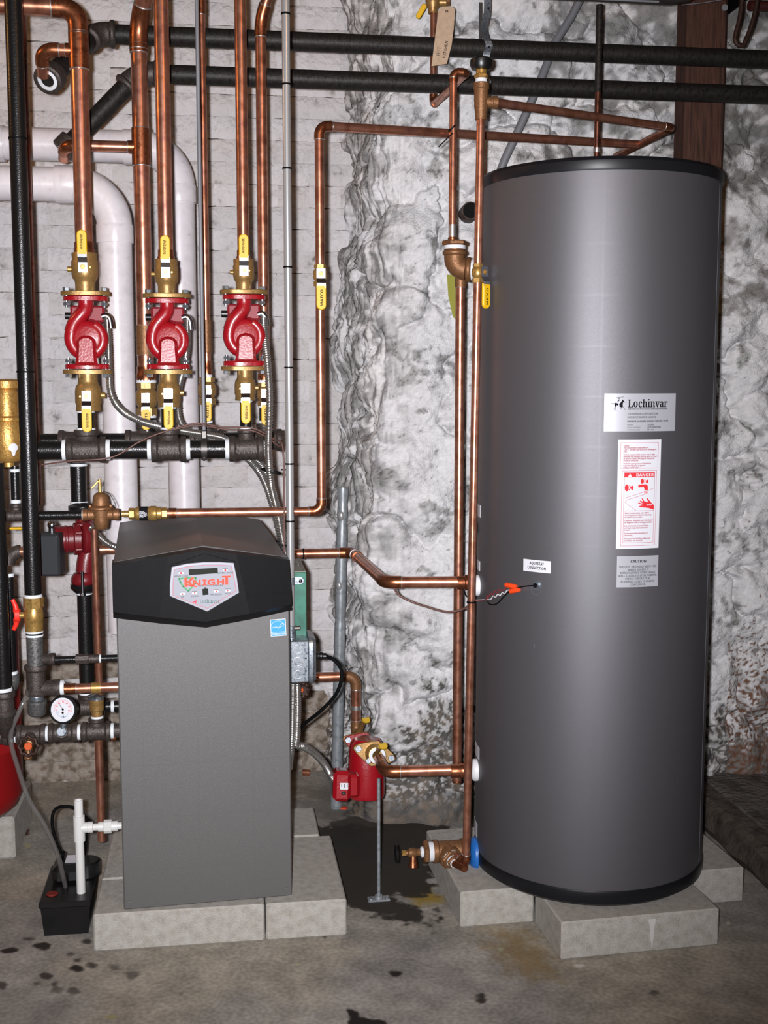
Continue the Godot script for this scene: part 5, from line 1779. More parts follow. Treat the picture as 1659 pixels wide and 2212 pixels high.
	part(st, "thread_rings", M.new().lathe(lift(Vector3(x, hgt(84, 1513, 2.8), -2.8)), v2([0.016, 0, 0.0178, 0.002, 0.0165, 0.004, 0.0178, 0.006, 0.0165, 0.008, 0.0178, 0.010, 0.016, 0.014]), 20, 0.2), mats.zinc)
	var yc := hgt(84, 1546, 2.8)
	part(st, "end_cap", M.new().lathe(lift(Vector3(x, yc, -2.8)), v2([0, 0, 0.017, 0.001, 0.0215, 0.006, 0.022, 0.024, 0.0235, 0.026, 0.0235, 0.036, 0.017, 0.038]), 22, 0.9), mats.grey_fitting)
	# gas line to the boiler with a union
	var yg := hgt(170, 1424, 2.8)
	var gl := thing("gas_line", "short black gas line with a union into the boiler's left side", "pipe", Vector3(at(180, 1424, 2.8).x, yg, -2.8))
	var xb := -0.228
	pipe_between(gl, "pipe", Vector3(x + 0.04, yg, -2.8), Vector3(xb, yg, -2.8), 0.0085, mats.black_iron)
	var ux := at(164, 1424, 2.8).x
	part(gl, "union_nut", M.new().lathe_flat(along(Vector3(ux, yg, -2.8), Vector3.RIGHT), v2([0.008, 0, 0.0125, 0, 0.0125, 0.03, 0.008, 0.03]), 8), mats.fitting_iron)
	part(gl, "union_end", M.new().cyl(along(Vector3(ux + 0.03, yg, -2.8), Vector3.RIGHT), 0.0105, 0.024, 16, 0.001), mats.fitting_iron)
	ring_at(gl, "thread_tape", Vector3(ux + 0.056, yg, -2.8), Vector3.RIGHT, 0.0105, 0.005, mats.tape)
	# copper stub below it
	var yk := hgt(200, 1486, 2.8)
	var cs := thing("copper_stub", "short copper stub from the iron stack into the boiler, behind the gauge", "pipe", Vector3(at(190, 1486, 2.8).x, yk, -2.8))
	pipe_between(cs, "pipe", Vector3(x + 0.055, yk, -2.8), Vector3(xb, yk, -2.8), 0.0115, mats.copper)
	coupling(cs, Vector3(at(150, 1486, 2.8).x, yk, -2.8), Vector3.RIGHT, 0.0115, 0.03, mats.copper_fitting)
	coupling(cs, Vector3(at(208, 1486, 2.8).x, yk, -2.8), Vector3.RIGHT, 0.0115, 0.022, mats.brass)
	# the two black pipes at the very left edge
	var lx := at(0, 1300, 2.74).x
	var l1 := thing("iron_drop_pipe", "black iron pipe cut by the left edge of the picture", "pipe", Vector3(lx, hgt(0, 1490, 2.74), -2.74), "black pipes at the left edge")
	pipe_between(l1, "pipe", Vector3(lx, hgt(0, 1490, 2.74), -2.74), Vector3(lx, hgt(0, 1000, 2.74), -2.74), 0.0185, mats.black_iron)
	tape_at(l1, Vector3(lx, hgt(0, 1489, 2.74), -2.74), Vector3.UP, 0.0195, 0.008)
	iron_tee(l1, Vector3(lx, hgt(0, 1520, 2.74), -2.74), Vector3.UP, Vector3.RIGHT, 0.0185, 0.028, 0.0, mats.fitting_iron)
	part(l1, "lower_elbow", M.new().tube(smooth([Vector3(lx, hgt(0, 1540, 2.74), -2.74), Vector3(lx - 0.002, hgt(0, 1562, 2.76), -2.76), Vector3(lx - 0.006, hgt(0, 1578, 2.8), -2.8), Vector3(lx - 0.006, hgt(0, 1583, 2.84), -2.84)], 0.008), 0.019, 16), mats.fitting_iron)
	var mx := at(22, 1340, 2.9).x
	var l2 := thing("iron_drop_pipe", "slim black iron pipe between the left edge and the red tank", "pipe", Vector3(mx, hgt(22, 1455, 2.9), -2.9), "black pipes at the left edge")
	pipe_between(l2, "pipe", Vector3(mx, hgt(22, 1455, 2.9), -2.9), Vector3(mx, hgt(18, 1238, 2.9), -2.9), 0.0115, mats.black_iron)
	tape_at(l2, Vector3(mx, hgt(18, 1242, 2.9), -2.9), Vector3.UP, 0.0125, 0.008)
	tape_at(l2, Vector3(mx, hgt(22, 1453, 2.9), -2.9), Vector3.UP, 0.0125, 0.008)
	part(l2, "elbow", M.new().tube(arc_of(Vector3(mx, hgt(18, 1238, 2.9), -2.9), Vector3(mx, hgt(18, 1192, 2.9), -2.9), Vector3(mx + 0.1, hgt(18, 1192, 2.9), -2.9), 0.03), 0.0165, 18), mats.fitting_iron)
	pipe_between(l2, "copper_pipe", Vector3(mx + 0.025, hgt(18, 1192, 2.9), -2.9), Vector3(mx + 0.07, hgt(18, 1192, 2.9), -2.9), 0.0115, mats.copper)
	part(l2, "lower_elbow", M.new().tube(smooth([Vector3(mx, hgt(22, 1455, 2.9), -2.9), Vector3(mx, hgt(22, 1475, 2.9), -2.9), Vector3(mx - 0.01, hgt(22, 1495, 2.9), -2.87)], 0.006), 0.0165, 16), mats.grey_fitting)
	# thin yellow lever seen edge-on behind
	single("valve_lever", "thin yellow lever end seen edge-on left of the tall black pipe", "valve handle", M.new().box(lift(at(35, 1141, 2.95)), Vector3(0.03, 0.005, 0.02), 0.002), mats.yellow_grip)


func make_fill_line() -> void:
	var d := 2.86
	# brass air separator and the nipple and tee under it
	var ax := at(15, 900, d).x
	var y0 := hgt(20, 1008, d)
	var o := thing("air_separator", "golden brass air separator at the left edge with a white drop mark", "air separator", Vector3(ax, y0, -d))
	var u := 0.00108
	var m := M.new().lathe(lift(Vector3(ax, y0, -d)), [Vector2(0, 0), Vector2(12 * u, 0), Vector2(12 * u, 9 * u), Vector2(24 * u, 12 * u), Vector2(31 * u, 22 * u), Vector2(32 * u, 60 * u), Vector2(30 * u, 88 * u), Vector2(26 * u, 98 * u), Vector2(29 * u, 100 * u), Vector2(29 * u, 106 * u), Vector2(24 * u, 110 * u), Vector2(25 * u, 160 * u), Vector2(22 * u, 166 * u), Vector2(30 * u, 170 * u), Vector2(31 * u, 184 * u), Vector2(24 * u, 188 * u), Vector2(0, 190 * u)], 28, 0.7)
	part(o, "body", m, mats.gold_bronze)
	part(o, "side_port", M.new().cyl(along(Vector3(ax, y0 + 40 * u, -d), Vector3(-1, 0, 0.35)), 18 * u, 50 * u, 20, 0.003), mats.gold_bronze)
	var dr := []
	for k in 20:
		var w := TAU * k / 20
		var p := Vector2(cos(w) * 10, sin(w) * 10 + 6)
		if p.y < 2:
			p = Vector2(p.x * 0.55, p.y * 2.6 - 2)
		dr.append(p * u)
	part(o, "drop_mark", M.new().prism(lift(Vector3(0.0135, 0, 0.0005)), dr, 0.0006).wrap_round(Vector3(ax, 0, -d), 32 * u, 0.12, y0 + 36 * u), mats.paper_white, "white drop-shaped mark")
	var nx := at(33, 1050, d).x
	var np := thing("pipe_nipple", "short black nipple between the brass separator and the grey tee", "pipe", Vector3(nx, hgt(33, 1085, d), -d))
	pipe_between(np, "pipe", Vector3(nx, hgt(33, 1088, d), -d), Vector3(nx, hgt(33, 1006, d), -d), 0.0105, mats.black_iron)
	tape_at(np, Vector3(nx, hgt(33, 1016, d), -d), Vector3.UP, 0.0112, 0.007)
	tape_at(np, Vector3(nx, hgt(33, 1083, d), -d), Vector3.UP, 0.0112, 0.008)
	var yl := hgt(130, 1113, d)
	var fl := thing("fill_pipe", "black iron fill pipe with grey tee left of the bronze regulator", "pipe", Vector3(at(130, 1113, d).x, yl, -d))
	iron_tee(fl, Vector3(nx, yl, -d), Vector3.RIGHT, Vector3.UP, 0.0105, 0.026, 0.028, mats.fitting_iron)
	pipe_between(fl, "pipe", Vector3(nx + 0.02, yl, -d), Vector3(at(180, 1110, d).x, yl, -d), 0.0105, mats.black_iron)
	tape_at(fl, Vector3(at(180, 1110, d).x, yl, -d), Vector3.RIGHT, 0.0112, 0.006)
	pipe_between(fl, "copper_pipe", Vector3(nx - 0.026, yl, -d), Vector3(-2.58, yl, -d), 0.0095, mats.copper)
	# pressure reducing valve: a bronze bell with a brass lever
	var rx := at(218, 1100, d).x
	var rg := thing("pressure_regulator", "bronze pressure regulator with bell top and brass flip lever", "valve", Vector3(rx, yl, -d))
	var bell := M.new().lathe(lift(Vector3(rx, yl + 0.012, -d)), v2([0.0, 0.0, 0.027, 0.0, 0.0295, 0.002, 0.0295, 0.006, 0.027, 0.0085, 0.0205, 0.011, 0.019, 0.022, 0.0165, 0.034, 0.0105, 0.040, 0.006, 0.0415, 0, 0.042]), 24, 0.6)
	part(rg, "bell", bell, mats.bronze)
	for s in [-1.0, 1.0]:
		part(rg, "screw", M.new().hexa(lift(Vector3(rx + s * 0.0235, yl + 0.019, -d + 0.01)), 0.0042, 0.006), mats.bronze)
	var body := M.new().lathe(along(Vector3(rx - 0.042, yl, -d), Vector3.RIGHT), v2([0.008, 0, 0.0145, 0, 0.0145, 0.01, 0.0125, 0.012, 0.013, 0.064, 0.012, 0.066, 0.0125, 0.07, 0.0145, 0.072, 0.0145, 0.084, 0.008, 0.084]), 20)
	body.lathe(lift(Vector3(rx, yl - 0.034, -d)), v2([0, 0, 0.013, 0, 0.0165, 0.004, 0.0185, 0.02, 0.022, 0.046]), 22)
	part(rg, "valve_body", body, mats.bronze)
	part(rg, "stem", M.new().cyl(lift(Vector3(rx - 0.001, yl + 0.053, -d)), 0.0042, 0.031, 12), mats.brass)
	part(rg, "flip_lever", M.new().box(Transform3D(Basis(Vector3.BACK, -0.75), Vector3(rx - 0.012, yl + 0.072, -d + 0.004)), Vector3(0.005, 0.026, 0.008), 0.001), mats.brass)
	single("tag_wire", "looped thin wire hanging from the bronze regulator", "wire", cord([Vector3(rx + 0.006, yl + 0.056, -d), Vector3(rx + 0.022, yl + 0.05, -d + 0.012), Vector3(rx + 0.034, yl + 0.03, -d + 0.016), Vector3(rx + 0.037, yl + 0.02, -d + 0.02)], 0.001, 6), mats.dark_steel)
	# backflow preventer with union nuts and a black label
	var bx := at(272, 1106, d).x
	var bp := thing("backflow_preventer", "brass backflow preventer with union nuts and a black label", "valve", Vector3(bx, yl, -d))
	var X := func(px: float) -> Vector3: return Vector3(at(px, 1106, d).x, yl + 0.001, -d)
	part(bp, "tailpiece", M.new().cyl(along(X.call(262), Vector3.RIGHT), 0.0075, 0.025, 16), mats.brass)
	part(bp, "union_nut", M.new().hexa(along(X.call(278), Vector3.RIGHT), 0.0142, 0.014), mats.brass)
	part(bp, "union_nut", M.new().hexa(along(X.call(349), Vector3.RIGHT), 0.0138, 0.014), mats.brass)
	var b0: Vector3 = X.call(291)
	part(bp, "valve_body", M.new().lathe(along(b0, Vector3.RIGHT), v2([0.008, 0, 0.0145, 0.002, 0.0165, 0.008, 0.0165, 0.036, 0.018, 0.038, 0.018, 0.05, 0.0145, 0.053, 0.0145, 0.062, 0.009, 0.064]), 24), mats.brass)
	part(bp, "black_label", M.new().lathe(along(b0 + Vector3(0.011, 0, 0), Vector3.RIGHT), v2([0.0165, 0, 0.0169, 0, 0.0169, 0.02, 0.0165, 0.02]), 24), mats.print_black, "black wrap-around label")
	var bw := M.new()
	for i in 5:
		bw.words(Transform3D(Basis(Vector3.BACK, PI / 2), b0 + Vector3(0.0135 + i * 0.0036, 0, 0.0169)), face(false, true), ["WATTS", "9D-M3", "175 PSI", "250 F", "3/4"][i], 0.002, 0.0004)
	part(bp, "small_print", bw, mats.paper_white)
	# cold feed: from the preventer to the right, then up, then over to the tank
	var r: float = RC[75]
	var cf0: Vector3 = X.call(362)
	var cx := at(692, 700, d).x
	var yt := hgt(693, 272, d)
	var hot := at(1452, 272, 2.96)   # where the tank's inlet branch turns back to the wall
	var far := Vector3(hot.x - 0.0066, hgt(1039, 232, 2.755) + 0.012, -3.18)
	var cf := thing("cold_feed_pipe", "slim copper feed pipe that rises at mid wall and runs across behind the tank pipes", "pipe", cf0)
	copper_run(cf, [cf0, Vector3(cx, yl, -d), Vector3(cx, yt, -d), far], r, mats.copper, mats.copper_fitting)
	coupling(cf, cf0 + Vector3(0.012, 0, 0), Vector3.RIGHT, r, 0.018, mats.copper_fitting)
	lever_valve("ball_valve", "small brass ball valve with lowered yellow lever on the slim mid-wall copper pipe", Transform3D(Basis(Vector3.BACK, PI), Vector3(cx, hgt(693, 572, d), -d)), 0.58, "small feed valves", "MATCO", mats.brass, false, 1.0)


func make_left_cluster() -> void:
	# red circulator with a black control box, hung on the return drop
	var d := 3.02
	var x := at(175, 1200, d).x
	var px := at(170, 1050, DB).x
	var drop := thing("return_drop", "black iron drop pipe below the return manifold, above the maroon circulator", "pipe", Vector3(px, hgt(170, 1090, DB), -DB))
	pipe_between(drop, "pipe", Vector3(px, hgt(170, 1090, DB), -DB), Vector3(px, hgt(170, 1000, DB), -DB), 0.021, mats.black_iron)
	tape_at(drop, Vector3(px, hgt(170, 1004, DB), -DB), Vector3.UP, 0.022, 0.007)
	tape_at(drop, Vector3(px, hgt(170, 1087, DB), -DB), Vector3.UP, 0.022, 0.01)
	var c := at(185, 1165, d)
	var o := thing("boiler_circulator", "maroon circulator with a black control box behind the tall black pipe", "pump", c)
	part(o, "upper_flange", M.new().lathe(lift(Vector3(c.x - 0.012, hgt(180, 1112, d), -d - 0.06)), v2([0, 0, 0.034, 0, 0.036, 0.004, 0.036, 0.016, 0.024, 0.022, 0, 0.022]), 20), mats.black_iron)
	var vol := M.new().lathe(along(c + Vector3(-0.014, 0, -0.02), Vector3(1, 0, -0.25)), v2([0, 0, 0.042, 0.0, 0.048, 0.006, 0.046, 0.02, 0.036, 0.032, 0.0, 0.036]), 26, 0.9)
	vol.tube(smooth([c + Vector3(0.004, -0.03, -0.015), c + Vector3(-0.002, -0.055, -0.01), c + Vector3(-0.006, -0.085, -0.008)], 0.008), 0.0222, 18)
	vol.tube([c + Vector3(-0.004, 0.03, -0.03), c + Vector3(-0.012, 0.062, -0.055)], 0.022, 16)
	part(o, "volute", vol, mats.maroon)
	var mo := M.new().lathe(along(c + Vector3(-0.082, 0.0, 0.0), Vector3(1, 0, -0.2)), v2([0, 0, 0.03, 0, 0.034, 0.006, 0.034, 0.03, 0.0355, 0.032, 0.0355, 0.036, 0.034, 0.038, 0.034, 0.05, 0.041, 0.053, 0.041, 0.068, 0.034, 0.07]), 26, 0.5)
	part(o, "motor", mo, mats.maroon)
	for s in [[0.03, 0.02], [0.03, -0.022], [0.0, 0.036]]:
		part(o, "motor_bolt", M.new().cyl(along(c + Vector3(-0.02, s[1], s[0]), Vector3(1, 0, -0.2)), 0.005, 0.014, 10), mats.maroon)
	var bt := facing(at(110, 1196, d - 0.04), Vector3(-0.1, 0, 1))
	var box := part(o, "control_box", M.new().box(bt, Vector3(0.056, 0.104, 0.06), 0.005), mats.box_grey, "dark control box")
	part(box, "lid_screw", M.new().cyl(along(bt * Vector3(0.022, 0.046, 0.029), bt.basis.z), 0.0028, 0.002, 8), mats.chrome)
	part(o, "cable_gland", M.new().ball(at(112, 1134, d - 0.02), 0.012, 14).cyl(along(at(112, 1140, d - 0.02), Vector3.DOWN), 0.009, 0.014, 12), mats.chrome)
	var ly := hgt(175, 1262, d)
	part(o, "lower_flange", M.new().lathe(lift(Vector3(c.x - 0.008, ly, -d - 0.008)), v2([0, 0, 0.028, 0, 0.032, 0.006, 0.032, 0.012, 0.03, 0.02, 0.024, 0.028, 0, 0.03]), 22, 0.8), mats.maroon)
	part(o, "companion_flange", M.new().lathe(lift(Vector3(c.x - 0.008, ly - 0.018, -d - 0.008)), v2([0, -0.006, 0.021, -0.006, 0.031, 0.004, 0.034, 0.008, 0.034, 0.018, 0, 0.018]), 22, 0.8), mats.black_iron)
	part(o, "flange_bolt", M.new().cyl(lift(Vector3(c.x - 0.008, ly - 0.024, -d + 0.024)), 0.004, 0.06, 8).hexa(lift(Vector3(c.x - 0.008, ly - 0.026, -d + 0.024)), 0.007, 0.007), mats.chrome)
	# the drop below it, into the lower return tee
	var bx := c.x - 0.008
	var lo := thing("return_drop", "black iron drop pipe below the maroon circulator, ending in a tee", "pipe", Vector3(bx, hgt(178, 1500, d), -d))
	pipe_between(lo, "pipe", Vector3(bx, ly - 0.015, -d - 0.008), Vector3(bx, hgt(178, 1500, d), -d - 0.008), 0.0185, mats.black_iron)
	tape_at(lo, Vector3(bx, ly - 0.022, -d - 0.008), Vector3.UP, 0.0195, 0.01)
	var ty := hgt(180, 1530, d)
	iron_tee(lo, Vector3(bx, ty, -d - 0.008), Vector3.RIGHT, Vector3.UP, 0.0165, 0.045, 0.036, mats.fitting_iron)
	tape_at(lo, Vector3(bx, ty + 0.036, -d - 0.008), Vector3.UP, 0.0195, 0.008)
	pipe_between(lo, "pipe", Vector3(bx + 0.04, ty, -d - 0.008), Vector3(-0.25, ty, -d - 0.008), 0.0145, mats.black_iron)
	tape_at(lo, Vector3(at(243, 1523, d).x, ty, -d - 0.008), Vector3.RIGHT, 0.0155, 0.008)
	# copper from the circulator into the boiler
	var yc := hgt(215, 1190, d)
	var cp := thing("copper_stub", "short copper stub between the maroon circulator and the boiler top", "pipe", Vector3(at(215, 1190, d).x, yc, -d))
	pipe_between(cp, "pipe", Vector3(c.x, yc, -d - 0.02), Vector3(-0.22, yc, -d - 0.02), 0.012, mats.copper)
	# thin copper tube down from the regulator
	var tx := at(208, 1320, 2.86).x
	var tb := thing("copper_tube", "thin upright copper tube between the regulator and the relief valve", "pipe", Vector3(tx, hgt(212, 1500, 2.86), -2.86))
	pipe_between(tb, "pipe", Vector3(tx, hgt(205, 1142, 2.86), -2.86), Vector3(tx, hgt(212, 1500, 2.89), -2.89), 0.0085, mats.copper)
	# copper pipe behind the tall black one; dark lower length stands for its shadow
	var ox := at(47, 300, 3.08).x
	var bc := thing("copper_riser", "copper riser half hidden behind the tall black iron pipe, dark lower length standing for a shadow", "pipe", Vector3(ox, hgt(47, 1090, 3.08), -3.08), "copper risers")
	pipe_between(bc, "pipe", Vector3(ox, hgt(47, 1090, 3.08), -3.08), Vector3(ox, CEIL, -3.08), 0.0207, mats.old_copper)
	# bottom manifold with the gauge and the relief valve
	var db := 2.84
	var ym := hgt(135, 1583, db)
	var bm := thing("boiler_supply_manifold", "grey iron tees with white tape along the boiler's lower left", "manifold", Vector3(at(135, 1583, db).x, ym, -db))
	var R := 0.0172
	var tees := [[68, "BACK"], [137, "FRONT"], [209, "UP"]]
	for e in tees:
		iron_tee(bm, Vector3(at(e[0], 1583, db).x, ym, -db), Vector3.RIGHT, Vector3.UP if e[1] == "UP" else Vector3(0, 0.35 if e[1] == "FRONT" else -0.2, 1), R, 0.034, 0.034 if e[1] == "UP" else 0.03, mats.fitting_iron, "", 0.0135 if e[1] == "UP" else 0.01)
	for p in [27, 36, 102, 171, 243]:
		tape_at(bm, Vector3(at(p, 1583, db).x, ym, -db), Vector3.RIGHT, R * 1.05, 0.008)
	pipe_between(bm, "pipe", Vector3(at(-30, 1583, db).x, ym, -db), Vector3(-0.226, ym, -db), R, mats.fitting_iron)
	iron_tee(bm, Vector3(at(-4, 1583, db).x, ym, -db), Vector3.RIGHT, Vector3.UP, R, 0.024, 0.0, mats.fitting_iron)
	part(bm, "copper_bushing", M.new().cyl(along(Vector3(at(238, 1594, db).x, ym - 0.014, -db), Vector3.RIGHT), 0.011, 0.014, 14), mats.copper_fitting)
	# gauge
	var gp := at(136, 1533, db - 0.055)
	var gd := Vector3(-0.2, 0.16, 1).normalized()
	var ga := thing("pressure_gauge", "round white-faced pressure gauge in a black case", "gauge", gp)
	var gt := facing(gp, gd)
	part(ga, "case", M.new().lathe(along(gp - gd * 0.03, gd), v2([0, 0, 0.027, 0.001, 0.031, 0.006, 0.0325, 0.024, 0.0335, 0.028, 0.0335, 0.032, 0.031, 0.034, 0.0285, 0.034, 0.0285, 0.030, 0, 0.030]), 32, 0.6), mats.black_plastic)
	var dial := part(ga, "dial", M.new().cyl(along(gp - gd * 0.001, gd), 0.0285, 0.0015, 32), mats.paper_white)
	var tk := M.new()
	var bl := M.new()
	for i in 31:
		var w := deg_to_rad(195.0 - 210.0 * i / 30)
		var e := Vector2(cos(w), sin(w))
		tk.stroke(gt * lift(Vector3(0, 0.002, 0.0006)), [e * 0.0185, e * (0.0215 if i % 5 else 0.023)], 0.0006, 0.0002)
	for i in 7:
		var w := deg_to_rad(195.0 - 210.0 * i / 6)
		tk.words(gt * lift(Vector3(cos(w) * 0.0155, 0.002 + sin(w) * 0.0155, 0.0006)), face(false, true), str(i * 5 * 2), 0.0026, 0.0002)
	for i in 17:
		var w := deg_to_rad(200.0 + 140.0 * i / 16)
		var e := Vector2(cos(w), sin(w))
		bl.stroke(gt * lift(Vector3(0, -0.003, 0.0006)), [e * 0.0135, e * 0.0155], 0.0006, 0.0002)
	bl.words(gt * lift(Vector3(-0.012, -0.0065, 0.0006)), face(), "PSI", 0.0026, 0.0002)
	bl.words(gt * lift(Vector3(0.002, -0.017, 0.0006)), face(), "TEMP", 0.0024, 0.0002)
	part(dial, "red_scale", tk, mats.print_red)
	part(dial, "blue_scale", bl, mats.print_blue)
	var nd := M.new().stroke(gt * lift(Vector3(0, 0.001, 0.0012)), v2([0.002, -0.003, -0.0105, 0.0145]), 0.0009, 0.0002)
	nd.stroke(gt * lift(Vector3(0, -0.007, 0.0012)), v2([-0.0005, 0.002, 0.003, -0.012]), 0.0009, 0.0002)
	nd.prism(gt * lift(Vector3(0, 0, 0.0012)), circle(0, 0.001, 0.0026, 12), 0.0008).prism(gt * lift(Vector3(0, 0, 0.0012)), circle(0, -0.007, 0.0026, 12), 0.0008)
	part(dial, "needles", nd, mats.print_black)
	var tp := Vector3(at(137, 1583, db).x, ym, -db)
	part(ga, "neck", M.new().hexa(along(tp + Vector3(0, 0.008, 0.024), Vector3(0, 0.5, 1)), 0.0125, 0.012).cyl(along(tp + Vector3(0, 0.01, 0.024), gp - gd * 0.03 - tp - Vector3(0, 0.01, 0.024)), 0.008, (gp - gd * 0.028 - tp - Vector3(0, 0.01, 0.024)).length(), 12), mats.zinc)
	# relief valve
	var rx := at(209, 1520, db).x
	var ry := hgt(209, 1548, db)
	var rv := thing("relief_valve", "brass relief valve with a dark flip lever on the lower tees", "valve", Vector3(rx, ry, -db))
	part(rv, "valve_body", M.new().lathe(lift(Vector3(rx, ry, -db)), v2([0.01, 0, 0.0135, 0.0, 0.0135, 0.014, 0.017, 0.017, 0.0175, 0.028, 0.0155, 0.030, 0.0175, 0.033, 0.0175, 0.043, 0.0, 0.043]), 22), mats.dull_brass)
	part(rv, "cap", M.new().lathe(lift(Vector3(rx, ry + 0.043, -db)), v2([0, 0, 0.018, 0, 0.018, 0.004, 0.011, 0.008, 0, 0.0085]), 22), mats.zinc)
	part(rv, "flip_lever", M.new().box(Transform3D(Basis(Vector3.BACK, 0.35), Vector3(rx - 0.008, ry + 0.056, -db + 0.004)), Vector3(0.034, 0.004, 0.012), 0.001).cyl(along(Vector3(rx + 0.006, ry + 0.048, -db + 0.01), Vector3.BACK), 0.006, 0.006, 10), mats.dark_steel)
	tape_at(rv, Vector3(rx, ry - 0.002, -db), Vector3.UP, 0.0142, 0.008)
	var dx := at(214, 1710, db).x
	var dp := thing("discharge_pipe", "copper discharge pipe hanging below the relief valve, open at the end", "pipe", Vector3(dx, hgt(220, 1826, db), -db - 0.03))
	part(dp, "pipe", M.new().lathe(lift(Vector3(dx, hgt(220, 1826, db), -db - 0.03)), [Vector2(0.0088, 0.02), Vector2(0.0088, 0), Vector2(0.0102, 0), Vector2(0.0102, hgt(214, 1590, db) - hgt(220, 1826, db))], 20), mats.copper)
	# boiler drain with a brown handwheel
	var hp := at(61, 1612, db - 0.07)
	var hv := thing("drain_valve", "brass drain valve with an orange-brown handwheel on the left tee", "valve", hp)
	var t0 := Vector3(at(68, 1583, db).x, ym, -db)
	part(hv, "valve_body", M.new().tube([t0 + Vector3(0, -0.004, 0.022), t0 + Vector3(-0.001, -0.012, 0.04), hp - Vector3(0, -0.002, 0.008)], [0.013, 0.011, 0.008], 14), mats.bronze)
	var hd := Vector3(-0.1, 0.1, 1).normalized()
	var wheel := M.new()
	var rim := []
	for i in 33:
		var w := TAU * i / 32
		rim.append(facing(hp, hd) * (Vector3(cos(w), sin(w), 0) * (0.021 + 0.0022 * cos(w * 8))))
	wheel.tube(rim, 0.004, 8, false)
	for i in 4:
		var w := TAU * i / 4 + 0.4
		wheel.tube([hp, facing(hp, hd) * (Vector3(cos(w), sin(w), 0) * 0.021)], 0.0028, 6)
	part(hv, "handwheel", wheel, mats.rust)
	part(hv, "hub", M.new().cyl(along(hp - hd * 0.003, hd), 0.0095, 0.008, 16, 0.002), mats.orange_paint, "orange hub")
	part(hv, "spout", M.new().tube([t0 + Vector3(-0.001, -0.012, 0.038), t0 + Vector3(-0.001, -0.045, 0.055)], 0.009, 12), mats.bronze)
	# red expansion tank
	var tr := 0.14
	var tc := at(46, 1600, 3.2)
	var et := thing("expansion_tank", "red expansion tank cut by the left edge of the picture", "expansion tank", Vector3(tc.x - tr, 0.12, -3.2))
	var b0 := 0.12
	var e0 := Vector3(tc.x - tr, 0, -3.2)
	var ytop := hgt(20, 1300, 3.2)
	part(et, "shell", M.new().lathe(lift(e0), [Vector2(0, b0 + 0.012), Vector2(0.06, b0 + 0.016), Vector2(0.1, b0 + 0.03), Vector2(0.125, b0 + 0.052), Vector2(tr, b0 + 0.09), Vector2(tr, b0 + 0.21), Vector2(tr + 0.002, b0 + 0.213), Vector2(tr + 0.002, b0 + 0.219), Vector2(tr, b0 + 0.222), Vector2(tr, ytop - 0.08), Vector2(0.125, ytop - 0.04), Vector2(0.1, ytop - 0.015), Vector2(0.05, ytop), Vector2(0, ytop)], 40, 0.6), mats.tank_red)
	part(et, "foot", M.new().cyl(lift(e0 + Vector3(0, b0, 0)), 0.04, 0.02, 20), mats.tank_red)
	# clear hose from the stack to the condensate pump
	single("clear_hose", "clear plastic hose curving down to the black condensate pump", "hose", cord([at(66, 1470, 2.86), at(58, 1500, 2.78), at(40, 1540, 2.76), at(26, 1575, 2.76), at(24, 1605, 2.76), at(36, 1650, 2.76), at(62, 1725, 2.76), at(98, 1785, 2.77), at(124, 1845, 2.8), at(139, 1905, 2.82), at(142, 1925, 2.83)], 0.0058, 10), mats.clear_hose)
	# white drain pipe
	var wx := at(173, 1850, 2.79).x
	var y9 := hgt(173, 1951, 2.79)
	var wp := thing("condensate_drain", "white plastic drain pipe with a tee and union into the boiler", "pipe", Vector3(wx, y9, -2.79))
	part(wp, "pipe", M.new().lathe(lift(Vector3(wx, y9, -2.79)), [Vector2(0, 0), Vector2(0.0104, 0), Vector2(0.0104, hgt(171, 1728, 2.79) - y9), Vector2(0.0082, hgt(171, 1728, 2.79) - y9), Vector2(0.0082, hgt(171, 1735, 2.79) - y9), Vector2(0, hgt(171, 1735, 2.79) - y9)], 20), mats.pvc_white)
	var yw := hgt(175, 1788, 2.79)
	var tm := M.new().lathe(lift(Vector3(wx, yw - 0.032, -2.79)), v2([0.01, 0, 0.0135, 0, 0.0135, 0.062, 0.01, 0.062]), 20)
	tm.lathe(along(Vector3(wx, yw, -2.79), Vector3.RIGHT), v2([0.013, 0.0, 0.0125, 0.02, 0.0135, 0.021, 0.0135, 0.032, 0.009, 0.033]), 20)
	part(wp, "tee", tm, mats.pvc_white)
	part(wp, "side_pipe", M.new().cyl(along(Vector3(wx, yw, -2.79), Vector3.RIGHT), 0.0088, 0.12, 16), mats.pvc_white)
	part(wp, "union", M.new().lathe(along(Vector3(wx + 0.045, yw, -2.79), Vector3.RIGHT), v2([0.009, 0, 0.0118, 0, 0.0118, 0.012, 0.009, 0.013]), 18).lathe_flat(along(Vector3(wx + 0.058, yw, -2.79), Vector3.RIGHT), v2([0.009, 0, 0.0168, 0, 0.0168, 0.018, 0.009, 0.018]), 10).cyl(along(Vector3(wx + 0.076, yw, -2.79), Vector3.RIGHT), 0.0125, 0.014, 18), mats.pvc_white)
	# condensate pump
	var f0 := aty(93, 2022, 0.0)
	var sp := thing("condensate_pump", "small black condensate pump on the floor left of the boiler", "pump", f0 + Vector3(0.056, 0, -0.1))
	var cx := f0.x + 0.055
	var zz := f0.z
	var tub := M.new()
	var lo4 := [Vector3(cx - 0.052, 0, zz), Vector3(cx + 0.05, 0, zz), Vector3(cx + 0.05, 0, zz - 0.2), Vector3(cx - 0.052, 0, zz - 0.2)]
	var hi4 := [Vector3(cx - 0.058, 0.072, zz + 0.008), Vector3(cx + 0.056, 0.072, zz + 0.008), Vector3(cx + 0.056, 0.072, zz - 0.208), Vector3(cx - 0.058, 0.072, zz - 0.208)]
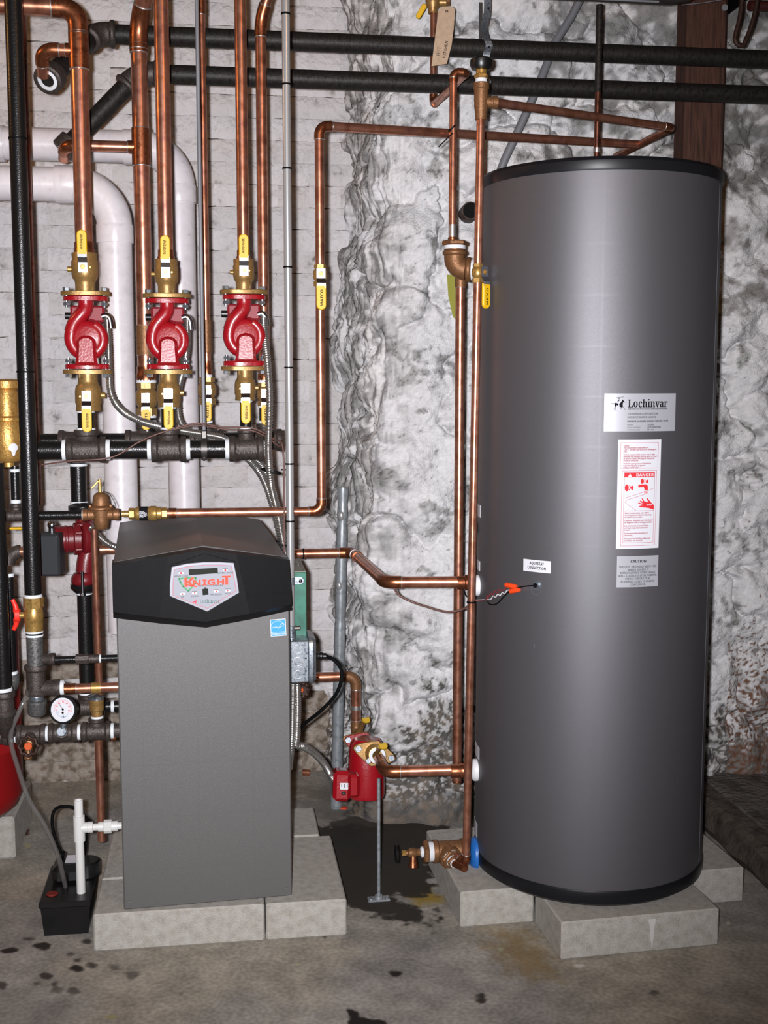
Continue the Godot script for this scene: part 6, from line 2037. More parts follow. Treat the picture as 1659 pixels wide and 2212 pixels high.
	for i in 4:
		tub.flat([lo4[i], lo4[(i + 1) % 4], hi4[(i + 1) % 4], hi4[i]], lo4[i] + lo4[(i + 1) % 4] - 2 * Vector3(cx, 0, zz - 0.1))
	tub.flat(lo4, Vector3.DOWN)
	part(sp, "reservoir", tub, mats.black_plastic)
	part(sp, "lid", M.new().box(lift(Vector3(cx - 0.001, 0.078, zz - 0.1)), Vector3(0.122, 0.016, 0.222), 0.003), mats.black_plastic)
	part(sp, "motor_cover", M.new().box(lift(Vector3(cx - 0.008, 0.105, zz - 0.135)), Vector3(0.075, 0.05, 0.09), 0.014), mats.black_plastic)
	part(sp, "motor", M.new().cyl(lift(Vector3(cx + 0.034, 0.085, zz - 0.14)), 0.033, 0.04, 24, 0.004), mats.black_plastic)
	part(sp, "rating_label", M.new().prism(facing(Vector3(cx - 0.001, 0.1305, zz - 0.135), Vector3(0, 1, 0.05), Vector3.FORWARD), rounded(0.028, 0.045, 0.001, 1), 0.0006), mats.paper_white)
	part(sp, "hose_barb", M.new().cyl(lift(Vector3(at(142, 1925, 2.83).x, 0.084, -2.83)), 0.007, 0.03, 12, 0.001), mats.black_plastic)
	part(sp, "red_cap", M.new().cyl(lift(Vector3(cx - 0.036, 0.085, zz - 0.035)), 0.014, 0.005, 16, 0.002), stuff("dull_red", Color("6e1f14"), 0.0, 0.5), "dull red round cap")
	single("power_cord", "black power cord looping up behind the white drain pipe", "cord", cord([at(137, 1850, 2.9), at(122, 1820, 2.92), at(113, 1780, 2.92), at(117, 1752, 2.92), at(135, 1742, 2.94), at(165, 1748, 2.95), at(195, 1775, 2.97), at(215, 1790, 3.0), at(235, 1795, 3.05)], 0.0042, 8), mats.rubber)
	single("power_cord", "second black cord curving from the sump pump to the drain pipe", "cord", cord([at(138, 1840, 2.9), at(136, 1852, 2.91), at(150, 1862, 2.93), at(180, 1850, 2.96), at(186, 1810, 2.97), at(187, 1770, 2.97)], 0.004, 8), mats.rubber)


func make_vents() -> void:
	var r := 0.0445
	for e in [[0, 397, 258, 3.27, 470, "front white plastic vent pipe bending down behind the left pump", 168, 232], [0, 312, 395, 3.46, 390, "rear white plastic vent pipe bending down behind the middle pump", 292, 300]]:
		var d: float = e[3]
		var x := at(e[2], 900, d).x
		var y := hgt(60, e[1], d)
		var o := thing("vent_pipe", e[5], "vent pipe", Vector3(x, 0.5, -d), "white plastic vent pipes")
		var bend := Vector3(x, y, -d)
		var reach := 0.105
		pipe_between(o, "pipe", Vector3(-2.55, y + 0.01, -d), bend + Vector3(-reach, 0, 0), r, mats.pvc, 28)
		pipe_between(o, "pipe", bend + Vector3(0, -reach, 0), Vector3(x, 0.62, -d), r, mats.pvc, 28)
		var arc := arc_of(bend + Vector3.LEFT, bend, bend + Vector3.DOWN, reach, 12)
		part(o, "elbow", M.new().tube(arc, r * 1.04, 28), mats.pvc)
		for q in [[arc[0], Vector3.LEFT], [arc[-1], Vector3.DOWN]]:
			part(o, "hub", M.new().lathe(along(q[0] - q[1] * 0.004, q[1]), [Vector2(r, 0), Vector2(r * 1.09, 0.001), Vector2(r * 1.1, 0.004), Vector2(r * 1.1, 0.046), Vector2(r * 1.085, 0.049), Vector2(r, 0.049)], 28), mats.pvc)
		if e[2] == 395:
			part(o, "coupling", M.new().lathe(along(Vector3(at(10, 312, d).x, y, -d), Vector3.LEFT), [Vector2(r, 0), Vector2(r * 1.09, 0.0), Vector2(r * 1.1, 0.004), Vector2(r * 1.1, 0.09), Vector2(r, 0.092)], 28), mats.pvc)
		else:
			ring_at(o, "hub_lip", Vector3(at(168, 397, d).x, y, -d), Vector3.RIGHT, r * 1.1, 0.006, mats.pvc)


# ---------------------------------------------------------------- conduits and boxes beside the boiler
func make_electrics() -> void:
	var d := 2.8
	var x := 0.1675
	var yb := hgt(629, 1352, d)
	var emt := thing("steel_conduit", "straight shiny steel conduit beside the boiler's right edge", "conduit", Vector3(x, yb, -d))
	pipe_between(emt, "pipe", Vector3(x, yb, -d), Vector3(x, CEIL, -d), 0.0092, mats.steel_tube)
	for py in [30, 182, 364, 577, 794, 1002, 1126]:
		tie(emt, Vector3(x, hgt(617, py, d), -d), Vector3.UP, 0.0092)
	part(emt, "coupling", M.new().lathe(lift(Vector3(x, hgt(629, 1388, d), -d)), v2([0.008, 0, 0.0125, 0, 0.0125, 0.004, 0.0108, 0.006, 0.0108, 0.009, 0.0122, 0.011, 0.0122, 0.014, 0.0108, 0.016, 0.0108, 0.042, 0.009, 0.043]), 16, 0.3), mats.zinc)
	part(emt, "set_screw", M.new().cyl(along(Vector3(x + 0.008, hgt(629, 1357, d), -d), Vector3.RIGHT), 0.006, 0.014, 12, 0.001), mats.chrome)
	var ys := hgt(640, 1255, d)
	part(emt, "strap", M.new().lathe(lift(Vector3(x, ys - 0.009, -d)), v2([0.0094, 0, 0.0106, 0, 0.0106, 0.018, 0.0094, 0.018]), 16).prism(lift(Vector3(x, ys, -d - 0.001)), v2([0.006, -0.0085, 0.026, -0.0085, 0.032, -0.003, 0.032, 0.004, 0.026, 0.0095, 0.006, 0.0095]), 0.002, 0.0004), mats.zinc)
	part(emt, "strap_screw", M.new().lathe(along(Vector3(x + 0.0235, ys, -d + 0.001), Vector3.BACK), v2([0.0045, 0, 0.0045, 0.001, 0.003, 0.0024, 0, 0.003]), 12), mats.chrome)
	# green relay cabinet on the boiler's side
	var gx0 := 0.164
	var gx1 := at(662, 1300, 2.83).x
	var gt := hgt(655, 1236, 2.83)
	var gb := hgt(655, 1385, 2.83)
	var g := thing("relay_cabinet", "narrow green metal cabinet on the boiler's right side", "cabinet", Vector3(gx0, gb, -2.83))
	part(g, "cabinet_body", M.new().box(lift(Vector3((gx0 + gx1) / 2, (gt + gb) / 2, -2.83 - 0.105)), Vector3(gx1 - gx0, gt - gb, 0.21), 0.0015), mats.green_enamel)
	part(g, "top_sheet", M.new().box(lift(Vector3((gx0 + gx1) / 2, gt + 0.0008, -2.83 - 0.105)), Vector3(gx1 - gx0 - 0.001, 0.0016, 0.208), 0.0003), mats.grey_sheet, "bare grey top sheet")
	part(g, "side_seam", M.new().box(lift(Vector3(gx1 - 0.004, gt + 0.0022, -2.83 - 0.105)), Vector3(0.003, 0.0012, 0.2), 0.0003), mats.grey_sheet)
	part(g, "screw", M.new().cyl(lift(Vector3(gx1 - 0.012, gt + 0.0016, -2.94)), 0.004, 0.0025, 8), mats.chrome)
	# galvanised junction box below it, seen on its narrow side
	var jx0 := 0.163
	var jx1 := at(668, 1420, d - 0.03).x
	var jt := hgt(650, 1384, d - 0.03)
	var jb := hgt(650, 1475, d - 0.03)
	var jd := 0.105
	var zf := -(d - 0.03)
	var j := thing("junction_box", "square galvanised junction box with round knockouts under the steel conduit", "electrical box", Vector3(jx0, jb, zf))
	var jw := jx1 - jx0
	part(j, "box_body", M.new().box(lift(Vector3((jx0 + jx1) / 2, (jt + jb) / 2, zf - jd / 2)), Vector3(jw, jt - jb, jd), 0.003), mats.zinc)
	var cvx := at(681, 1420, d).x
	part(j, "cover", M.new().prism(facing(Vector3(jx1, (jt + jb) / 2, zf - jd / 2), Vector3.RIGHT), rounded(jd + 0.004, jt - jb + 0.012, 0.02, 5), cvx - jx1, 0.008), mats.zinc)
	for i in 3:
		var kc := Vector3(jx0 + jw * 0.4, jt - (jt - jb) * [0.2, 0.5, 0.8][i], zf)
		var ringm := M.new().lathe(along(kc - Vector3(0, 0, 0.001), Vector3.BACK), v2([0.0098, 0, 0.0098, 0.0018, 0.0108, 0.0018, 0.0108, 0]), 22)
		if i == 1:
			ringm.lathe(along(kc - Vector3(-0.001, 0.001, 0.001), Vector3.BACK), v2([0.0124, 0, 0.0124, 0.0018, 0.0132, 0.0018, 0.0132, 0]), 22)
		part(j, "knockout", ringm, mats.solder)
	for yy in [0.42, 0.72]:
		part(j, "screw_hole", M.new().cyl(along(Vector3(jx0 + jw * 0.82, jt - (jt - jb) * yy, zf + 0.0003), Vector3.BACK), 0.0022, 0.0004, 10), mats.print_black)
	# black power cord from the cover
	var p0 := Vector3(cvx, hgt(700, 1420, d), zf - 0.05)
	var pc := thing("power_cord", "black power cord curling from the junction box back to the boiler", "cord", p0)
	part(pc, "strain_relief", M.new().lathe(along(p0 - Vector3(0.002, 0, 0), Vector3(1, -0.05, 0.1)), v2([0.006, 0, 0.010, 0, 0.010, 0.006, 0.0085, 0.008, 0.0085, 0.014, 0.0105, 0.016, 0.0105, 0.020, 0.008, 0.022, 0.008, 0.03, 0.005, 0.032]), 12), mats.black_plastic)
	part(pc, "cord", cord([p0 + Vector3(0.026, -0.001, 0.002), at(722, 1426, d), at(737, 1447, d), at(736, 1475, d), at(722, 1505, d + 0.02), at(690, 1538, d + 0.05), at(655, 1566, d + 0.1), at(640, 1590, d + 0.12)], 0.0046, 10), mats.rubber)
	# armoured cables
	var dx := 2.9
	var fx: Material = mats.flex_steel
	single("armoured_cable", "ribbed steel cable sweeping from the leftmost pump across to the boiler", "cable", flex([at(231, 684, 2.96), at(234, 740, 2.965), at(236, 800, 2.98), at(240, 850, 2.99), at(262, 885, 2.97), at(300, 908, 2.94), at(345, 921, 2.97), at(390, 930, 3.0), at(440, 938, 3.01), at(490, 950, 3.02), at(535, 990, 3.0), at(566, 1030, 2.94), at(588, 1090, 2.935), at(608, 1170, 2.935), at(626, 1222, 2.93), at(632, 1245, 2.94)], 0.0085), fx, "armoured cables")
	single("armoured_cable", "ribbed steel cable curling down from the middle pump behind the manifold", "cable", flex([at(405, 684, 2.96), at(404, 740, 2.965), at(398, 790, 3.0), at(388, 830, 3.03), at(384, 880, 3.03), at(392, 915, 3.03), at(420, 938, 3.04), at(470, 952, 3.045), at(545, 985, 3.05), at(578, 1030, 2.995), at(597, 1090, 2.965), at(613, 1160, 2.965), at(632, 1215, 2.965), at(637, 1245, 2.97)], 0.0085), fx, "armoured cables")
	single("armoured_cable", "ribbed steel cable dropping straight from the right-hand pump", "cable", flex([at(569, 684, 2.96), at(572, 730, 2.93), at(578, 790, 2.88), at(582, 860, 2.86), at(580, 940, 2.855), at(580, 985, 2.865), at(586, 1050, 2.9), at(600, 1110, 2.9), at(613, 1180, 2.88), at(623, 1225, 2.87), at(628, 1245, 2.88)], 0.0085), fx, "armoured cables")
	var tp := at(583, 1022, 2.89)
	single("cable_tie", "black cable tie bunching the ribbed cables below the manifold", "cable tie", M.new().lathe(Transform3D(Basis(Vector3.BACK, -0.25) * Basis.from_scale(Vector3(1.5, 1, 3.0)), tp + Vector3(0.004, 0, -0.035)), v2([0.0155, 0, 0.017, 0, 0.017, 0.0045, 0.0155, 0.0045]), 18).box(lift(tp + Vector3(0.034, 0.008, 0.0)), Vector3(0.014, 0.004, 0.004), 0.001), mats.tie)
	single("cable_tie", "black cable tie round the ribbed cables at the boiler's top corner", "cable tie", M.new().lathe(Transform3D(Basis(Vector3.BACK, -0.15) * Basis.from_scale(Vector3(1.5, 1, 2.4)), at(607, 1178, 2.87) - Vector3(0, 0, 0.02)), v2([0.0135, 0, 0.0152, 0, 0.0152, 0.0045, 0.0135, 0.0045]), 18), mats.tie)
	for i in 2:
		single("armoured_cable", ["ribbed steel cable hanging from the junction box beside the boiler", "ribbed steel cable from the junction box towards the lower red pump"][i], "cable", flex([[at(633, 1476, 2.775), at(632, 1540, 2.78), at(630, 1600, 2.79), at(624, 1660, 2.82)], [at(642, 1476, 2.785), at(643, 1530, 2.785), at(641, 1590, 2.79), at(640, 1608, 2.8), at(656, 1613, 2.82), at(680, 1628, 2.88), at(700, 1650, 2.93), at(714, 1674, 2.96), at(720, 1685, 2.965)]][i], 0.0085), fx, "armoured cables")
	single("armoured_cable", "short ribbed cable between the maroon circulator and the boiler", "cable", flex([at(196, 1140, 3.0), at(215, 1160, 2.98), at(236, 1176, 2.97), at(262, 1186, 2.99)], 0.0075), fx, "armoured cables")
	# dark handwheel with an orange hub, half hidden under the junction box
	var hp := at(655, 1492, 2.86)
	var hw := thing("drain_handwheel", "dark handwheel with an orange hub below the junction box", "valve", hp)
	var m := M.new()
	for i in 8:
		var w := TAU * i / 8
		m.ball(hp + Vector3(cos(w) * 0.012, sin(w) * 0.016, -0.006), 0.006, 8)
	m.cyl(along(hp - Vector3(0, 0, 0.012), Vector3.BACK), 0.014, 0.01, 16, 0.002)
	part(hw, "handwheel", m, mats.rust)
	part(hw, "hub", M.new().cyl(along(hp + Vector3(-0.006, 0.002, -0.004), Vector3(-0.2, 0, 1)), 0.0075, 0.008, 14, 0.002), mats.orange_paint, "orange hub")
	part(hw, "stem", M.new().cyl(along(hp - Vector3(0, 0, 0.01), Vector3(-0.6, 0, -0.8)), 0.006, 0.07, 10), mats.bronze)


# ---------------------------------------------------------------- copper between the boiler and the tank
func make_tank_piping() -> void:
	var cu: Material = mats.copper
	var fit: Material = mats.copper_fitting
	var r := 0.0143
	# upper coil connection
	var y := hgt(830, 1258, 2.85)
	var a := thing("coil_supply_pipe", "copper pipe from the boiler with a slanting middle run to the tank", "pipe", at(870, 1258, 2.85))
	var p := [Vector3(0.1, y, -3.36), Vector3(at(762, 1186, 3.36).x, y, -3.36), Vector3(at(832, 1258, 2.85).x, y, -2.85), Vector3(TC.x - TR - 0.008, y + 0.001, -2.82)]
	copper_run(a, p, r, cu, fit)
	var dd: Vector3 = (p[2] - p[1]).normalized()
	coupling(a, p[1].lerp(p[2], 0.16), dd, r, 0.02, fit, false)
	var tx := at(985, 1258, 2.83)
	part(a, "threaded_adapter", M.new().lathe(along(Vector3(tx.x, y, -2.82), Vector3(1, 0, 0.05)), v2([0.0145, 0, 0.0165, 0.0, 0.0165, 0.018, 0.0195, 0.02, 0.0195, 0.03, 0.014, 0.032]), 20), mats.copper_fitting)
	tie(a, Vector3(at(655, 1182, 3.36).x, y, -3.36), Vector3.RIGHT, r, true)
	# lower coil connection: from the boiler down to the pump, and on to the tank
	var yl := hgt(720, 1462, 3.36)
	var b := thing("coil_return_pipe", "copper pipe from the boiler turning down into the red floor-level pump", "pipe", Vector3(at(769, 1545, 3.36).x, hgt(769, 1550, 3.36), -3.36))
	var ex := at(769, 1500, 3.36).x
	var low := Vector3(ex, hgt(769, 1585, 3.36), -3.36)
	copper_run(b, [Vector3(0.1, yl, -3.36), Vector3(ex, yl, -3.36), low, low + Vector3(0.005, 0, 0.09)], r, cu, mats.bronze)
	coupling(b, Vector3(ex, hgt(769, 1528, 3.36), -3.36), Vector3.UP, r, 0.012, mats.solder, false)
	var y2 := hgt(900, 1664, 2.84)
	var pump_front := at(823, 1664, 2.9)
	var c := thing("coil_return_pipe", "thick copper pipe from the red floor-level pump into the tank's white collar", "pipe", Vector3(0.5, y2, -2.84))
	copper_run(c, [Vector3(pump_front.x, y2 + 0.004, -2.93), Vector3(pump_front.x, y2, -2.84), Vector3(TC.x - TR - 0.008, y2 + 0.002, -2.82)], r, cu, fit)
	part(c, "threaded_adapter", M.new().lathe(along(Vector3(at(972, 1664, 2.83).x, y2, -2.822), Vector3(1, 0, 0.05)), v2([0.0145, 0, 0.0165, 0.0, 0.0165, 0.022, 0.018, 0.024, 0.018, 0.034, 0.014, 0.036]), 20), mats.copper_fitting)
	# the red pump: flow runs from the wall towards the viewer, the motor hangs below
	var o := thing("coil_pump", "red pump low on the wall side with brass flanges and hanging motor", "pump", at(795, 1700, 3.08))
	var ax := Vector3(pump_front.x - ex, y2 - low.y, 0.4).normalized()
	ax = (Vector3(pump_front.x, y2 + 0.004, -2.95) - (low + Vector3(0.005, 0, 0.09))).normalized()
	var s0 := low + Vector3(0.005, 0, 0.09)
	var length := s0.distance_to(Vector3(pump_front.x, y2 + 0.004, -2.95))
	var tw := deg_to_rad(-18.0)
	var plate := func(k: float, w: float, th: float) -> M:
		var poly := []
		for q in circle(0, 0, 0.033 * k, 24):
			poly.append(Vector2(q.x * 1.0 + signf(q.x) * w * pow(absf(q.x) / (0.033 * k), 3.0), q.y * (1.0 - 0.25 * absf(q.x) / (0.033 * k))))
		return M.new().prism(facing(Vector3.ZERO, ax) * Transform3D(Basis(Vector3.BACK, tw), Vector3.ZERO), poly, th, 0.0015)
	var put := func(m: M, s: float) -> M:
		for i in m.v.size():
			m.v[i] += s0 + ax * s
		return m
	part(o, "brass_flange", put.call(plate.call(1.08, 0.024, 0.007), 0.02), mats.dull_brass)
	part(o, "flange", put.call(plate.call(1.05, 0.022, 0.011), 0.028), mats.red_paint)
	var pe := length - 0.075
	part(o, "flange", put.call(plate.call(1.0, 0.022, 0.011), pe - 0.013), mats.red_paint)
	part(o, "brass_flange", put.call(plate.call(1.06, 0.024, 0.008), pe), mats.dull_brass)
	part(o, "casing", M.new().tube([s0 + ax * 0.03, s0 + ax * 0.06, s0 + ax * ((0.03 + pe) / 2), s0 + ax * (pe - 0.03), s0 + ax * (pe - 0.005)], [0.026, 0.029, 0.036, 0.03, 0.026], 22), mats.red_paint)
	var ft := facing(Vector3.ZERO, ax) * Transform3D(Basis(Vector3.BACK, tw), Vector3.ZERO)
	for sx in [-0.046, 0.046]:
		for e in [[0.039, 1.0], [pe + 0.008, 1.0]]:
			var q: Vector3 = s0 + ax * e[0] + ft.basis.x * sx
			part(o, "bolt", M.new().hexa(along(q, ax), 0.0095, 0.007).cyl(along(q - ax * 0.03, ax), 0.0045, 0.03, 8), mats.zinc)
	# motor: a big smooth can hanging below the casing, with the terminal box on its left
	var mc := at(793, 1666, 3.075)
	var down := Vector3(-0.02, -1, 0.12).normalized()
	part(o, "motor", M.new().lathe(along(mc + Vector3(0, 0.05, -0.015), down), v2([0, -0.035, 0.036, -0.035, 0.045, -0.02, 0.049, 0.02, 0.05, 0.114, 0.046, 0.124, 0.0, 0.128]), 32, 0.6), mats.red_paint)
	var bt := facing(at(737, 1694, 2.97), Vector3(-0.02, 0.12, 1)) * Transform3D(Basis(Vector3.BACK, -0.04), Vector3.ZERO)
	var tbx := part(o, "terminal_box", M.new().box(bt, Vector3(0.046, 0.078, 0.065), 0.009), mats.red_paint)
	part(o, "box_bracket", M.new().box(lift(at(762, 1694, 2.99)), Vector3(0.03, 0.06, 0.04), 0.006), mats.red_paint)
	part(tbx, "wiring_sticker", M.new().prism(bt * lift(Vector3(0.005, 0.002, 0.0325)), rounded(0.021, 0.017, 0.001, 1), 0.0006), mats.paper_white)
	part(tbx, "sticker_print", M.new().stroke(bt * lift(Vector3(0.005, 0.003, 0.0332)), v2([-0.0065, -0.001, -0.0065, 0.003]), 0.002, 0.0003).stroke(bt * lift(Vector3(0.005, 0.003, 0.0332)), v2([0.001, -0.004, 0.001, 0.005]), 0.0015, 0.0003).stroke(bt * lift(Vector3(0.005, 0.003, 0.0332)), v2([0.008, -0.004, 0.008, 0.006]), 0.0015, 0.0003), mats.print_black)
	part(tbx, "cover_screw", M.new().ball(bt * Vector3(0.004, -0.016, 0.033), 0.0065, 12, 0.8), mats.dark_steel)
	part(tbx, "grey_label", M.new().prism(facing(bt * Vector3(0.004, 0.039, 0.006), Vector3(0, 1, 0), Vector3.FORWARD), rounded(0.016, 0.03, 0.001, 1), 0.0006), mats.label_silver)
	# small flange valves with yellow T levers
	for e in [[at(776, 1582, 3.26), at(786, 1556, 3.2), "small brass flange valve with a yellow tab behind the red floor-level pump"], [s0 + ax * (pe + 0.015), at(822, 1612, 2.94), "small brass flange valve with a yellow tab on the front of the red floor-level pump"]]:
		var fv := thing("flange_valve", e[2], "valve", e[0], "flange valves on the floor-level pump")
		var dirv: Vector3 = (e[1] - e[0]).normalized()
		part(fv, "valve_stem", M.new().lathe(along(e[0], dirv), [Vector2(0.0, 0), Vector2(0.011, 0), Vector2(0.0095, 0.01), Vector2(0.0075, 0.014), Vector2(0.0075, (e[1] - e[0]).length()), Vector2(0, (e[1] - e[0]).length() + 0.001)], 14), mats.dull_brass)
		part(fv, "yellow_tab", M.new().prism(facing(e[1] + Vector3(0.004, 0.002, 0.006), Vector3(0.1, 0.55, 1)), v2([-0.011, 0.006, -0.008, -0.006, 0.0, -0.0095, 0.010, -0.008, 0.014, -0.001, 0.010, 0.008]), 0.005, 0.0015), mats.yellow_tab)
		if e[2].contains("front"):
			part(fv, "valve_body", M.new().lathe(along(s0 + ax * (pe + 0.004), ax), v2([0.018, 0, 0.026, 0, 0.026, 0.016, 0.021, 0.024, 0.019, 0.04, 0.0225, 0.043, 0.0225, 0.055, 0.016, 0.056]), 24), mats.brass)
			part(fv, "white_washer", M.new().lathe(along(s0 + ax * (pe + 0.056), ax), v2([0.014, 0, 0.0215, 0, 0.0215, 0.005, 0.014, 0.006]), 24), mats.tape)
			part(fv, "clamp_ear", M.new().box(facing(s0 + ax * (pe + 0.058) + Vector3(-0.022, -0.012, 0), ax) * Transform3D(Basis(Vector3.BACK, 0.6), Vector3.ZERO), Vector3(0.018, 0.013, 0.004), 0.001), mats.zinc)
	# threaded stand with a floor plate under the copper elbow
	var fp := aty(818, 1944, 0.0)
	var sd := thing("pipe_stand", "thin steel rod stand with a flat bolted foot under the copper elbow", "stand", fp)
	part(sd, "floor_plate", M.new().box(lift(fp + Vector3(0, 0.0025, 0)), Vector3(0.056, 0.005, 0.026), 0.001).lathe(lift(fp + Vector3(0, 0.004, 0)), v2([0.011, 0, 0.0095, 0.009, 0, 0.009]), 16), mats.galvanised)
	for s in [-1.0, 1.0]:
		part(sd, "plate_bolt", M.new().hexa(lift(fp + Vector3(s * 0.02, 0.004, 0.004)), 0.0045, 0.004), mats.zinc)
	part(sd, "rod", M.new().cyl(lift(fp + Vector3(0, 0.005, 0)), 0.0047, y2 - r - 0.006, 12), mats.galvanised)
	# tall drain-off pipe left of the tank, from the relief outlet
	var bx := at(991, 1150, 2.97).x
	var y9 := hgt(987, 1690, 2.97)
	var t := thing("relief_drain_pipe", "long straight copper pipe hanging left of the tank, open at the bottom", "pipe", Vector3(bx, y9, -2.97))
	pipe_between(t, "pipe", Vector3(bx, y9, -2.97), Vector3(bx, hgt(997, 602, 2.97), -2.97), 0.0125, cu)
	ring_at(t, "end_collar", Vector3(bx, y9 + 0.004, -2.97), Vector3.UP, 0.0135, 0.006, mats.copper_fitting)
	coupling(t, Vector3(bx, hgt(997, 608, 2.97), -2.97), Vector3.UP, 0.0125, 0.03, mats.bronze)
	# hot outlet: bronze elbow on the tank's shoulder and the pipe above it
	var d := 2.95
	var hx := at(978, 400, d).x
	var ye := hgt(980, 575, d)
	var h := thing("hot_outlet_pipe", "copper pipe rising from a fat bronze elbow to a loop near the ceiling", "pipe", Vector3(hx, hgt(978, 520, d), -d))
	var yl0 := hgt(978, 156, d)
	var q1 := Vector3(at(1008, 156, d).x, yl0, -d)
	var q2 := at(936, 212, 3.3)
	q2.y = yl0
	copper_run(h, [Vector3(hx, hgt(978, 522, d), -d), Vector3(hx, yl0, -d), q1, q2, Vector3(q2.x, hgt(935, -30, 3.3), -3.3)], 0.0098, mats.copper, mats.copper_fitting, false)
	ring_at(h, "solder_ring", Vector3(hx, hgt(978, 168, d), -d), Vector3.UP, 0.011, 0.003, mats.solder)
	part(h, "solder_smear", M.new().cyl(lift(Vector3(hx, hgt(978, 512, d), -d)), 0.0101, 0.03, 18), mats.solder, "silvery solder smear")
	part(h, "adapter", M.new().cyl(lift(Vector3(hx, hgt(978, 524, d), -d)), 0.0118, 0.012, 18, 0.001), mats.copper_fitting)
	var be := thing("bronze_elbow", "fat bronze elbow with a hexagon bushing on the tank's left shoulder", "pipe fitting", Vector3(hx, ye, -d))
	var c0 := Vector3(hx + 0.006, hgt(982, 527, d), -d)
	part(be, "bushing", M.new().hexa(lift(c0 + Vector3(0, -0.004, 0)), 0.0325, 0.012), mats.bronze)
	part(be, "thread_tape", M.new().cyl(lift(c0 + Vector3(0, -0.013, 0)), 0.0275, 0.009, 22), mats.tape)
	var kn := Vector3(c0.x, hgt(982, 582, d), -d)
	var out := Vector3(TC.x - TR + 0.02, kn.y - 0.002, -d + 0.02)
	var mid := arc_of(c0, kn, out, 0.028, 8)
	mid.push_front(c0 + Vector3(0, -0.012, 0))
	part(be, "elbow_body", M.new().tube(mid, 0.0265, 22), mats.bronze)
	ring_at(be, "elbow_band", c0 + Vector3(0, -0.022, 0), Vector3.UP, 0.0305, 0.014, mats.bronze)
	var od := (out - kn).normalized()
	ring_at(be, "elbow_band", kn + od * 0.036, od, 0.031, 0.016, mats.bronze)
	part(be, "thread_tape", M.new().cyl(along(kn + od * 0.043, od), 0.027, 0.008, 22), mats.tape)
	part(be, "nipple", M.new().cyl(along(kn + od * 0.03, od), 0.024, 0.09, 20), mats.bronze)
	# the long yellow tag behind
	single("valve_tag", "olive yellow paper tag hanging behind the fat bronze elbow", "tag", M.new().prism(facing(at(975, 640, 3.03), Vector3(-0.5, 0, 1)), v2([-0.012, 0.055, 0.03, 0.055, 0.028, -0.05, 0.016, -0.066, 0.004, -0.05, -0.008, 0.0]), 0.0008), mats.yellow_tag)
	# cold inlet along the tank's left edge
	var k := 2.755
	var top := at(1039, 232, k)
	var bot := at(1007, 1868, k)
	var ci := thing("cold_inlet_pipe", "slim copper pipe along the tank's left edge down to the bronze drain tee", "pipe", bot)
	var rr := 0.0098
	copper_run(ci, [top, bot, Vector3(bot.x - 0.02, bot.y + 0.012, -k - 0.03)], rr, cu, fit)
	part(ci, "bronze_tee", M.new().lathe(along(top + Vector3(0, -0.028, 0), Vector3.UP), v2([0.0095, 0, 0.0135, 0, 0.0135, 0.012, 0.016, 0.03, 0.0165, 0.068, 0.0185, 0.07, 0.0185, 0.082, 0.012, 0.083]), 20).lathe(along(top + Vector3(0.004, 0.012, 0), Vector3.RIGHT), v2([0.0125, 0.0, 0.0125, 0.022, 0.0145, 0.024, 0.0145, 0.034, 0.01, 0.035]), 18), mats.bronze)
	tape_at(ci, top + Vector3(0, 0.06, 0), Vector3.UP, 0.013, 0.008)
	part(ci, "brass_nut", M.new().hexa(lift(top + Vector3(0, 0.064, 0)), 0.0165, 0.010).cyl(lift(top + Vector3(0, 0.072, 0)), 0.0125, 0.018, 16), mats.brass)
	part(ci, "black_cap", M.new().lathe(lift(top + Vector3(0, 0.083, 0)), v2([0.01, 0, 0.022, 0.002, 0.026, 0.010, 0.026, 0.022, 0.022, 0.026, 0, 0.027]), 24), mats.black_plastic, "round black vacuum breaker cap")
	var cr := at(1452, 272, 2.96)
	cr.y = top.y + 0.012
	var ex2 := Vector3(cr.x, cr.y, -2.96)
	copper_run(ci, [top + Vector3(0.03, 0.012, 0), ex2, Vector3(ex2.x - 0.012, ex2.y + 0.0, -3.36)], rr * 1.02, cu, fit)
	lever_valve("ball_valve", "small brass ball valve with lowered yellow lever at the tank's left edge", Transform3D(Basis(Vector3.UP, 0.6) * Basis(Vector3.BACK, PI), Vector3(lerpf(bot.x, top.x, 0.795), hgt(1036, 570, k), -k)), 0.5, "small feed valves", "MATCO", mats.brass, false, 1.0)
	tie(ci, Vector3(lerpf(bot.x, top.x, 0.355), hgt(1023, 1300, k), -k), Vector3.UP, rr)
	var ct := at(978, 278, d)
	single("cable_tie", "black cable tie with a long tail where the slim copper pipes cross", "cable tie", M.new().box(Transform3D(Basis(Vector3.BACK, -0.8), at(963, 302, d - 0.02)), Vector3(0.003, 0.05, 0.0015), 0.0004).lathe(Transform3D(Basis(Vector3.BACK, 0.75), ct), v2([0.0115, 0, 0.0128, 0, 0.0128, 0.004, 0.0115, 0.004]), 14), mats.tie)
	# bronze drain tee at the foot of the tank
	k = 2.83
	var dy := hgt(960, 1838, k)
	var dt := thing("drain_tee", "bronze tee with hexagon bushings at the foot of the tank", "pipe fitting", Vector3(at(965, 1838, k).x, dy, -k))
	var X := func(px: float) -> Vector3: return Vector3(at(px, 1838, k).x, dy, -k)
	var tl: Vector3 = X.call(935)
	part(dt, "tee_body", M.new().lathe(along(tl, Vector3.RIGHT), v2([0.02, 0, 0.029, 0, 0.029, 0.011, 0.0255, 0.014, 0.0255, 0.07, 0.029, 0.073, 0.029, 0.085, 0.02, 0.086]), 26).lathe(along(tl + Vector3(0.032, 0, 0), Vector3(0.25, -0.22, 0.9)), v2([0.0255, 0.006, 0.0245, 0.018, 0.029, 0.022, 0.029, 0.034, 0.02, 0.035]), 26), mats.bronze)
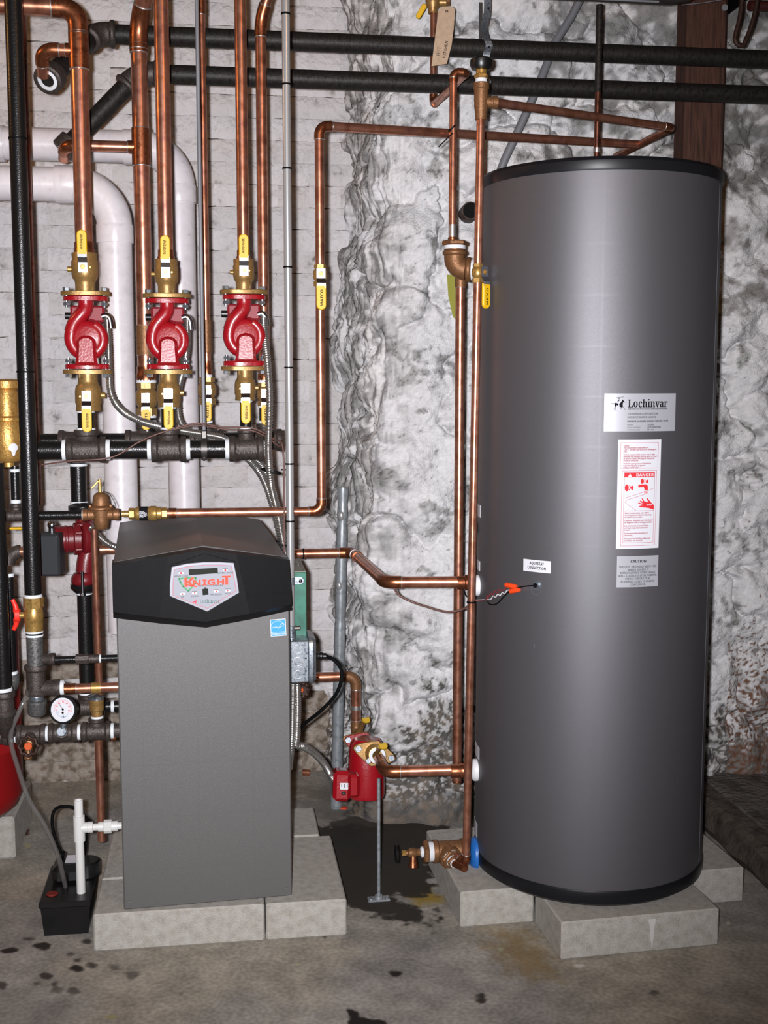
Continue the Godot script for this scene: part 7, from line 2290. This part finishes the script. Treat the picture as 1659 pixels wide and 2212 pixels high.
	part(dt, "nipple", M.new().cyl(along(tl + Vector3(0.08, 0, 0), Vector3.RIGHT), 0.0225, 0.03, 20), mats.tape)
	var bd := Vector3(0.25, -0.22, 0.9).normalized()
	var bp := tl + Vector3(0.032, 0, 0) + bd * 0.034
	part(dt, "thread_tape", M.new().cyl(along(bp - bd * 0.003, bd), 0.024, 0.006, 20), mats.tape)
	part(dt, "hexagon_bushing", M.new().hexa(along(bp, bd), 0.0275, 0.009), mats.bronze)
	part(dt, "thread_tape", M.new().cyl(along(bp + bd * 0.008, bd), 0.0165, 0.004, 18), mats.tape)
	part(dt, "hexagon_bushing", M.new().hexa(along(bp + bd * 0.011, bd), 0.0175, 0.008), mats.bronze)
	part(dt, "thread_tape", M.new().cyl(along(bp + bd * 0.018, bd), 0.012, 0.004, 16), mats.tape)
	part(dt, "copper_stub", M.new().tube([bp + bd * 0.02, bot + Vector3(-0.006, -0.004, 0.012)], 0.0102, 16), mats.copper_fitting)
	part(dt, "thread_tape", M.new().cyl(along(X.call(925), Vector3.RIGHT), 0.025, 0.012, 20), mats.tape)
	part(dt, "end_bushing", M.new().hexa(along(X.call(914), Vector3.RIGHT), 0.0305, 0.013), mats.bronze)
	# drain cock
	var dv := thing("drain_cock", "small copper-coloured drain cock with a black handwheel left of the bronze tee", "valve", X.call(880))
	var g0: Vector3 = X.call(892)
	part(dv, "valve_body", M.new().lathe(along(g0 + Vector3(-0.022, 0, 0), Vector3.RIGHT), v2([0, 0, 0.006, 0, 0.0065, 0.008, 0.0115, 0.012, 0.0125, 0.026, 0.0095, 0.03, 0.0095, 0.04, 0.006, 0.041]), 16), mats.bronze)
	tape_at(dv, X.call(912), Vector3.RIGHT, 0.013, 0.006)
	part(dv, "spout", M.new().lathe(along(g0 + Vector3(0.0, -0.006, 0.002), Vector3(-0.05, -1, 0.3)), v2([0.008, 0, 0.009, 0.012, 0.012, 0.022, 0.0125, 0.03, 0.0105, 0.031, 0.0095, 0.02]), 16), mats.copper_fitting)
	part(dv, "packing_nut", M.new().hexa(along(X.call(868), Vector3.RIGHT), 0.0075, 0.011), mats.brass)
	part(dv, "handwheel", M.new().lathe(along(X.call(860), Vector3.LEFT), v2([0, 0, 0.008, 0, 0.012, 0.003, 0.022, 0.001, 0.0235, 0.004, 0.022, 0.007, 0.012, 0.006, 0, 0.007]), 22), mats.black_plastic)
	# wiring to the tank's sensor
	var hp := tank_turn(1159, 1264)
	var hp3 := TC + Vector3(sin(hp.x) * (TR + 0.008), hp.y, cos(hp.x) * (TR + 0.008))
	var T := func(px: float, py: float, o2: float) -> Vector3:
		var q := tank_turn(px, py)
		return TC + Vector3(sin(q.x) * (TR + o2), q.y, cos(q.x) * (TR + o2))
	single("sensor_cable", "brown cable sagging from the slanting copper pipe to the tank wiring", "cable", cord([at(852, 1270, 2.84), at(862, 1286, 2.84), at(890, 1300, 2.83), at(920, 1310, 2.83), at(960, 1321, 2.83), at(990, 1319, 2.83), at(1010, 1310, 2.815), at(1021, 1299, 2.812), at(1032, 1297, 2.80)], 0.0028, 8), mats.wire_brown)
	single("sensor_wire", "short black loop of wire behind the tank's inlet pipe", "wire", cord([at(1003, 1276, 2.83), at(1007, 1287, 2.83), at(1017, 1292, 2.82), at(1025, 1296, 2.815)], 0.0022, 6), mats.rubber)
	var zig := [at(1028, 1298, 2.8), T.call(1056, 1294, 0.006)]
	var zag := [at(1028, 1296, 2.8), T.call(1066, 1294, 0.007)]
	for i in 8:
		zig.append(T.call(1058.0 + i * 4.5, 1288.0 - i * 2.2 + (3.0 if i % 2 else -3.0), 0.009))
		zag.append(T.call(1066.0 + i * 4.8, 1291.0 - i * 1.9 + (-2.5 if i % 2 else 2.5), 0.007))
	zig.append(T.call(1102, 1268, 0.01))
	zag.append(T.call(1110, 1272, 0.008))
	single("sensor_wire", "thin red wire in curls leading to an orange wire nut", "wire", cord(zig, 0.0012, 6), mats.wire_red)
	single("sensor_wire", "thin white wire in curls on the tank's left side", "wire", cord(zag, 0.0012, 6), mats.wire_white)
	single("sensor_wire", "black sensor wire looping from the wire nuts into the tank's bushing", "wire", cord([T.call(1058, 1298, 0.006), T.call(1065, 1305, 0.008), T.call(1080, 1303, 0.009), T.call(1095, 1288, 0.01), T.call(1112, 1274, 0.014), T.call(1130, 1267, 0.012), T.call(1148, 1264, 0.012), hp3], 0.0016, 6), mats.rubber)
	for e in [[1101, 1262, 1122, 1266, "upper"], [1110, 1276, 1129, 1272, "lower"]]:
		var n0: Vector3 = T.call(e[0], e[1], 0.012)
		var n1: Vector3 = T.call(e[2], e[3], 0.012)
		single("wire_nut", "orange wire nut, the %s of the two beside the tank's sensor hole" % e[4], "wire nut", M.new().lathe(along(n0, n1 - n0), [Vector2(0, 0), Vector2(0.0058, 0.0), Vector2(0.0064, 0.002), Vector2(0.0058, (n1 - n0).length() * 0.8), Vector2(0.0048, (n1 - n0).length()), Vector2(0, (n1 - n0).length())], 12), mats.orange_nut, "wire nuts")
	# bronze plug on the tank behind the pipe
	single("tank_plug", "small bronze plug showing left of the tank's inlet pipe", "plug", M.new().hexa(along(at(1034, 1140, 2.87), Vector3(-1, 0, 0.0)), 0.014, 0.018), mats.bronze)
	var spud := single("tank_spud", "open rusty pipe stub in the rubble wall beside the tank's top left edge", "pipe stub", M.new().lathe(along(at(1016, 456, 3.345), Vector3(-0.1, 0, 1)), v2([0.0, -0.07, 0.0, -0.0695, 0.021, -0.0695, 0.022, 0.012, 0.0245, 0.012, 0.026, 0.004, 0.027, -0.08]), 24), mats.rust)
	part(spud, "dark_bore", M.new().cyl(along(at(1016, 456, 3.35), Vector3(-0.1, 0, 1)), 0.0215, 0.004, 20), mats.rubber)  # black disc stands in for the shade inside the stub


# ---------------------------------------------------------------- upper right and odds and ends
func make_odds() -> void:
	# perforated hanger strap round the mains
	var d := 3.2
	var line := [at(1052, -60, d), at(1053, 20, d), at(1046, 60, d - 0.01), at(1050, 82, d - 0.03), at(1057, 96, d - 0.035), at(1051, 118, d - 0.02), at(1050, 140, d - 0.02), at(1050, 160, d - 0.03), at(1053, 176, d - 0.035), at(1050, 200, d - 0.02)]
	var o := thing("hanger_strap", "bent perforated steel strap hanging round the black heating mains", "strap", line[-1])
	var st := M.new()
	var sl := smooth(line, 0.012)
	for i in sl.size() - 1:
		var a: Vector3 = sl[i]
		var b: Vector3 = sl[i + 1]
		var w := Vector3(0.0095, 0, 0)
		for e in [[0.0, 1.0], [-0.0015, -1.0]]:
			st.flat([a - w + Vector3(0, 0, e[0]), a + w + Vector3(0, 0, e[0]), b + w + Vector3(0, 0, e[0]), b - w + Vector3(0, 0, e[0])], Vector3(0, 0, e[1]))
		for s in [-1.0, 1.0]:
			st.flat([a + w * s, b + w * s, b + w * s - Vector3(0, 0, 0.0015), a + w * s - Vector3(0, 0, 0.0015)], Vector3(s, 0, 0))
	part(o, "strap", st, mats.zinc)
	for e in [[1055, 18], [1056, 102], [1051, 129], [1053, 172]]:
		part(o, "strap_hole", M.new().prism(facing(at(e[0], e[1], d - 0.038), Vector3.BACK), circle(0, 0, 0.003, 10), 0.0005), mats.print_black)
	part(o, "bolt", M.new().hexa(along(at(1047, 136, d - 0.03), Vector3.BACK), 0.005, 0.004), mats.chrome)
	part(o, "back_leg", M.new().box(lift(at(1037, 120, d + 0.09)), Vector3(0.008, 0.28, 0.002), 0.0004), mats.dark_steel)
	# manila tag: HOT KITCHEN
	var tp := at(958, 78, 3.15)
	var tt := facing(tp, Vector3(-0.1, 0, 1)) * Transform3D(Basis(Vector3.BACK, -0.13), Vector3.ZERO)
	var tag_o := thing("paper_tag", "tan paper tag handwritten HOT KITCHEN hanging from the valve", "tag", tp)
	var tagm := M.new().prism(tt, v2([-0.022, 0.062, -0.013, 0.073, 0.013, 0.077, 0.021, 0.07, 0.024, 0.02, 0.024, -0.02, 0.018, -0.068, -0.021, -0.08]), 0.0008)
	part(tag_o, "card", tagm, mats.card)
	var wr := M.new()
	# strokes of the handwriting, letter by letter, read with the tag turned a quarter
	var pen := [[0, 0, 0, 9], [6, 0, 6, 9], [0, 4.5, 6, 4.5], [10, 1, 13, 0, 16, 3, 15, 7, 12, 8, 10, 5, 10, 1], [18, 9, 25, 9], [21.5, 9, 21.5, 0]]
	var kit := [[0, 0, 0, 9], [6, 9, 0, 4, 7, 0], [9, 0, 9, 7], [12, 7, 18, 7], [15, 9, 15, 0], [25, 7, 22, 7, 21, 3, 23, 0, 26, 1], [28, 0, 28, 8], [33, 0, 33, 8], [28, 4, 33, 4], [41, 8, 36, 8, 36, 0, 41, 0], [36, 4, 40, 4], [44, 0, 44, 8, 49, 0, 49, 8]]
	var wt := tt * Transform3D(Basis(Vector3.BACK, PI / 2 - 0.03), Vector3(-0.004, -0.05, 0.0009))
	for e in pen:
		var q := []
		for p in v2(e):
			q.append(p * 0.00085)
		wr.stroke(wt, q, 0.0011, 0.0002)
	var wt2 := tt * Transform3D(Basis(Vector3.BACK, PI / 2 - 0.03), Vector3(0.012, -0.054, 0.0009))
	for e in kit:
		var q := []
		for p in v2(e):
			q.append(p * 0.00085)
		wr.stroke(wt2, q, 0.0011, 0.0002)
	part(tag_o, "handwriting", wr, mats.print_black)
	part(tag_o, "eyelet", M.new().lathe(along(tt * Vector3(0.0, 0.063, 0.0008), tt.basis.z), v2([0.0015, 0, 0.0036, 0, 0.0036, 0.0008, 0.0015, 0.0008]), 12), mats.rust)
	# valve at the very top that carries the tag
	var vx := at(935, 5, 3.3)
	var v := thing("ball_valve", "old brass valve with yellow lever cut by the top edge, above the paper tag", "valve", vx, "")
	part(v, "valve_body", M.new().lathe(lift(vx + Vector3(0, -0.03, 0)), v2([0.01, 0, 0.013, 0.0, 0.013, 0.012, 0.02, 0.022, 0.021, 0.05, 0.013, 0.06, 0.01, 0.06]), 18).cyl(along(vx + Vector3(0.012, 0.0, 0), Vector3(1, 0, 0.2)), 0.012, 0.026, 14, 0.001), mats.dull_brass)
	part(v, "gland", M.new().hexa(along(vx + Vector3(0.035, 0.004, 0.006), Vector3(1, 0, 0.2)), 0.014, 0.012), mats.bronze)
	part(v, "lever", M.new().prism(facing(at(910, 25, 3.26), Vector3(-0.2, 0, 1)) * Transform3D(Basis(Vector3.BACK, -0.55), Vector3.ZERO), rounded(0.014, 0.042, 0.006), 0.006, 0.0015), mats.yellow_grip)
	# grey conduit slanting across the rubble wall
	single("grey_conduit", "grey painted conduit slanting down the rubble wall behind the pipes", "conduit", M.new().tube([at(1262, -20, 3.36), at(1235, 35, 3.36), at(1200, 90, 3.36), at(1165, 180, 3.34), at(1125, 270, 3.33), at(1090, 345, 3.33), at(1075, 385, 3.33)], 0.0115, 14), mats.dull_grey_pipe)
	# dark upright pipe to the tank top
	var dx := at(1292, 180, 2.99).x
	var up := thing("iron_upright", "dark upright pipe from the ceiling duct into the top of the tank", "pipe", Vector3(dx, 1.79, -2.99))
	pipe_between(up, "pipe", Vector3(dx, 1.79, -2.99), Vector3(dx, hgt(1290, 12, 2.99), -2.99), 0.0078, mats.old_copper)
	part(up, "end_collar", M.new().cyl(lift(Vector3(dx, hgt(1292, 330, 2.99), -2.99)), 0.0092, 0.012, 14), mats.solder)
	pipe_between(up, "iron_length", Vector3(dx, hgt(1291, 200, 2.99), -2.99), Vector3(dx, hgt(1290, 10, 2.99), -2.99), 0.0086, mats.matt_iron)
	# insulated round duct just under the ceiling
	var du := [Vector3(0.62, hgt(1180, -14, 2.95) + 0.05, -2.95), Vector3(1.2, hgt(1290, -14, 2.95) + 0.042, -2.95)]
	var dc := thing("ceiling_duct", "dark tin duct across the top edge, above the tank", "duct", (du[0] + du[1]) / 2)
	part(dc, "duct", M.new().lathe(along(du[0], du[1] - du[0]), v2([0, 0, 0.052, 0.004, 0.06, 0.02, 0.06, 0.52, 0.05, 0.57, 0.028, 0.6, 0, 0.605]), 28, 0.7), mats.dark_steel)
	part(dc, "rim_wire", M.new().tube([du[0] + Vector3(-0.02, -0.058, 0.02), du[0] + Vector3(0.2, -0.064, 0.022), du[1] + Vector3(-0.1, -0.062, 0.022)], 0.003, 8), mats.dull_grey_pipe)
	part(dc, "hanger", M.new().box(lift(Vector3(0.9, (du[0].y + CEIL) / 2 + 0.03, -2.95)), Vector3(0.02, CEIL - du[0].y - 0.058, 0.002), 0.0005), mats.dark_steel)
	# rusty hanger hook, capped pipe and red pipe in the top right corner
	var hk := thing("hanger_hook", "long rusty U-shaped hanger in the top right corner", "hook", at(1612, 60, 3.05))
	part(hk, "rod", M.new().tube(smooth([Vector3(at(1612, 0, 3.05).x, CEIL, -3.05), at(1603, 0, 3.05), at(1590, 70, 3.05), at(1588, 85, 3.05), at(1593, 96, 3.05), at(1601, 98, 3.05), at(1610, 90, 3.05), at(1636, 0, 3.05), Vector3(at(1655, 0, 3.05).x, CEIL, -3.05)], 0.006), 0.0062, 10), mats.rust)
	var bp := thing("capped_pipe", "black pipe stub with a pale plug right of the timber post", "pipe stub", at(1568, 19, 3.1))
	part(bp, "pipe", M.new().cyl(along(at(1568, 19, 3.4), Vector3(-0.05, 0, 1)), 0.018, 0.3, 18, 0.002), mats.rubber)
	part(bp, "plug", M.new().cyl(along(at(1565, 17, 3.1), Vector3(-0.05, 0, 1)), 0.0085, 0.004, 14), mats.dull_grey_pipe)
	single("red_pipe", "dull red pipe crossing behind the hook in the top right corner", "pipe", M.new().tube([at(1618, 12, 3.2), Vector3(2.3, hgt(1640, 12, 3.25), -3.2)], 0.014, 14), stuff("dull_red_pipe", Color("3c100e"), 0.0, 0.5))
	single("hanging_wire", "thin pale wire strung across the top of the timber post", "wire", M.new().tube([at(1474, 11, 3.15), at(1520, 6, 3.15), at(1580, -4, 3.15)], 0.0014, 6), mats.dull_grey_pipe)
	# the dented galvanised tube standing in the corner
	var a := at(741, 1052, 3.5)
	var b := at(728, 1655, 3.5)
	b = a.lerp(b, a.y / (a.y - b.y))
	var gv := thing("galvanised_tube", "dented galvanised tube standing upright in the wall corner", "tube", b)
	var pts := []
	var rad := []
	for i in 61:
		var f := i / 60.0
		pts.append(b.lerp(a, f))
		var rr := 0.0172
		for e in [0.95, 0.6, 0.89]:
			rr -= 0.0026 * exp(-pow((f - e) / 0.022, 2.0))
		rad.append(rr)
	part(gv, "tube", M.new().tube(pts, rad, 20), mats.galvanised)
	part(gv, "sleeve", M.new().tube([b, b.lerp(a, 0.15)], 0.0182, 20), mats.galvanised)
	for e in [[737, 1114], [733, 1265]]:
		part(gv, "dimple", M.new().ball(at(e[0], e[1], 3.489), 0.010, 14, 1.6), mats.steel_tube)
	# scraps on the floor
	var sc := aty(662, 1675, 0.0)
	single("copper_scrap", "short copper pipe offcut lying on the floor at the wall", "offcut", M.new().lathe(along(sc + Vector3(-0.012, 0.011, 0), Vector3(1, 0, 0.3)), v2([0.009, 0, 0.011, 0, 0.011, 0.024, 0.009, 0.024, 0.009, 0.001]), 14), mats.copper)
	var fl := aty(743, 1746, 0.0)
	single("red_scrap", "flat red scrap lying on the floor below the red pump", "scrap", M.new().prism(facing(fl, Vector3.UP, Vector3.FORWARD), v2([-0.011, -0.006, 0.004, -0.011, 0.012, -0.002, 0.008, 0.009, -0.006, 0.010]), 0.002, 0.0005), mats.print_orange)


func _ready() -> void:
	make_camera_and_light()
	make_materials()
	ceiling_lamp(Vector3(0.55, 2.42, -1.35), "bare bulb on the ceiling between the viewer and the boiler", 0.16)
	ceiling_lamp(Vector3(-1.5, 2.3, -2.75), "bare bulb on the ceiling beyond the left edge", 0.22)
	make_room()
	make_blocks()
	make_tank()
	make_boiler()
	make_risers()
	make_black_pipes()
	make_fill_line()
	make_left_cluster()
	make_vents()
	make_electrics()
	make_tank_piping()
	make_odds()
